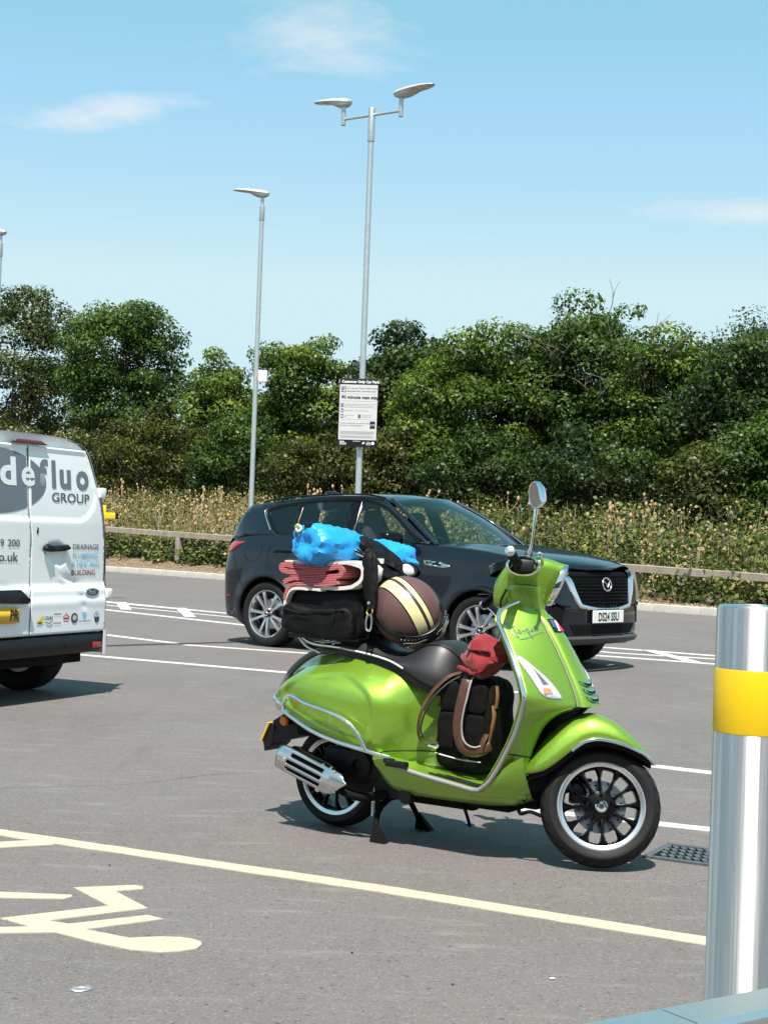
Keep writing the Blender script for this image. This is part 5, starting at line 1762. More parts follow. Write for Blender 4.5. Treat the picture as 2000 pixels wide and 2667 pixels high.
# goggle strap and goggles
pts = [hpt(2 * math.pi * k / 60, math.radians(-14 - 12 * math.cos(2 * math.pi * k / 60)), 1, .003) for k in range(60)]
rings = []
for k in range(60):
    az = 2 * math.pi * k / 60; e = math.radians(12 - 12 * math.cos(az)); h = math.radians(6)
    rings.append([hpt(az, e - h, 1, .0015), hpt(az, e - h, 1, .005), hpt(az, e, 1, .006), hpt(az, e + h, 1, .005), hpt(az, e + h, 1, .0015)])
rings.append(rings[0])
v, f = loft_geo(rings, False); mk('goggle_strap', v, f, BLACK_PLASTIC, he, 50)
rings = []
for k in range(-14, 15):
    az = math.radians(3.6 * k); c = math.cos(math.radians(6.2 * k)) ** .5 if abs(k) < 14 else .25
    h = math.radians(4 + 9 * c); e = math.radians(-4)
    rings.append([hpt(az, e - h, 1, -.004), hpt(az, e - h, 1, .020), hpt(az, e, 1, .032), hpt(az, e + h, 1, .020), hpt(az, e + h, 1, -.004)])
v, f = loft_geo(rings, False, True, True); gg = mk('goggles', v, f, BLACK_PLASTIC, he, 40)
for s in (-1, 1):
    rings = []
    for k in range(9):
        az = math.radians(s * (9 + 4.2 * k)); h = math.radians(7.5 - .045 * (k - 4) ** 2 * 5); e = math.radians(-5)
        rings.append([hpt(az, e - h, 1, .0245), hpt(az, e, 1, .0345), hpt(az, e + h, 1, .0245)])
    v, f = loft_geo(rings, False, flip=(s < 0)); mk('lens', v, f, mat('goggle lens', (.30, .26, .10), .05, .6, 1), gg, 60)
    fr = [hpt(math.radians(s * 9), math.radians(-12), 1, .026), hpt(math.radians(s * 9), math.radians(2), 1, .026), hpt(math.radians(s * 26), math.radians(3), 1, .030), hpt(math.radians(s * 43), math.radians(1.5), 1, .026), hpt(math.radians(s * 43), math.radians(-11), 1, .026), hpt(math.radians(s * 26), math.radians(-13.5), 1, .029)]
    tube('lens_frame', fr, .0024, CHROME, gg, 5, 6, closed=True)
# peaked visor edge over the goggles
vis = [hpt(math.radians(4.2 * k), math.radians(11 + .006 * k * k), 1, .004 + .020 * math.cos(math.radians(6.4 * k))) for k in range(-14, 15)]
tube('visor_edge', vis, .0065, BLACK_GLOSS, he, 1, 8)
mb = MB()
for k in range(-9, 10):
    p = hpt(math.radians(5.2 * k), math.radians(7.5), 1, .022)
    mb.add(*lathe_geo([(0, -.004), (.0035, -.002), (.0035, .002), (0, .004)], 6, 'z', p))
tag(mb.build('vent_stud', mat('grey studs', (.35, .35, .36), .4, .5), gg, 0), kind='stuff')
# dark lining seen at the bottom
rings = [[hpt(2 * math.pi * k / 48, math.radians(e), kk) for k in range(48)] for e, kk in ((-62, 1.0), (-66, .93), (-60, .85))]
v, f = loft_geo(rings, True); mk('lining', v, f, BLACK_MATT, he)

# backpack on the floorboard
bp = on_scooter('backpack', 'black mesh backpack with brown leather straps standing on the scooter floor', 'backpack')


def pack(u, w):
    w.x += .018 * u.z
    w.x *= 1 - .14 * max(0, u.z)
    if u.y < 0:
        w.y -= .012 * math.cos(u.x * 7) * (1 - u.z * u.z)
    return w


v, f = cloth_blob((.135, .115, .198), (.705, -.035, .528), 5, .006, 9, True, 21, 30, shape=pack); mk('pack_body', v, f, MESHF, bp, 60)
for (x, w_) in ((.640, .050), (.765, .045)):
    for (z, h) in ((.505, .075), (.645, .062)):
        v, f = cloth_blob((w_, .014, h), (x + .06 * (z - .5), -.152, z), 4, .003, 12, True, int(x * 100 + z * 10), 12); mk('back_pad', v, f, MESHF, bp, 60)
tube('shoulder_strap', [(.725, -.150, .735), (.727, -.178, .715), (.722, -.192, .66), (.712, -.198, .60), (.706, -.200, .54), (.712, -.200, .485), (.735, -.198, .443), (.775, -.185, .428), (.815, -.165, .440), (.835, -.14, .455)], .020, LEATHER, bp, 6, 10, flat=.28)
tube('strap_edge', [(.751, -.152, .735), (.754, -.182, .715), (.749, -.196, .66), (.738, -.202, .60), (.731, -.205, .54), (.737, -.204, .49), (.755, -.203, .462), (.785, -.190, .450), (.812, -.170, .458)], .0045, mat('grey webbing', (.30, .29, .28), .7), bp, 6, 6)
tube('shoulder_strap', [(.665, -.105, .745), (.630, -.150, .725), (.590, -.190, .675), (.555, -.205, .615), (.530, -.205, .555), (.520, -.20, .50), (.528, -.19, .455), (.560, -.175, .440), (.60, -.16, .445)], .020, LEATHER, bp, 6, 10, flat=.28)
tube('strap_edge', [(.690, -.12, .735), (.648, -.160, .708), (.608, -.198, .660), (.573, -.212, .602), (.548, -.213, .545), (.538, -.208, .50), (.545, -.198, .468)], .0045, mat('dark webbing', (.02, .02, .02), .7), bp, 6, 6)
for (a, b, c, d) in (((.838, -.11, .70), (.846, -.118, .655), (.842, -.12, .61), .013), ((.832, -.125, .62), (.840, -.13, .575), (.834, -.132, .53), .015), ((.842, -.13, .575), (.838, -.138, .53), (.826, -.14, .47), .012), ((.818, -.155, .505), (.812, -.17, .47), (.800, -.17, .432), .016)):
    tube('leather_tab', [a, b, c], d, TAN if d != .016 else LEATHER, bp, 5, 8, flat=.4)
tube('buckle', [(.565, -.188, .437), (.60, -.185, .432), (.61, -.18, .442)], .006, CHROME, bp, 4, 6)
tube('side_clip', [(.585, -.15, .60), (.60, -.155, .615), (.61, -.15, .605), (.60, -.152, .59)], .006, LEATHER, bp, 4, 6)
tube('hem_tape', [(.585, -.160, .405), (.64, -.166, .398), (.72, -.167, .390), (.80, -.158, .388)], .006, mat('hem tape', (.45, .45, .44), .6), bp, 6, 8, flat=.5)
tube('zip_line', [(.60, -.13, .60), (.615, -.140, .68), (.66, -.135, .722), (.72, -.13, .735)], .004, BLACK_PLASTIC, bp, 6, 6)
tube('carry_loop', [(.72, -.06, .72), (.715, -.065, .77), (.74, -.07, .785), (.765, -.065, .77), (.76, -.06, .72)], .010, BLACK_PLASTIC, bp, 5, 8, flat=.4)

# red cap on top of the backpack
rc = on_scooter('red_cap', 'crumpled red cotton cap hung on top of the black backpack', 'cap')


def capshape(u, w):
    w.z += .02 * u.z * math.cos(u.x * 3) - .022 * u.x * u.x * (1 if u.z > 0 else -.3)
    w.y -= .030 * max(0, -u.z) * max(0, -u.y)
    return w


v, f = cloth_blob((.090, .070, .058), (.768, -.10, .818), 2.6, .020, 8.5, True, 31, 34, shape=capshape); mk('crown', v, f, REDC, rc, 45)
tube('cap_seam', [(.725, -.172, .848), (.755, -.179, .846), (.795, -.177, .846), (.83, -.16, .842)], .007, mat('dark red lining', (.05, .008, .01), .9), rc, 5, 8, flat=.5)
ribbon('brim', [(.690, .775), (.725, .760), (.765, .752), (.81, .770), (.84, .80)], -.19, -.14, .010, REDC, rc, seed=34, jit=.010)

# ------------------------------------------------------------------ dark sports utility car
NAVY = metallic_paint('dark blue grey car paint', (0.0045, 0.0072, 0.0135), (0.009, 0.014, 0.025), 0.36, 0.42, 0.15, 0.85)


def glass_mat(name, tint, base=0.04):
    m = bpy.data.materials.new(name); m.use_nodes = True
    nt = m.node_tree; nt.nodes.remove(nt.nodes['Principled BSDF'])
    tr = nt.nodes.new('ShaderNodeBsdfTransparent'); tr.inputs['Color'].default_value = (*tint, 1)
    gl = nt.nodes.new('ShaderNodeBsdfGlossy'); gl.inputs['Roughness'].default_value = 0.01
    ge = nt.nodes.new('ShaderNodeNewGeometry'); dt = nt.nodes.new('ShaderNodeVectorMath'); dt.operation = 'DOT_PRODUCT'
    nt.links.new(ge.outputs['Normal'], dt.inputs[0]); nt.links.new(ge.outputs['Incoming'], dt.inputs[1])
    def mm(op, a, b=None):
        n = nt.nodes.new('ShaderNodeMath'); n.operation = op
        for i, q in enumerate((a, b)):
            if q is None: continue
            if isinstance(q, float): n.inputs[i].default_value = q
            else: nt.links.new(q, n.inputs[i])
        return n.outputs[0]
    # thin sheet of glass: reflectance rises towards grazing, the same from both sides
    fac = mm('ADD', mm('MULTIPLY', mm('POWER', mm('SUBTRACT', 1.0, mm('ABSOLUTE', dt.outputs['Value'])), 4.0), 0.9), 0.08)
    mx = nt.nodes.new('ShaderNodeMixShader')
    nt.links.new(fac, mx.inputs['Fac']); nt.links.new(tr.outputs[0], mx.inputs[1]); nt.links.new(gl.outputs[0], mx.inputs[2])
    nt.links.new(mx.outputs[0], nt.nodes['Material Output'].inputs['Surface'])
    return m


GLASS = glass_mat('tinted side glass', (0.72, 0.77, 0.77))
WINDSCREEN = glass_mat('windscreen glass', (0.84, 0.91, 0.91))
INTERIOR = mat('dark car interior', (0.02, 0.02, 0.022), 0.8)
ALLOY = mat('machined alloy', (0.62, 0.63, 0.65), 0.24, 0.9)
ALLOY_DK = mat('dark alloy', (0.06, 0.06, 0.065), 0.35, 0.6)
TAIL_RED = mat('red tail lamp', (0.30, 0.008, 0.010), 0.12, 0, 1.0)
PLATE_WHITE = mat('white number plate', (0.78, 0.78, 0.76), 0.35, noise=(200, (0.70, 0.70, 0.68), .4))

car = thing('suv_car', 'dark blue grey estate style sports utility car parked behind the scooter', 'car', (0.454, 16.939, 0.0), math.radians(-40))
car.scale = (1.02, 1.0, 1.0)
PLAN = catmull([(-2.31, 0, 0), (-2.305, .40, 0), (-2.285, .66, 0), (-2.23, .81, 0), (-2.08, .895, 0), (-1.7, .928, 0), (-1.0, .935, 0), (0, .935, 0), (1.0, .935, 0), (1.5, .93, 0), (1.88, .905, 0),
                (2.09, .845, 0), (2.215, .72, 0), (2.27, .50, 0), (2.30, .25, 0), (2.305, 0, 0)], 10)
ARC = [0.0]
for a, b in zip(PLAN, PLAN[1:]): ARC.append(ARC[-1] + (b - a).length)
_k0 = min(range(len(PLAN)), key=lambda i: abs(PLAN[i].x) + (0 if PLAN[i].y > .5 else 9))
S0 = ARC[_k0]
PW = [(.18, .94), (.30, .975), (.45, .985), (.62, .992), (.80, 1.0), (.95, .995), (1.08, .975), (1.18, .945), (1.27, .905)]
FXO = [(.20, -.16), (.30, -.03), (.42, .02), (.60, .02), (.75, .01), (.90, -.01), (1.0, -.05), (1.08, -.13), (1.2, -.30)]
RXO = [(.20, .12), (.32, .03), (.55, 0), (.80, .0), (.95, .02), (1.1, .05), (1.2, .10), (1.3, .20)]


def plan_at(s):
    a = s + S0
    if a <= 0: return PLAN[0]
    if a >= ARC[-1]: return PLAN[-1]
    lo, hi = 0, len(ARC) - 1
    while hi - lo > 1:
        m_ = (lo + hi) // 2
        if ARC[m_] <= a: lo = m_
        else: hi = m_
    t = (a - ARC[lo]) / (ARC[hi] - ARC[lo])
    return PLAN[lo].lerp(PLAN[hi], t)


def car_s(s, z, side=-1, lift=0.0):
    """lower body surface: s = distance along the plan from mid side (front +)"""
    p = plan_at(s)
    wf = sstep(.9, 2.2, p.x); wr = sstep(-1.2, -2.2, p.x) if p.x < -1.2 else 0
    wr = max(0.0, min(1.0, (-1.2 - p.x) / 1.0)); wr = wr * wr * (3 - 2 * wr)
    x = p.x + itp(FXO, z) * wf + itp(RXO, z) * wr
    y = p.y * itp(PW, z)
    # shoulder line and door hollow
    if abs(p.x) < 2.1:
        y += .010 * math.exp(-((z - 1.09) / .035) ** 2) - .012 * math.exp(-((z - .68) / .16) ** 2) * (1 - (p.x / 2.1) ** 4)
    for xc in (-1.45, 1.43):   # swollen wheel arches
        d = math.hypot(p.x - xc, z - .37)
        y += .028 * math.exp(-((d - .45) / .07) ** 2) * (1 if z > .2 else 0)
    if lift:
        q = plan_at(s + .01) - plan_at(s - .01)
        n = Vector((-q.y, q.x, 0)); n = n.normalized() if n.length > 0 else Vector((0, 1, 0))
        x += n.x * lift; y += n.y * lift
    return (x, side * y, z)


S_MAX = ARC[-1] - S0; S_MIN = -S0


def s_of_x(x):
    """plan arc coordinate of a side position x"""
    lo, hi = S_MIN, S_MAX
    for _ in range(40):
        m_ = (lo + hi) / 2
        if plan_at(m_).x < x: lo = m_
        else: hi = m_
    return lo


ZTOP = [(-2.30, 1.13), (-2.15, 1.19), (-1.9, 1.235), (-1.4, 1.258), (0, 1.222), (.7, 1.208), (.95, 1.200), (1.5, 1.168), (1.9, 1.120), (2.1, 1.080), (2.2, 1.045), (2.26, 1.02), (2.30, 1.01)]


def top_z(s):
    return itp(ZTOP, plan_at(s).x)


# outline of the lower body in (s, z)
out = []
for i in range(41):
    s = S_MIN + (S_MAX - S_MIN) * i / 40; out.append((s, top_z(s)))
bot = []
RA = .425


def arch(xc):
    sc_ = s_of_x(xc)
    return [(sc_ + RA * math.cos(a), .37 + RA * math.sin(a)) for a in [math.radians(-26 + (206 + 26) * k / 22) for k in range(23)]]


bot += [(S_MAX, .30), (s_of_x(2.2), .26), (s_of_x(1.95), .23)] + arch(1.43) + [(s_of_x(.9), .20), (0, .19), (s_of_x(-.95), .20)] + arch(-1.45) + [(s_of_x(-2.0), .29), (s_of_x(-2.25), .33), (S_MIN, .34)]
BODY_OUT = out + bot
GR = [(-.44, .672), (-.25, .645), (.25, .645), (.44, .672), (.53, .80), (.585, .93), (.57, 1.0), (-.57, 1.0), (-.585, .93), (-.53, .80)]


def s_of_y(y):
    """arc coordinate on the nose for a lateral position |y|"""
    lo, hi = s_of_x(1.9), S_MAX
    for _ in range(40):
        m_ = (lo + hi) / 2
        if plan_at(m_).y > abs(y): lo = m_
        else: hi = m_
    return lo


gh = [(s_of_y(y), z) for y, z in GR if y <= -.0]
gh = [(S_MAX, .645), (s_of_y(-.25), .645), (s_of_y(-.44), .672), (s_of_y(-.53), .80), (s_of_y(-.585), .93), (s_of_y(-.57), 1.0), (S_MAX, 1.0)]
for side in (-1, 1):
    vs, tris = panel_geo(BODY_OUT, .055)
    tris = [t for t in tris if not in_poly(sum((vs[i] for i in t), Vector((0, 0))) / 3, gh)]
    v = [car_s(p.x, p.y, side) for p in vs]
    mk('body_side', v, [t[::-1] for t in tris] if side > 0 else tris, NAVY, car, 50)
    # wheel arch liners and lips
    for xc in (-1.45, 1.43):
        cl = [car_s(p[0], p[1], side, .004) for p in arch(xc)]
        tube('arch_lip', cl, .016, BLACK_PLASTIC, car, 1, 8)
        rings = [[(p[0], p[1] - side * d, p[2]) for p in cl] for d in (0, .32)]
        v, f = loft_geo(rings, False, flip=(side > 0)); mk('arch_liner', v, f, BLACK_MATT, car, 60)
    # sill and lower cladding
    rings = [[car_s(s_of_x(x), z, side, l) for z, l in ((.29, .004), (.27, .016), (.20, .016), (.185, -.03))] for x in [-.98 + 1.93 * i / 10 for i in range(11)]]
    v, f = loft_geo(rings, False, flip=(side > 0)); mk('sill', v, f, BLACK_PLASTIC, car, 40)


def side_strip(name, pts, w, m_, side, parent, lift=.002, n=6):
    """thin line on the lower body side, pts in (x, z)"""
    path = [p for p in catmull([(a, 0, b) for a, b in pts], n)]
    rows_ = []
    for i, p in enumerate(path):
        d = (path[min(i + 1, len(path) - 1)] - path[max(0, i - 1)]).normalized(); nx, nz = -d.z, d.x
        rows_.append([car_s(s_of_x(p.x + nx * w / 2 * e), p.z + nz * w / 2 * e, side, lift) for e in (-1, 1)])
    v, f = loft_geo(rows_, False); return mk(name, v, f, m_, parent, 60)


SEAM = mat('shut line', (.002, .002, .002), .9)
for side in (-1, 1):
    side_strip('door_gap', [(.68, 1.205), (.70, 1.0), (.70, .6), (.66, .32)], .010, SEAM, side, car)
    side_strip('door_gap', [(-.36, 1.22), (-.38, .9), (-.38, .33)], .010, SEAM, side, car)
    side_strip('door_gap', [(-1.36, 1.255), (-1.45, 1.10), (-1.47, .99), (-1.40, .86)], .010, SEAM, side, car)
    side_strip('door_gap', [(.66, .32), (0, .315), (-.9, .32), (-1.02, .45)], .008, SEAM, side, car)
    side_strip('bonnet_gap', [(.95, 1.195), (1.5, 1.160), (1.95, 1.10), (2.08, 1.065)], .008, SEAM, side, car)
    side_strip('bumper_gap', [(-2.05, 1.02), (-1.93, .80), (-1.83, .66)], .007, SEAM, side, car)
    for x in (-1.255, -.13):
        h = tube('door_handle', [car_s(s_of_x(x - .12), 1.070, side, .012), car_s(s_of_x(x - .06), 1.077, side, .030), car_s(s_of_x(x + .06), 1.078, side, .030), car_s(s_of_x(x + .12), 1.074, side, .012)], .014, BLACK_GLOSS, car, 5, 8)
    v, f = loft_geo([[car_s(s_of_x(-1.72 + .145 * math.cos(a) * k), 1.06 + .115 * math.sin(a) * k, side, .0025) for a in [2 * math.pi * q / 28 for q in range(28)]] for k in (1.0, .965)], True)
    if side < 0: mk('fuel_flap_gap', v, f, SEAM, car, 60)
    # chrome wing vent with badge panel
    vent = [(.73, 1.058), (.74, 1.012), (.98, .985), (1.07, 1.000), (1.06, 1.015), (.98, 1.030)]
    o = panel('wing_vent', [(s_of_x(a), b) for a, b in vent], lambda s, z, side=side: car_s(s, z, side, .012), CHROME, car, res=.04, flip=(side > 0)); solidify(o, .012, -1)
    vent2 = [(.755, 1.046), (.76, 1.020), (.95, 1.002), (.96, 1.020)]
    panel('vent_mesh', [(s_of_x(a), b) for a, b in vent2], lambda s, z, side=side: car_s(s, z, side, .0145), BLACK_GLOSS, o, res=.04, flip=(side > 0))
    if side < 0:
        A = Vector(car_s(s_of_x(.79), 1.018, side, .017)); Bq = Vector(car_s(s_of_x(.92), 1.006, side, .017))
        lettering('vent_badge', 'PHEV', .024, ALLOY, o, basis(A, Bq - A, (0, 0, 1)), .0006)
    # tail lamp wrapping the corner
    tl = [(-2.14, 1.165), (-1.93, 1.165), (-2.02, 1.115), (-2.10, 1.045), (-2.20, 1.03), (-2.235, 1.10)]
    o = panel('tail_lamp', [(s_of_x(a), b) for a, b in tl], lambda s, z, side=side: car_s(s, z, side, .010), TAIL_RED, car, res=.04, flip=(side > 0)); solidify(o, .02, -1)
    rl = [(-2.17, .56), (-2.05, .555), (-2.06, .535), (-2.18, .54)]
    panel('rear_reflector', [(s_of_x(a), b) for a, b in rl], lambda s, z, side=side: car_s(s, z, side, .006), TAIL_RED, car, res=.05, flip=(side > 0))
    # door mirror
    y0 = side * .94
    v, f = cloth_blob((.085, .125, .075), (.40, y0 + side * .13, 1.265), 3.2, 0, 1, False, 0, 8, shape=lambda u, w: w + Vector((-.02 * u.y * side, 0, -.01 * u.x)))
    mir_ = mk('door_mirror', v, f, BLACK_GLOSS, car, 60)
    tube('mirror_arm', [(.50, y0 - side * .06, 1.205), (.47, y0 + side * .02, 1.205), (.42, y0 + side * .09, 1.215)], .030, BLACK_PLASTIC, mir_, 4, 8, flat=.6)

# greenhouse: side frames with window openings
YB = [(-2.25, .70), (-2.0, .80), (-1.7, .845), (-1.2, .858), (0, .862), (.5, .850), (.74, .825)]
ROOF_E = [(-2.0, 1.575), (-1.8, 1.61), (-1.5, 1.655), (-1.2, 1.683), (-.8, 1.705), (-.4, 1.710), (-.15, 1.692), (.0, 1.660)]
YR = [(-2.0, .545), (-1.6, .585), (-1.0, .610), (-.4, .618), (0, .605)]


def house(x, z, side=-1, lift=0.0):
    yb = itp(YB, x); yr = .60
    t = max(0.0, (z - 1.22) / .47)
    y = yb - (yb - yr) * (t ** 1.18) * 1.0
    if z < 1.22: y = yb
    return (x, side * (y + lift), z)


H_OUT = [(.74, 1.205), (.58, 1.315), (.40, 1.430), (.20, 1.545), (.06, 1.620), (-.06, 1.672), (-.20, 1.698), (-.4, 1.710), (-.8, 1.705), (-1.2, 1.683), (-1.5, 1.655), (-1.8, 1.61), (-2.0, 1.575), (-2.04, 1.53), (-2.15, 1.36),
         (-2.24, 1.20), (-2.15, 1.185), (-1.9, 1.23), (-1.4, 1.25), (0, 1.215), (.5, 1.205)]
WIN = {'front_window': [(.555, 1.228), (.40, 1.335), (.22, 1.450), (.02, 1.560), (-.12, 1.615), (-.26, 1.640), (-.345, 1.643), (-.29, 1.240)],
       'rear_window': [(-.46, 1.242), (-.52, 1.646), (-.85, 1.642), (-1.10, 1.625), (-1.185, 1.614), (-1.13, 1.268)],
       'quarter_window': [(-1.205, 1.270), (-1.262, 1.606), (-1.40, 1.585), (-1.56, 1.553), (-1.655, 1.522), (-1.64, 1.485), (-1.56, 1.405), (-1.48, 1.330), (-1.39, 1.277)]}
DLO = [(.66, 1.214), (.44, 1.350), (.24, 1.480), (.04, 1.585), (-.12, 1.640), (-.28, 1.664), (-.6, 1.668), (-1.0, 1.656), (-1.3, 1.626), (-1.58, 1.580), (-1.70, 1.540), (-1.70, 1.50), (-1.60, 1.40), (-1.50, 1.31), (-1.40, 1.258), (-1.1, 1.244), (0, 1.222)]
for side in (-1, 1):
    fl = side > 0
    o = panel('side_frame', H_OUT, lambda x, z, side=side: house(x, z, side), NAVY, car, .05, [DLO], flip=fl, smooth=60); solidify(o, .02, -1)
    o = panel('window_surround', DLO, lambda x, z, side=side: house(x, z, side, -.003), BLACK_GLOSS, car, .05, list(WIN.values()), flip=fl); solidify(o, .012, -1)
    for k_, w_ in WIN.items():
        panel(k_, w_, lambda x, z, side=side: house(x, z, side, -.008), GLASS, car, .12, flip=fl)
    tube('window_trim', [house(x, z, side, .003) for x, z in ((-1.715, 1.545), (-1.725, 1.50), (-1.63, 1.40), (-1.53, 1.305))], .008, CHROME, car, 4, 6)
    tube('door_edge', [house(-.44, 1.235, side, .002), house(-.50, 1.65, side, .002)], .003, BLACK_GLOSS, car, 1, 6)
    tube('door_edge', [house(-.315, 1.235, side, .002), house(-.37, 1.645, side, .002)], .004, STEEL, car, 1, 6)
    # windscreen pillar, bright in the sun
    tube('windscreen_pillar', [(.80, side * .815, 1.208), (.62, side * .775, 1.330), (.40, side * .712, 1.470), (.16, side * .640, 1.605), (.02, side * .590, 1.675)], .030, NAVY, car, 6, 10, flat=.75)


# roof
def roof_z(x, y):
    w = itp(YR, x)
    return itp(ROOF_E, x) + .048 * (1 - (y / w) ** 2)


rows_ = []
for i in range(31):
    x = -2.0 + 2.06 * i / 30
    w = itp(YR, min(x, 0)); xx = x
    rows_.append([(xx + (.10 * (1 - (q / 12) ** 2) * sstep(-.5, .06, x)), w * q / 12, roof_z(min(x, 0), w * q / 12) - (.012 if x > 0 else 0)) for q in range(-12, 13)])
v, f = loft_geo(rows_, False, flip=True); o = mk('roof', v, f, NAVY, car, 60); solidify(o, .03, -1)
v, f = cloth_blob((.10, .022, .028), (-1.35, 0, 1.755), 2.5, 0, 1, False, 0, 6, shape=lambda u, w: w + Vector((-.04 * u.z, 0, 0))); mk('roof_antenna', v, f, NAVY, o, 60)
for side in (-1, 1):
    tube('roof_rail', [(-1.85, side * .60, 1.625), (-1.5, side * .625, 1.675), (-.8, side * .640, 1.722), (-.3, side * .640, 1.726), (-.05, side * .625, 1.694)], .010, BLACK_GLOSS, o, 5, 8)
# windscreen
rows_ = []
for i in range(15):
    t = i / 14
    row = []
    for q in range(-10, 11):
        a = q / 10
        b0 = Vector((.98 - .22 * a * a, .80 * a, 1.215)); t0 = Vector((.145 - .13 * a * a, .585 * a, 1.672 + .045 * (1 - a * a)))
        p = b0.lerp(t0, t); p.z += .045 * math.sin(math.pi * t); row.append(p)
    rows_.append(row)
v, f = loft_geo(rows_, False); mk('windscreen', v, f, WINDSCREEN, car, 60)
tube('scuttle', [(.80, -.83, 1.20), (.93, -.5, 1.205), (1.0, 0, 1.208), (.93, .5, 1.205), (.80, .83, 1.20)], .035, BLACK_PLASTIC, car, 6, 8, flat=.4)
# rear screen and tailgate
rows_ = [[(x0, w * q / 6, z0 + c * (1 - (q / 6) ** 2)) for q in range(-6, 7)] for x0, w, z0, c in ((-2.0, .545, 1.575, .045), (-2.06, .58, 1.50, .02), (-2.22, .69, 1.24, .0), (-2.26, .72, 1.14, 0))]
v, f = loft_geo(rows_, False); mk('rear_screen', v, f, BLACK_GLOSS, car, 60)
prism('spoiler', [(-2.02, 1.60), (-2.10, 1.590), (-2.08, 1.572), (-2.0, 1.560)], -.5, .5, NAVY, car, bev=.008)
# bonnet
rows_ = []
for i in range(25):
    x = .78 + 1.50 * i / 24
    s = s_of_x(min(x, 2.295)) if x < 2.05 else None
    zt_ = itp(ZTOP, x)
    w = abs(car_s(s_of_x(min(x, 2.28)), zt_)[1]) if x < 2.2 else itp([(2.2, .52), (2.24, .42), (2.28, .22)], x)
    row = []
    for q in range(-14, 15):
        a = q / 14
        cr = itp([(.78, .030), (1.2, .058), (1.9, .060), (2.2, .045), (2.28, .02)], x) * (1 - abs(a) ** 2.6)
        cr += .012 * (math.exp(-((abs(a) - .62) / .10) ** 2)) * sstep(2.2, 1.2, x) if x < 2.2 else 0
        xo = itp(FXO, zt_) * sstep(.9, 2.2, x)
        row.append((x + xo + .05 * (1 - a * a) * sstep(1.5, 2.25, x), w * a, zt_ + cr))
    rows_.append(row)
v, f = loft_geo(rows_, False, flip=True); o = mk('bonnet', v, f, NAVY, car, 60); solidify(o, .015, -1)


# nose: everything on the front is placed by (y, z)
def nose(y, z, lift=0.0):
    p = Vector(car_s(s_of_y(max(abs(y), .001)), z, -1))
    x = p.x
    if abs(y) < .02: x = car_s(S_MAX, z)[0]
    return (x + lift, y, z)


gp = panel('grille', GR, lambda y, z: nose(y, z, -.045), BLACK_MATT, car, .06)
for k in range(9):
    z = .70 + k * .033
    hw = itp([(.66, .44), (.80, .52), (.93, .575), (1.0, .56)], z) - .01
    tube('grille_bar', [nose(hw * q / 6, z, -.028 + .0) for q in range(-6, 7)], .007, BLACK_MATT, gp, 1, 6)
for k in range(-13, 14):
    y = k * .041
    zz0 = .66 + .05 * max(0, (abs(y) - .25) / .25); zz1 = .99
    if abs(y) > .44: zz0 = .68 + (abs(y) - .44) * 2.2
    tube('grille_slat', [nose(y, zz0, -.034), nose(y, (zz0 + zz1) / 2, -.034), nose(y, zz1, -.034)], .005, BLACK_PLASTIC, gp, 1, 5)
# chrome wing round the grille
wing = [(-.735, .985), (-.64, .955), (-.585, .90), (-.54, .80), (-.465, .685), (-.41, .662), (-.2, .640), (0, .636), (.2, .640), (.41, .662), (.465, .685), (.54, .80), (.585, .90), (.64, .955), (.735, .985)]
wid = [.010, .040, .046, .042, .032, .024, .014, .012, .014, .024, .032, .042, .046, .040, .010]
path = catmull([(a, b, 0) for a, b in wing], 5)
rows_ = []
for i, p in enumerate(path):
    d = (path[min(i + 1, len(path) - 1)] - path[max(0, i - 1)]).normalized()
    w = wid[min(i // 5, 14)] * (1 - (i % 5) / 5) + wid[min(i // 5 + 1, 14)] * (i % 5) / 5
    rows_.append([nose(p.x - d.y * w * e, p.y + d.x * w * e, l) for e, l in ((-1, -.02), (-.8, .012), (0, .018), (.8, .012), (1, -.02))])
v, f = loft_geo(rows_, False, flip=False); mk('grille_wing', v, f, CHROME, car, 50)
# emblem: ring with a winged V
em = tube('emblem', [nose(.078 * math.cos(a), .880 + .064 * math.sin(a) * (1.02 if math.sin(a) > 0 else 1), .014) for a in [2 * math.pi * k / 28 for k in range(28)]], .0075, ALLOY, car, 1, 8, closed=True)
tube('emblem_wing', [nose(-.072, .912, .016), nose(-.04, .903, .018), nose(-.012, .872, .018), nose(0, .852, .018), nose(.012, .872, .018), nose(.04, .903, .018), nose(.072, .912, .016)], .0065, ALLOY, em, 4, 6)
# headlamps: dark slim units beside the grille
for s_ in (-1, 1):
    hl = [(s_ * .60, 1.015), (s_ * .60, .945), (s_ * .70, .955), (s_ * .80, .985), (s_ * .855, 1.035), (s_ * .78, 1.04)]
    o = panel('headlamp', hl, lambda y, z: nose(y, z, .006), GLASS_DARK, car, .04, flip=(s_ < 0)); solidify(o, .02, -1)
    for z in (.985, 1.005):
        tube('light_bar', [nose(s_ * .585, z, .012), nose(s_ * .63, z, .012), nose(s_ * .67, z + .002, .012)], .008, CHROME, o, 3, 6)
    ai = [(s_ * .66, .66), (s_ * .76, .70), (s_ * .80, .60), (s_ * .78, .50), (s_ * .70, .48)]
    panel('air_intake', ai, lambda y, z: nose(y, z, .004), BLACK_MATT, car, .05, flip=(s_ < 0))
    tube('intake_trim', [nose(s_ * .60, .665, .012), nose(s_ * .70, .67, .012), nose(s_ * .775, .69, .012), nose(s_ * .815, .60, .010), nose(s_ * .80, .48, .010)], .009, BLACK_GLOSS, car, 5, 6)
lowp = [(-.62, .50), (-.50, .37), (.50, .37), (.62, .50), (.40, .475), (-.40, .475)]
panel('lower_intake', [(-.60, .485), (-.52, .385), (.52, .385), (.60, .485)], lambda y, z: nose(y, z, .004), BLACK_MATT, car, .06)
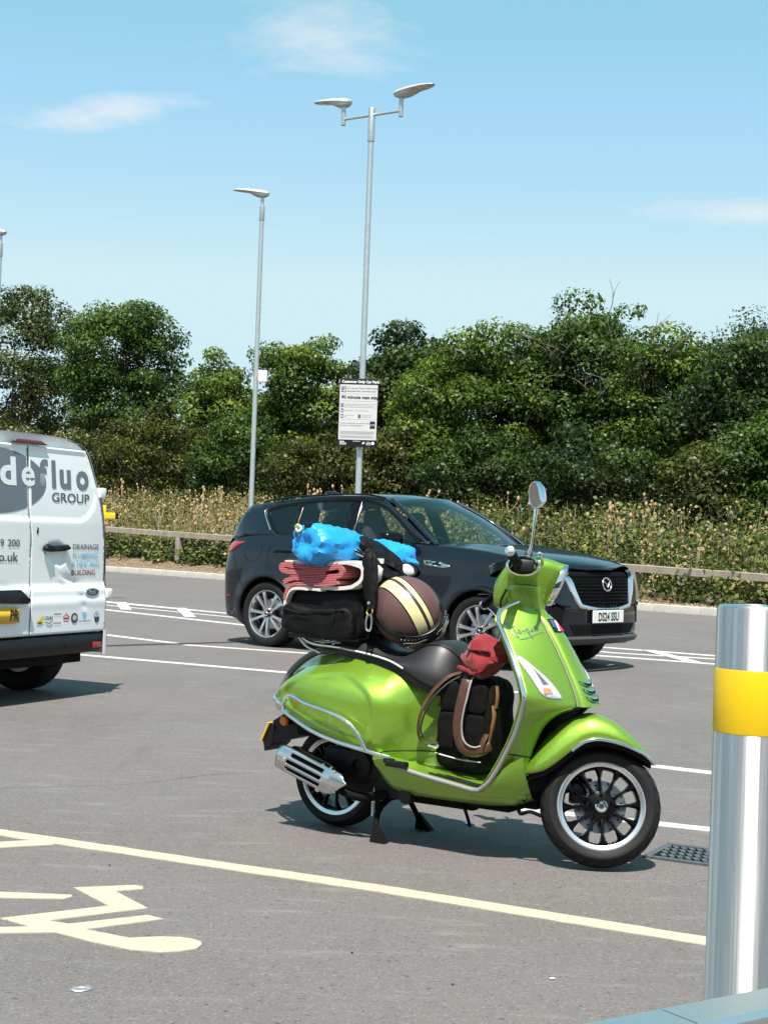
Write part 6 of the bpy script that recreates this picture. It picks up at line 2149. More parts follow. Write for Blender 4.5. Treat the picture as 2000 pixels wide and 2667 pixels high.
v, f = loft_geo([[nose(.80 * q / 10, z, l) for q in range(-10, 11)] for z, l in ((.37, .006), (.345, .045), (.30, .040), (.275, -.02))], False); mk('skid_plate', v, f, mat('grey cladding', (.045, .046, .05), .5), car, 40)
pc = Vector(nose(0.0, .562, .030)); PX = pc.x - .005
o = prism('number_plate', [(-.315, .50), (.255, .50), (.255, .625), (-.315, .625)], PX, PX + .012, PLATE_WHITE, car, 'yz', bev=.004)
lettering('plate_number', 'DS24 SSU', .118, BLACK_PRINT, o, basis((PX + .0135, -.030, .5215), (0, 1, 0), (0, 0, 1)), .0035, 'CENTER', xs=.80)
mb = MB(); mb.box((PX - .02, -.03, .56), (.03, .50, .14), bev=.01); mb.build('plate_plinth', BLACK_PLASTIC, car)
# wheels
cw = None
def car_wheel(parent, x, y, side):
    v, f = lathe_geo([(0, -.045), (.045, -.045), (.062, -.03), (.065, .05), (0, .05)], 24, 'y')
    w = mk('wheel', v, f, ALLOY_DK, parent, 40)
    R, W, rr = .368, .245, .268
    prof = [(rr - .01, -W * .40), (rr + .012, -W * .49), (rr + .05, -W * .52), (R - .022, -W * .49), (R - .006, -W * .40), (R, -W * .2), (R, 0)]
    prof = prof + [(r, -h) for r, h in prof[-2::-1]]
    sm = [(p.x, p.y) for p in catmull([(a, b, 0) for a, b in prof], 3)]
    v, f = lathe_geo(sm, 56, 'y'); mk('tyre', v, f, RUBBER, w, 50)
    lathe('rim', [(rr + .006, -W * .44), (rr - .004, -W * .47), (rr - .014, -W * .44), (rr - .022, -W * .30), (rr - .03, W * .3)], ALLOY, w, 48, 'y')
    v, f = lathe_geo([(0, W * .05), (rr - .03, W * .05)], 40, 'y'); mk('brake_backing', v, f, BLACK_MATT, w, 0)
    lathe('brake_disc', [(.08, 0), (.17, 0), (.17, .02), (.08, .02)], DISC, w, 36, 'y')
    for k in range(10):
        a = 2 * math.pi * k / 10 + .16 + (.085 if k % 2 else -.085)
        rings = []
        for t, hw, yy in ((0, .020, -.34), (.3, .016, -.40), (.8, .019, -.44), (1, .026, -.42)):
            r = .045 + (rr - .02 - .045) * t; ca, sa = math.cos(a), math.sin(a)
            rings.append([(r * ca - e * sa, yy * W + g, r * sa + e * ca) for e, g in ((-hw, .02), (-hw * .8, 0), (hw * .8, 0), (hw, .02), (hw * .5, .045), (-hw * .5, .045))])
        v, f = loft_geo(rings, True, True, True); mk('spoke', v, f, ALLOY, w, 30)
    lathe('centre_cap', [(0, -.115), (.026, -.113), (.030, -.10), (.030, -.08)], ALLOY_DK, w, 20, 'y')
    lathe('cap_ring', [(.018, -.116), (.0215, -.119), (.025, -.114)], ALLOY, w, 20, 'y')
    for k in range(5):
        a = 2 * math.pi * k / 5 + .5
        lathe('wheel_nut', [(0, -.105), (.010, -.105), (.011, -.08)], ALLOY, w, 8, 'y', (.048 * math.cos(a), 0, .048 * math.sin(a)))
    w.location = (x, y, R); w.rotation_euler = (0, 0, 0 if side < 0 else math.pi)
    return w


w0 = car_wheel(car, -1.45, -.815, -1)
for x, y, s_ in ((1.43, -.815, -1), (-1.45, .815, 1), (1.43, .815, 1)):
    c = copy_tree(w0, car); c.location = (x, y, .368); c.rotation_euler = (0, .3 * x, 0 if s_ < 0 else math.pi)
w0.rotation_euler = (0, .35, 0)
# underside and cabin
mb = MB(); mb.box((0, 0, .36), (2.2, 1.55, .24)); mb.box((1.6, 0, .42), (1.1, .95, .3)); mb.box((-1.7, 0, .42), (1.0, .95, .3)); mb.build('underbody', BLACK_MATT, car)
mb = MB(); mb.box((-.45, 0, .62), (2.6, 1.62, .1)); mb.build('cabin_floor', INTERIOR, car)
mb = MB(); mb.box((.72, 0, 1.06), (.40, 1.5, .24), bev=.06); mb.build('dashboard', INTERIOR, car)
for y in (-.38, .38):
    v, f = cloth_blob((.10, .25, .33), (-.30, y, 1.08), 3, 0, 1, False, 0, 8, shape=lambda u, w: w + Vector((-.10 * u.z, 0, 0))); se = mk('front_seat', v, f, INTERIOR, car, 60)
    v, f = cloth_blob((.055, .135, .105), (-.42, y, 1.46), 3, 0, 1, False, 0, 6); mk('headrest', v, f, INTERIOR, se, 60)
v, f = cloth_blob((.12, .66, .28), (-1.18, 0, 1.05), 4, 0, 1, False, 0, 10, shape=lambda u, w: w + Vector((-.10 * u.z, 0, 0))); se = mk('rear_seat', v, f, INTERIOR, car, 60)
for y in (-.40, .40):
    v, f = cloth_blob((.05, .13, .07), (-1.30, y, 1.365), 3, 0, 1, False, 0, 6); mk('headrest', v, f, INTERIOR, se, 60)
tube('steering_wheel', [(.42 + .06 * math.sin(a), -.38 + .18 * math.cos(a), 1.12 + .165 * math.sin(a)) for a in [2 * math.pi * k / 24 for k in range(24)]], .014, BLACK_PLASTIC, car, 1, 8, closed=True)
mb = MB(); mb.box((.17, 0, 1.60), (.05, .22, .06), bev=.015); mb.build('interior_mirror', BLACK_PLASTIC, car)

# ------------------------------------------------------------------ white van (its back faces us)
VAN = mat('white van paint', (0.80, 0.81, 0.815), 0.30, 0, 0.7, 0.04, noise=(1.6, (0.74, 0.75, 0.76), .5))
van = thing('van', 'white panel van with dented back doors and dark grey lettering', 'van', (-2.5245, 11.0, 0), math.atan2(.42, -.907))
GREYP = mat('slate grey vinyl', (0.13, 0.155, 0.18), 0.4)
DGREYP = mat('dark grey vinyl', (0.075, 0.08, 0.085), 0.4)
BLUEP = mat('pale blue vinyl', (0.20, 0.52, 0.72), 0.4)
BRICKP = mat('brick vinyl', (0.22, 0.06, 0.03), 0.4)
V_EDGE = [(.36, .945), (.45, .956), (.59, .964), (.79, .967), (1.03, .963), (1.27, .936), (1.47, .897), (1.645, .845), (1.80, .780), (1.87, .735), (1.905, .66), (1.92, .56)]   # z, half width


def van_x(r, z):
    """depth of the back face (x forward into the van) at right offset r, height z: bowed doors with a few dents"""
    w = itp(V_EDGE, z)
    x = .012 * (abs(r) / .97) ** 4
    x += .05 * max(0, (z - 1.30) / .6) ** 1.5
    x += -.020 * sstep(.86, .80, z) * sstep(.66, .74, z)          # swage bulge above the plate
    x += -.030 * sstep(.78, .66, z)                                 # lower panel stands out
    # upper window panel recess
    rec = [(-.5, 1.318), (.585, 1.318), (.68, 1.345), (.775, 1.43), (.80, 1.51), (.745, 1.70), (.69, 1.84), (-.5, 1.84)]
    d = seg_dist((abs(r), z), rec)
    x += .010 * sstep(-.004, .012, d)
    # dents of the right hand door
    for (a, b, s1, s2, dep) in ((.50, .885, .10, .022, .016), (.42, .842, .06, .014, .010), (.60, .80, .05, .02, -.008), (.64, .69, .05, .02, .008), (-.20, .80, .12, .03, .010)):
        x += dep * math.exp(-((r - a) / s1) ** 2 - ((z - b + .25 * (r - a)) / s2) ** 2)
    # hand hole
    hh = [(.15, 1.10), (.24, 1.155), (.34, 1.16), (.435, 1.115), (.43, 1.02), (.38, .990), (.28, 1.0)]
    x += .026 * sstep(-.004, .016, seg_dist((r, z), hh))
    return x


def vp(r, z, lift=0.0):
    """back face point; r to the right seen from behind"""
    return (van_x(r, z) - lift, -r, z)


def door_panel(name, sgn):
    ed = [(sgn * (itp(V_EDGE, z) - (.035 + .03 * sstep(1.3, 1.8, z))), z) for z in [.49 + (1.855 - .49) * i / 24 for i in range(25)]]
    mid = [(sgn * .0025 + s_of, z) for s_of, z in ((-.010, 1.855), (-.010, 1.39), (.012, 1.21), (.018, .87), (-.004, .69), (-.006, .49))]
    poly = ed + mid
    o = panel(name, poly, lambda r, z: vp(r, z, .004), VAN, van, .018, flip=False, smooth=70); solidify(o, .03, -1)
    return o


dr = door_panel('back_door', 1); dl = door_panel('back_door', -1)
# body shell: rounded box sections going forward
def ring(x, k=1.0, zt=0.0):
    pts = []
    for z, w in V_EDGE: pts.append((x, -w * k, z + zt * (z - 1.2)))
    top = [(x, y, 1.925 + zt * .72 + .02 * (1 - (y / .56) ** 2)) for y in (-.50, -.3, 0, .3, .50)]
    l = [(x, w * k, z + zt * (z - 1.2)) for z, w in V_EDGE[::-1]]
    return pts + top + l
def bring(xo, k):
    pts = [(van_x(w, z) + xo, -w * k, z) for z, w in V_EDGE]
    top = [(van_x(.5, 1.9) + xo, y, 1.925 + .02 * (1 - (y / .56) ** 2)) for y in (-.50, -.3, 0, .3, .50)]
    return pts + top + [(p[0], -p[1], p[2]) for p in pts[::-1]]


r0 = bring(.0, .955); r1 = bring(.012, .985); r2 = bring(.045, 1.0)
v, f = loft_geo([r0, r1, r2, ring(.5, 1.01), ring(1.5, 1.02), ring(2.6, 1.02), ring(3.3, 1.0), ring(3.7, .95, -.25), ring(4.25, .9, -.55)], True, False, True)
mk('body_shell', v, f, VAN, van, 50)
v, f = loft_geo([[(p[0] + .03, p[1] * .99, p[2]) for p in r0], [(p[0] + .031, p[1] * .3, 1.1 + (p[2] - 1.1) * .3) for p in r0]], True, False, True)
mk('door_frame', v, f, VAN, van, 30)
tube('door_seam', [vp(r, z, .001) for r, z in ((-.009, 1.855), (-.009, 1.39), (.013, 1.21), (.019, .87), (-.003, .69), (-.005, .49))], .0035, SEAM, van, 5, 6)
# high level brake light
o = panel('brake_light', [(-.205, 1.866), (.20, 1.866), (.125, 1.893), (-.125, 1.893)], lambda r, z: vp(r, z, .022), mat('dark red lamp', (.11, .006, .012), .2, 0, .6), van, .05, flip=False); solidify(o, .03, -1)
o = panel('brake_light', [(-.55, 1.866), (-.215, 1.866), (-.135, 1.893), (-.50, 1.893)], lambda r, z: vp(r, z, .022), mat('dark red lamp left', (.11, .006, .012), .2, 0, .6), van, .05, flip=False)
bpy.data.objects.remove(o)
for s_ in (-1, 1):
    for z in (1.545, .772):
        w = itp(V_EDGE, z)
        mb = MB(); mb.box((van_x(w, z) + .01, -s_ * (w + .015), z), (.05, .075, .078), bev=.012); hg = mb.build('hinge', VAN, van)
        mb = MB(); mb.box((van_x(w, z) + .02, -s_ * (w + .055), z), (.03, .012, .062), bev=.004); mb.build('hinge_pin', BLACK_PLASTIC, hg)
    rows_ = [[(van_x(itp(V_EDGE, z), z) + a, -s_ * (itp(V_EDGE, z) * 1.0 + b), z) for a, b in ((.010, -.012), (.012, .012), (.10, .022), (.16, .012))] for z in [.83 + .66 * i / 10 for i in range(11)]]
    v, f = loft_geo(rows_, False, flip=(s_ > 0)); mk('tail_lamp', v, f, mat('plum tail lamp', (.09, .008, .015), .15, 0, 1), van, 50)
# bumper with step tread
prof = [(.10, .345), (-.035, .335), (-.060, .37), (-.062, .44), (-.045, .47), (.02, .488), (.14, .488)]
rows_ = [[(a + .03 * (abs(q) / 9) ** 5, -.885 * q / 9, b) for a, b in prof] for q in range(-9, 10)]
v, f = loft_geo(rows_, False, True, True); bmp = mk('bumper', v, f, BLACK_PLASTIC, van, 40)
mb = MB()
for k in range(-21, 22):
    mb.box((-.008, k * .038, .484), (.05, .016, .008))
tag(mb.build('step_tread', BLACK_PLASTIC, bmp, 0), kind='stuff')
for s_ in (-1, 1):
    rows_ = [[(a, -s_ * b, z) for a, b in ((-.052, .870), (-.055, .905), (-.035, .945), (.03, .968), (.20, .972))] for z in (.315, .36, .44, .480, .50)]
    v, f = loft_geo(rows_, False, flip=(s_ > 0)); mk('bumper_corner', v, f, VAN, van, 50)
    mb = MB(); mb.box((-.045, -s_ * .80, .388), (.02, .12, .045), bev=.006); mb.build('bumper_reflector', TAIL_RED, bmp)
    lathe('parking_sensor', [(0, -.066), (.013, -.066), (.017, -.061), (.018, -.04)], BLACK_GLOSS, bmp, 16, 'x', (0, -s_ * .386, .405))
# handles, lock
o = panel('door_handle', smooth_poly([(.148, 1.125), (.16, 1.098), (.22, 1.092), (.40, 1.098), (.432, 1.115), (.425, 1.128), (.36, 1.132), (.20, 1.136)], 3), lambda r, z: vp(r, z, .045), BLACK_PLASTIC, van, .03, flip=False); solidify(o, .028, -1)
o = panel('door_lock', [(.072, 1.222), (.086, 1.222), (.090, 1.262), (.076, 1.268)], lambda r, z: vp(r, z, .008), BLACK_GLOSS, van, .03, flip=False); solidify(o, .008, -1)
o = panel('plate_lamp_housing', [(-.60, .823), (-.155, .823), (-.050, .748), (-.072, .722), (-.60, .742)], lambda r, z: vp(r, .775, .055 - .25 * max(0, z - .79))[:2] + (z,), BLACK_PLASTIC, van, .05, flip=False); solidify(o, .05, -1)
# number plate (only its end shows)
o = panel('number_plate', [(-.682, .590), (-.162, .590), (-.167, .700), (-.687, .700)], lambda r, z: vp(-.4, .64, .035)[:1] + (-r, z), PLATE_YELLOW, van, .1, flip=False); solidify(o, .008, -1)
Mp = basis((van_x(-.4, .64) - .0365, .176, .610), (0, -1, 0), (0, 0, 1))
lettering('plate_number', 'PR', .108, BLACK_PRINT, o, Mp, .0035, 'RIGHT', xs=.78)


# vinyl lettering: flat letters wrapped on the door
def vinyl(name, s, r0, z0, size, m_, bold=0.0, xs=1.0, lift=.0075, align='LEFT', space=1.0):
    o = lettering(name, s, size, m_, van, Matrix.Identity(4), bold, align, xs=xs, space=space)
    for q in o.data.vertices:
        r = r0 + q.co.x; z = z0 + q.co.y
        q.co = Vector(vp(r, z, lift))
    return o


def ell(cx, cz, a, b, n=56):
    return [(cx + a * math.cos(2 * math.pi * k / n), cz + b * math.sin(2 * math.pi * k / n)) for k in range(n)]


OV = ell(-.40, 1.590, .592, .232)
right = [p for p in OV if p[0] > -.012]; 
panel('logo_oval', [p for p in ell(-.40, 1.590, .592, .232) if p[0] > .004] + [], lambda r, z: vp(r, z, .0065), GREYP, van, .03, flip=False)
panel('logo_oval', [p for p in ell(-.40, 1.590, .592, .232) if p[0] < -.022], lambda r, z: vp(r, z, .0065), GREYP, van, .03, flip=False)
VW = mat('white vinyl', (.70, .72, .74), .35)
vinyl('logo_lettering', 'o', -.600, 1.567, .272, VW, .012, 1.35, .0085)
vinyl('logo_lettering', 'd', -.335, 1.567, .272, VW, .009, 1.40, .0085)
vinyl('logo_lettering', 'e', -.100, 1.567, .272, VW, .005, 1.25, .0085)
vinyl('logo_lettering', 'f', .112, 1.567, .272, GREYP, .010, 1.18, .0075)
vinyl('logo_lettering', 'l', .252, 1.567, .272, GREYP, .010, 1.12, .0075)
vinyl('logo_lettering', 'u', .348, 1.567, .272, GREYP, .010, 1.12, .0075)
vinyl('logo_lettering', 'o', .558, 1.567, .272, GREYP, .010, 1.06, .0075)
vinyl('logo_lettering', 'GROUP', .250, 1.458, .098, DGREYP, .0012, 1.42)
vinyl('phone_lettering', '9', -.335, 1.127, .072, DGREYP, .0008, 1.25); vinyl('phone_lettering', '200', -.252, 1.127, .072, DGREYP, .0008, 1.25)
vinyl('web_lettering', 'o.uk', -.345, 1.022, .092, DGREYP, .0012, 1.30)
vinyl('trade_lettering', 'DRAINAGE', .505, 1.110, .058, DGREYP, .0004, 1.18)
vinyl('trade_lettering', 'PLUMBING', .503, 1.043, .058, BLUEP, .0004, 1.22)
vinyl('trade_lettering', '& HEATING', .503, .980, .058, BLUEP, .0004, 1.18)
vinyl('trade_lettering', 'BUILDING', .500, .916, .058, BRICKP, .0006, 1.18)
# maker's oval
o = panel('maker_badge', ell(.746, .787, .088, .033, 30), lambda r, z: vp(r, z, .012), CHROME, van, .03, flip=False); solidify(o, .010, -1)
panel('badge_field', ell(.746, .787, .078, .026, 30), lambda r, z: vp(r, z, .0135), mat('badge navy', (.010, .018, .06), .2, 0, .8), o, .03, flip=False)
vinyl('badge_name', 'Ford', .693, .776, .044, ALLOY, .0006, 1.05, .0152)
# row of accreditation stickers
panel('sticker', [(.055, .570), (.145, .575), (.145, .640)], lambda r, z: vp(r, z, .0075), mat('sticker yellow', (.75, .60, .05), .5), van, .03, flip=False)
vinyl('sticker_lettering', 'safe', .075, .572, .032, BLACK_PRINT, .0006, 1.0, .009)
vinyl('sticker_lettering', 'CHAS', .160, .598, .036, BLACK_PRINT, .0006, 1.05, .0075)
tube('sticker_smile', [vp(r, z, .008) for r, z in ((.17, .582), (.21, .570), (.25, .584))], .0022, BLACK_PRINT, van, 4, 5)
for k in range(7):
    t = k / 7
    panel('sticker', [(.272 + .09 * t, .630), (.280 + .09 * t, .630), (.275 + .09 * t, .640), (.267 + .09 * t, .640)], lambda r, z: vp(r, z, .0075), BLACK_PRINT, van, .05, flip=False)
    panel('sticker', [(.272 + .09 * t, .565), (.280 + .09 * t, .565), (.275 + .09 * t, .575), (.267 + .09 * t, .575)], lambda r, z: vp(r, z, .0075), REDP, van, .05, flip=False)
for k, (a, b, c) in enumerate(((.388, .612, .007), (.400, .622, .007), (.418, .630, .008), (.436, .622, .007), (.448, .612, .007))):
    panel('sticker', ell(a, b, c, c, 10), lambda r, z: vp(r, z, .0075), REDP, van, .05, flip=False)
panel('sticker', [(.385, .592), (.452, .592), (.452, .606), (.385, .606)], lambda r, z: vp(r, z, .0075), REDP, van, .05, flip=False)
vinyl('sticker_lettering', 'Mastered', .385, .574, .014, BLACK_PRINT, 0, 1.1, .0075)
panel('sticker', ell(.519, .600, .042, .038, 24), lambda r, z: vp(r, z, .0075), mat('sticker dark', (.05, .06, .06), .5), van, .04, flip=False)
panel('sticker', ell(.519, .603, .026, .020, 20), lambda r, z: vp(r, z, .0085), mat('sticker pale', (.45, .52, .48), .5), van, .04, flip=False)
for a, b, w, h in ((.615, .625, .055, .012), (.622, .606, .042, .018), (.628, .590, .030, .010)):
    panel('sticker', [(a, b), (a + w, b), (a + w, b + h), (a, b + h)], lambda r, z: vp(r, z, .0075), BLUEP, van, .05, flip=False)
vinyl('sticker_lettering', 'Constructionline', .575, .567, .022, DGREYP, 0, 1.05, .0075)
panel('sticker', ell(.809, .598, .034, .042, 24), lambda r, z: vp(r, z, .0075), mat('sticker navy', (.03, .05, .12), .5), van, .04, flip=False)
panel('sticker', [p for p in ell(.809, .600, .029, .037, 30) if p[1] > .598], lambda r, z: vp(r, z, .0085), VW, van, .04, flip=False)
vinyl('sticker_lettering', '★', .793, .606, .034, DGREYP, 0, 1, .0095)
# underbody and wheels
mb = MB(); mb.box((2.0, 0, .36), (3.8, 1.6, .22)); mb.box((.25, 0, .33), (.40, 1.2, .16), bev=.03); mb.box((.35, -.62, .27), (.24, .22, .14), bev=.04); mb.build('underbody', BLACK_MATT, van)


def van_wheel(x, y):
    v, f = lathe_geo([(0, -.10), (.10, -.10), (.20, -.07), (.21, .07), (0, .07)], 32, 'y')
    w = mk('wheel', v, f, STEEL, van, 30)
    prof = [(.20, -.09), (.23, -.108), (.30, -.11), (.335, -.09), (.34, -.04), (.34, .04), (.335, .09), (.30, .11), (.23, .108), (.20, .09)]
    sm = [(p.x, p.y) for p in catmull([(a, b, 0) for a, b in prof], 3)]
    v, f = lathe_geo(sm, 40, 'y'); mk('tyre', v, f, RUBBER, w, 50)
    w.location = (x, y, .34)
    return w


for x, y in ((.62, -.78), (.62, .78), (3.5, -.78), (3.5, .78)): van_wheel(x, y)

# ------------------------------------------------------------------ lamp columns
LAMP_GREY = mat('lamp casting grey', (0.46, 0.47, 0.47), 0.45, 0.2)
LED = mat('lamp glass', (0.50, 0.50, 0.47), 0.2)


def lamp_head(parent, x, y, z, ang, k=1.0):
    """flat LED lantern pointing along ang, on a spigot at (x, y, z)"""
    M = Matrix.Translation((x, y, z)) @ Matrix.Rotation(ang, 4, 'Z') @ Matrix.Rotation(math.radians(-5), 4, 'Y') @ Matrix.Scale(k, 4)
    st = [(-.14, .03, .030, .000), (-.12, .085, .050, -.05), (-.02, .130, .070, -.100), (.12, .150, .070, -.095), (.24, .160, .072, -.055), (.32, .160, .066, -.006), (.50, .145, .050, -.002), (.62, .105, .034, .004), (.70, .045, .018, .008)]
    rings = []
    for u, w, t, b in st:
        rings.append([(u, w * c, .10 + (t * s if s > 0 else (.0 - b) * s)) for c, s in ((-1, 0), (-.85, .55), (-.45, .92), (0, 1), (.45, .92), (.85, .55), (1, 0), (.8, -.75), (.35, -1), (-.35, -1), (-.8, -.75))])
    v, f = loft_geo(rings, True, True, True, flip=True)
    hd = mk('lamp_head', v, f, LAMP_GREY, parent, 40, M)
    v, f = box_geo((.44, 0, .096), (.26, .19, .012), .004); mk('lamp_glass', v, f, LED, hd, 30, M)
    v, f = box_geo((-.135, 0, .11), (.04, .05, .02), .004); mk('latch', v, f, LAMP_GREY, hd, 30, M)
    return hd


def column(label, x, y, h, r0=.058, r1=.050):
    t = thing('lamp_post', label, 'lamp post', (x, y, 0), 0, 'grey lamp posts of the car park')
    z0 = z_park(x, y) if uu(x, y) < UK else z_verge(tt(x, y), uu(x, y)) - .1
    lathe('column', [(0, z0 - .2), (.075, z0 - .2), (.075, z0 + 1.2), (r0 + .004, z0 + 1.26), (r0, z0 + 1.3), (r1, h)], STEEL, t, 20)
    return t


p1 = column('tall grey twin-headed lamp post carrying the parking notice behind the dark car', -.478, 27.8, 8.62)
lathe('spigot', [(.062, 8.42), (.064, 8.43), (.064, 9.02), (.060, 9.03), (0, 9.03)], STEEL, p1, 20)
for z in (8.50, 8.60, 8.85):
    for a in (0.3, 2.4, 4.5):
        mb = MB(); mb.box((.066 * math.cos(a), .066 * math.sin(a), z), (.012, .012, .012)); mb.build('grub_screw', STEEL, p1)
AD = Vector((.82, -.57, 0))
for s in (-1, 1):
    e = AD * s * .64
    tube('bracket_arm', [(0, 0, 8.90), (e.x * .97, e.y * .97, 8.90)], .026, STEEL, p1, 1, 12)
    lathe('arm_socket', [(0, 8.79), (.040, 8.79), (.042, 8.80), (.042, 9.20), (0, 9.20)], STEEL, p1, 16, 'z', (e.x, e.y, 0))
    lamp_head(p1, e.x, e.y, 9.12, math.atan2(AD.y * s, AD.x * s))
p2 = column('slim grey single-headed lamp post with a white camera box beside the verge', -3.0, 34.7, 8.60)
lathe('spigot', [(.058, 8.30), (.062, 8.31), (.062, 8.62), (.040, 8.63), (.040, 8.92), (0, 8.92)], STEEL, p2, 18)
lamp_head(p2, 0, 0, 8.82, math.radians(176))
mb = MB(); mb.box((.155, -.02, 4.77), (.20, .13, .26), bev=.01); mb.build('camera_box', mat('white box', (.75, .75, .73), .4), p2)
mb = MB(); mb.box((.06, 0, 4.74), (.10, .05, .05)); mb.build('box_bracket', STEEL, p2)
p3 = column('grey lamp post cut off by the left edge of the picture above the trees', -10.42, 40.7, 8.62)
lathe('spigot', [(.058, 8.30), (.062, 8.31), (.062, 8.66), (.040, 8.67), (.040, 8.96), (0, 8.96)], STEEL, p3, 18)
lamp_head(p3, 0, 0, 8.86, math.radians(176))

# ------------------------------------------------------------------ parking notice
sg = thing('parking_sign', 'tall black and white car park notice fixed to the twin-headed lamp post', 'sign', (-.53, 27.66, 3.475), math.radians(-6))
SIGN_W = mat('white sign face', (.52, .52, .515), .5)
SIGN_K = mat('black sign face', (.006, .006, .007), .4)
mb = MB(); mb.box((0, 0, 0), (.70, .012, 1.23), bev=.004); mb.build('sign_panel', SIGN_K, sg)
mb = MB(); mb.box((0, -.008, .005), (.686, .004, .995)); mb.build('white_field', SIGN_W, sg)
mb = MB(); mb.box((0, .04, .35), (.16, .05, .05)); mb.box((0, .04, -.35), (.16, .05, .05)); mb.build('clip', STEEL, sg)
GREYT = mat('grey sign print', (.10, .10, .10), .5); GREYT2 = mat('pale grey sign print', (.33, .33, .33), .5); SBLUE = mat('blue sign print', (.02, .10, .22), .5)


def sgt(s, x, z, size, m_, bold=0.0, xs=1.0):
    return lettering('sign_lettering', s, size, m_, sg, basis((x, -.0115, z), (1, 0, 0), (0, 0, 1)), bold, xs=xs)


def sgb(x0, x1, z0, z1, m_, d=-.0112):
    mb = MB(); mb.box(((x0 + x1) / 2, d, (z0 + z1) / 2), (x1 - x0, .0014, z1 - z0)); return mb.build('sign_block', m_, sg, 0)


sgt('Customer Only Car Park', -.310, .535, .062, WHITE_PRINT, .0022, 1.06)
sgb(-.315, -.225, .365, .470, SIGN_K); sgb(-.305, -.235, .375, .462, SIGN_W, -.0122)
lettering('sign_lettering', 'P', .09, SBLUE, sg, basis((-.298, -.0135, .387), (1, 0, 0), (0, 0, 1)), .004)
sgt('For use by Costa Coffee Dunball', -.205, .425, .042, GREYT, .0006, 1.02); sgt('Business Park customers only', -.205, .372, .042, GREYT, .0006, 1.02)
sgt('90 minute max stay', -.312, .248, .080, SIGN_K, .0030, 1.06)
sgb(-.315, .32, .335, .337, GREYT2); sgb(-.315, .32, .205, .208, GREYT2)
sgb(-.318, -.265, .095, .162, SBLUE); sgb(-.318, -.265, -.002, .066, SBLUE); sgb(-.318, -.265, -.10, -.035, SIGN_K); sgb(-.310, -.275, -.092, -.05, SIGN_W, -.0122); sgb(0, .05, -.10, -.035, GREYT)
lettering('sign_lettering', '!', .06, SIGN_W, sg, basis((-.298, -.0135, .108), (1, 0, 0), (0, 0, 1)), .003); lettering('sign_lettering', 'o', .07, SIGN_W, sg, basis((-.313, -.0135, .012), (1, 0, 0), (0, 0, 1)), .003)
for i, (w, t) in enumerate(((.56, 'Costa Coffee Dunball Business Park customers must enter their'), (.52, 'full vehicle registration into the terminal at the till to'), (.49, 'obtain a permit for an additional 60 minutes free parking'))):
    sgt(t, -.25, .143 - .028 * i, .022, GREYT, 0, 1.12)
sgt('Blue Badge holders - all terms & conditions apply', -.25, .025, .023, GREYT, 0, .95)
sgt('Park within marked', -.25, -.058, .022, GREYT); sgt('bays', -.25, -.085, .022, GREYT); sgt('No parking on yellow', .065, -.058, .022, GREYT); sgt('lines/hatched areas', .065, -.085, .022, GREYT)
sgb(-.315, .32, -.125, -.123, GREYT2)
sgt('Failure to comply with the terms & conditions', -.318, -.205, .031, GREYT, .0003, 1.0); sgt('will result in a Parking Charge of:', -.318, -.245, .031, GREYT, .0003, 1.0)
sgb(.222, .315, -.285, -.155, SIGN_K); lettering('sign_lettering', '£100', .052, SIGN_W, sg, basis((.2290, -.0135, -.238), (1, 0, 0), (0, 0, 1)), .0006, xs=.74)
for i in range(4):
    sgb(-.315, .315 - .02 * (i % 2), -.345 - .016 * i, -.337 - .016 * i, GREYT2)
for i in range(3):
    sgb(-.315, .305 - .05 * (i % 2), -.425 - .016 * i, -.417 - .016 * i, GREYT2)
for (a, b, z0, z1) in ((-.318, -.235, -.532, -.520), (-.318, -.195, -.560, -.550), (-.318, -.200, -.580, -.572), (-.08, .06, -.520, -.514), (.17, .24, -.535, -.528), (.16, .25, -.56, -.552), (.16, .25, -.580, -.573)):
    sgb(a, b, z0, z1, WHITE_PRINT, -.0075)
v, f = lathe_geo([(0, -.0085), (.028, -.0085)], 18, 'y', (.285, 0, -.548)); mk('sign_roundel', v, f, WHITE_PRINT, sg, 0)
v, f = loft_geo([[(.10 + .03 * t + .011 * e, -.0085, -.565 + .035 * t - .008 * e) for e in (-1, 1)] for t in (0, .5, 1)], False); mk('sign_roundel', v, f, WHITE_PRINT, sg, 0)

# ------------------------------------------------------------------ yellow marker behind the rail fence
ym = thing('marker_post', 'yellow marker post with a black-ended crosspiece behind the fence by the van', 'post', (-4.74, 26.0, 0), .2)
YELLOW = mat('yellow marker paint', (.72, .50, .01), .4)
mb = MB(); mb.box((0, 0, .75), (.07, .07, 1.3), bev=.008); mb.box((0, 0, 1.50), (.09, .09, .25), bev=.01); mb.build('post', YELLOW, ym)
mb = MB(); mb.box((.10, 0, 1.45), (.20, .10, .10), bev=.01); mb.build('crosspiece', YELLOW, ym)
mb = MB(); mb.box((.225, 0, 1.45), (.05, .11, .11), bev=.006); mb.build('end_cap', BLACK_PLASTIC, ym)

# ------------------------------------------------------------------ stainless bollard and rail in the foreground


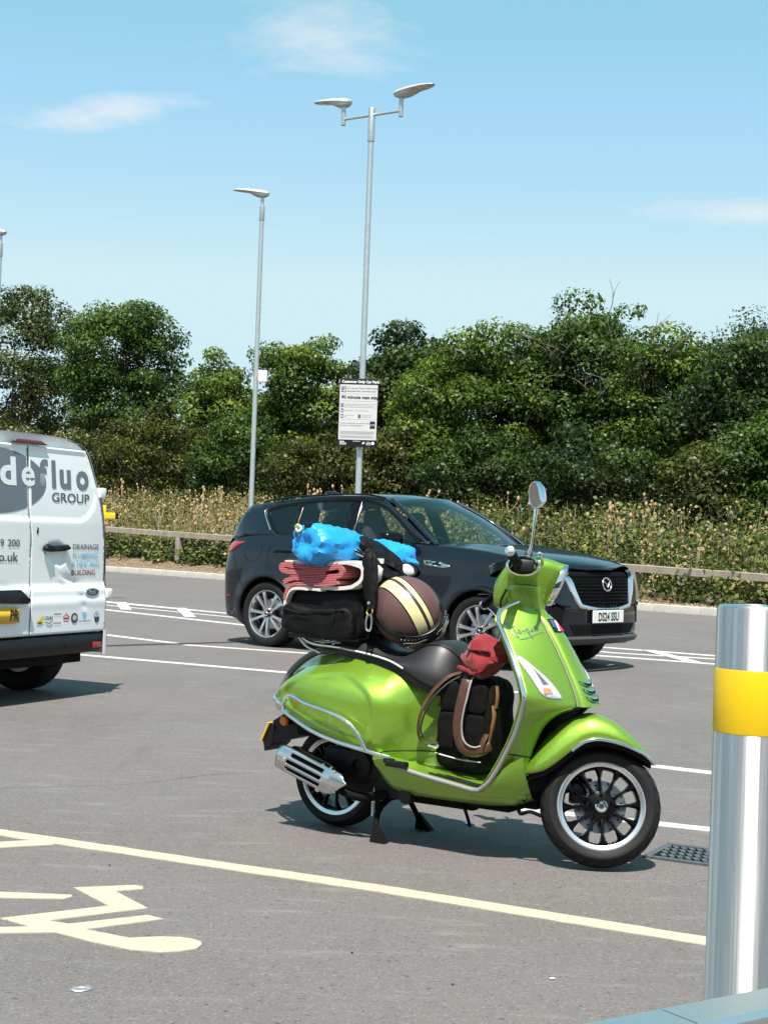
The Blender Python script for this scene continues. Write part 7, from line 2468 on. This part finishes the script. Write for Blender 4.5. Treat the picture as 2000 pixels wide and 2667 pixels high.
def brushed(name, col, rough, aniso=.75):
    m = mat(name, col, rough, 1.0)
    nt = m.node_tree; b = nt.nodes['Principled BSDF']
    b.inputs['Anisotropic'].default_value = aniso; b.inputs['Anisotropic Rotation'].default_value = .25
    tg = nt.nodes.new('ShaderNodeTangent'); tg.direction_type = 'RADIAL'; tg.axis = 'Z'; nt.links.new(tg.outputs[0], b.inputs['Tangent'])
    tc = nt.nodes.new('ShaderNodeTexCoord'); mp = nt.nodes.new('ShaderNodeMapping'); mp.inputs['Scale'].default_value = (60, 60, .8)
    n = nt.nodes.new('ShaderNodeTexNoise'); n.inputs['Scale'].default_value = 3; n.inputs['Detail'].default_value = 3
    nt.links.new(tc.outputs['Object'], mp.inputs[0]); nt.links.new(mp.outputs[0], n.inputs['Vector'])
    r = nt.nodes.new('ShaderNodeMapRange'); r.inputs['From Min'].default_value = .3; r.inputs['From Max'].default_value = .7; r.inputs['To Min'].default_value = rough * .7; r.inputs['To Max'].default_value = rough * 1.4
    nt.links.new(n.outputs['Fac'], r.inputs[0]); nt.links.new(r.outputs[0], b.inputs['Roughness'])
    return m


STAINLESS = brushed('brushed stainless', (.80, .79, .79), .50, .92)
bo = thing('bollard', 'brushed stainless steel bollard with a broad yellow band at the right edge', 'bollard', (.683, 2.8, 0))
lathe('bollard_tube', [(.0700, -.3), (.0700, 1.194), (.0685, 1.200), (.065, 1.203), (0, 1.203)], STAINLESS, bo, 64)
lathe('reflective_band', [(.0704, .974), (.0710, .976), (.0710, 1.087), (.0704, 1.089)], mat('yellow reflective tape', (.78, .50, .004), .45), bo, 64)
RAILM = mat('satin aluminium rail', (.74, .74, .75), .38, 1.0, noise=(40, (.66, .66, .68), .5))
RD = math.atan2(.555, .832)
hr = thing('hand_rail', 'flat satin metal barrier rail crossing the bottom right corner', 'rail', (.338, 1.672, 0), RD)
prof = [(-.030, .742), (.030, .742), (.033, .748), (.033, .792), (.028, .799), (-.028, .799), (-.033, .792), (-.033, .748)]
for a, b in ((-.62, -.0012), (.0012, .95)):
    v, f = loft_geo([[(x, y, z) for y, z in prof] for x in (a, b)], True, True, True); mk('top_rail', v, f, RAILM, hr, 30)
for x in (-.55, .88):
    mb = MB(); mb.box((x, 0, .37), (.05, .045, .74), bev=.006); mb.build('post', RAILM, hr)
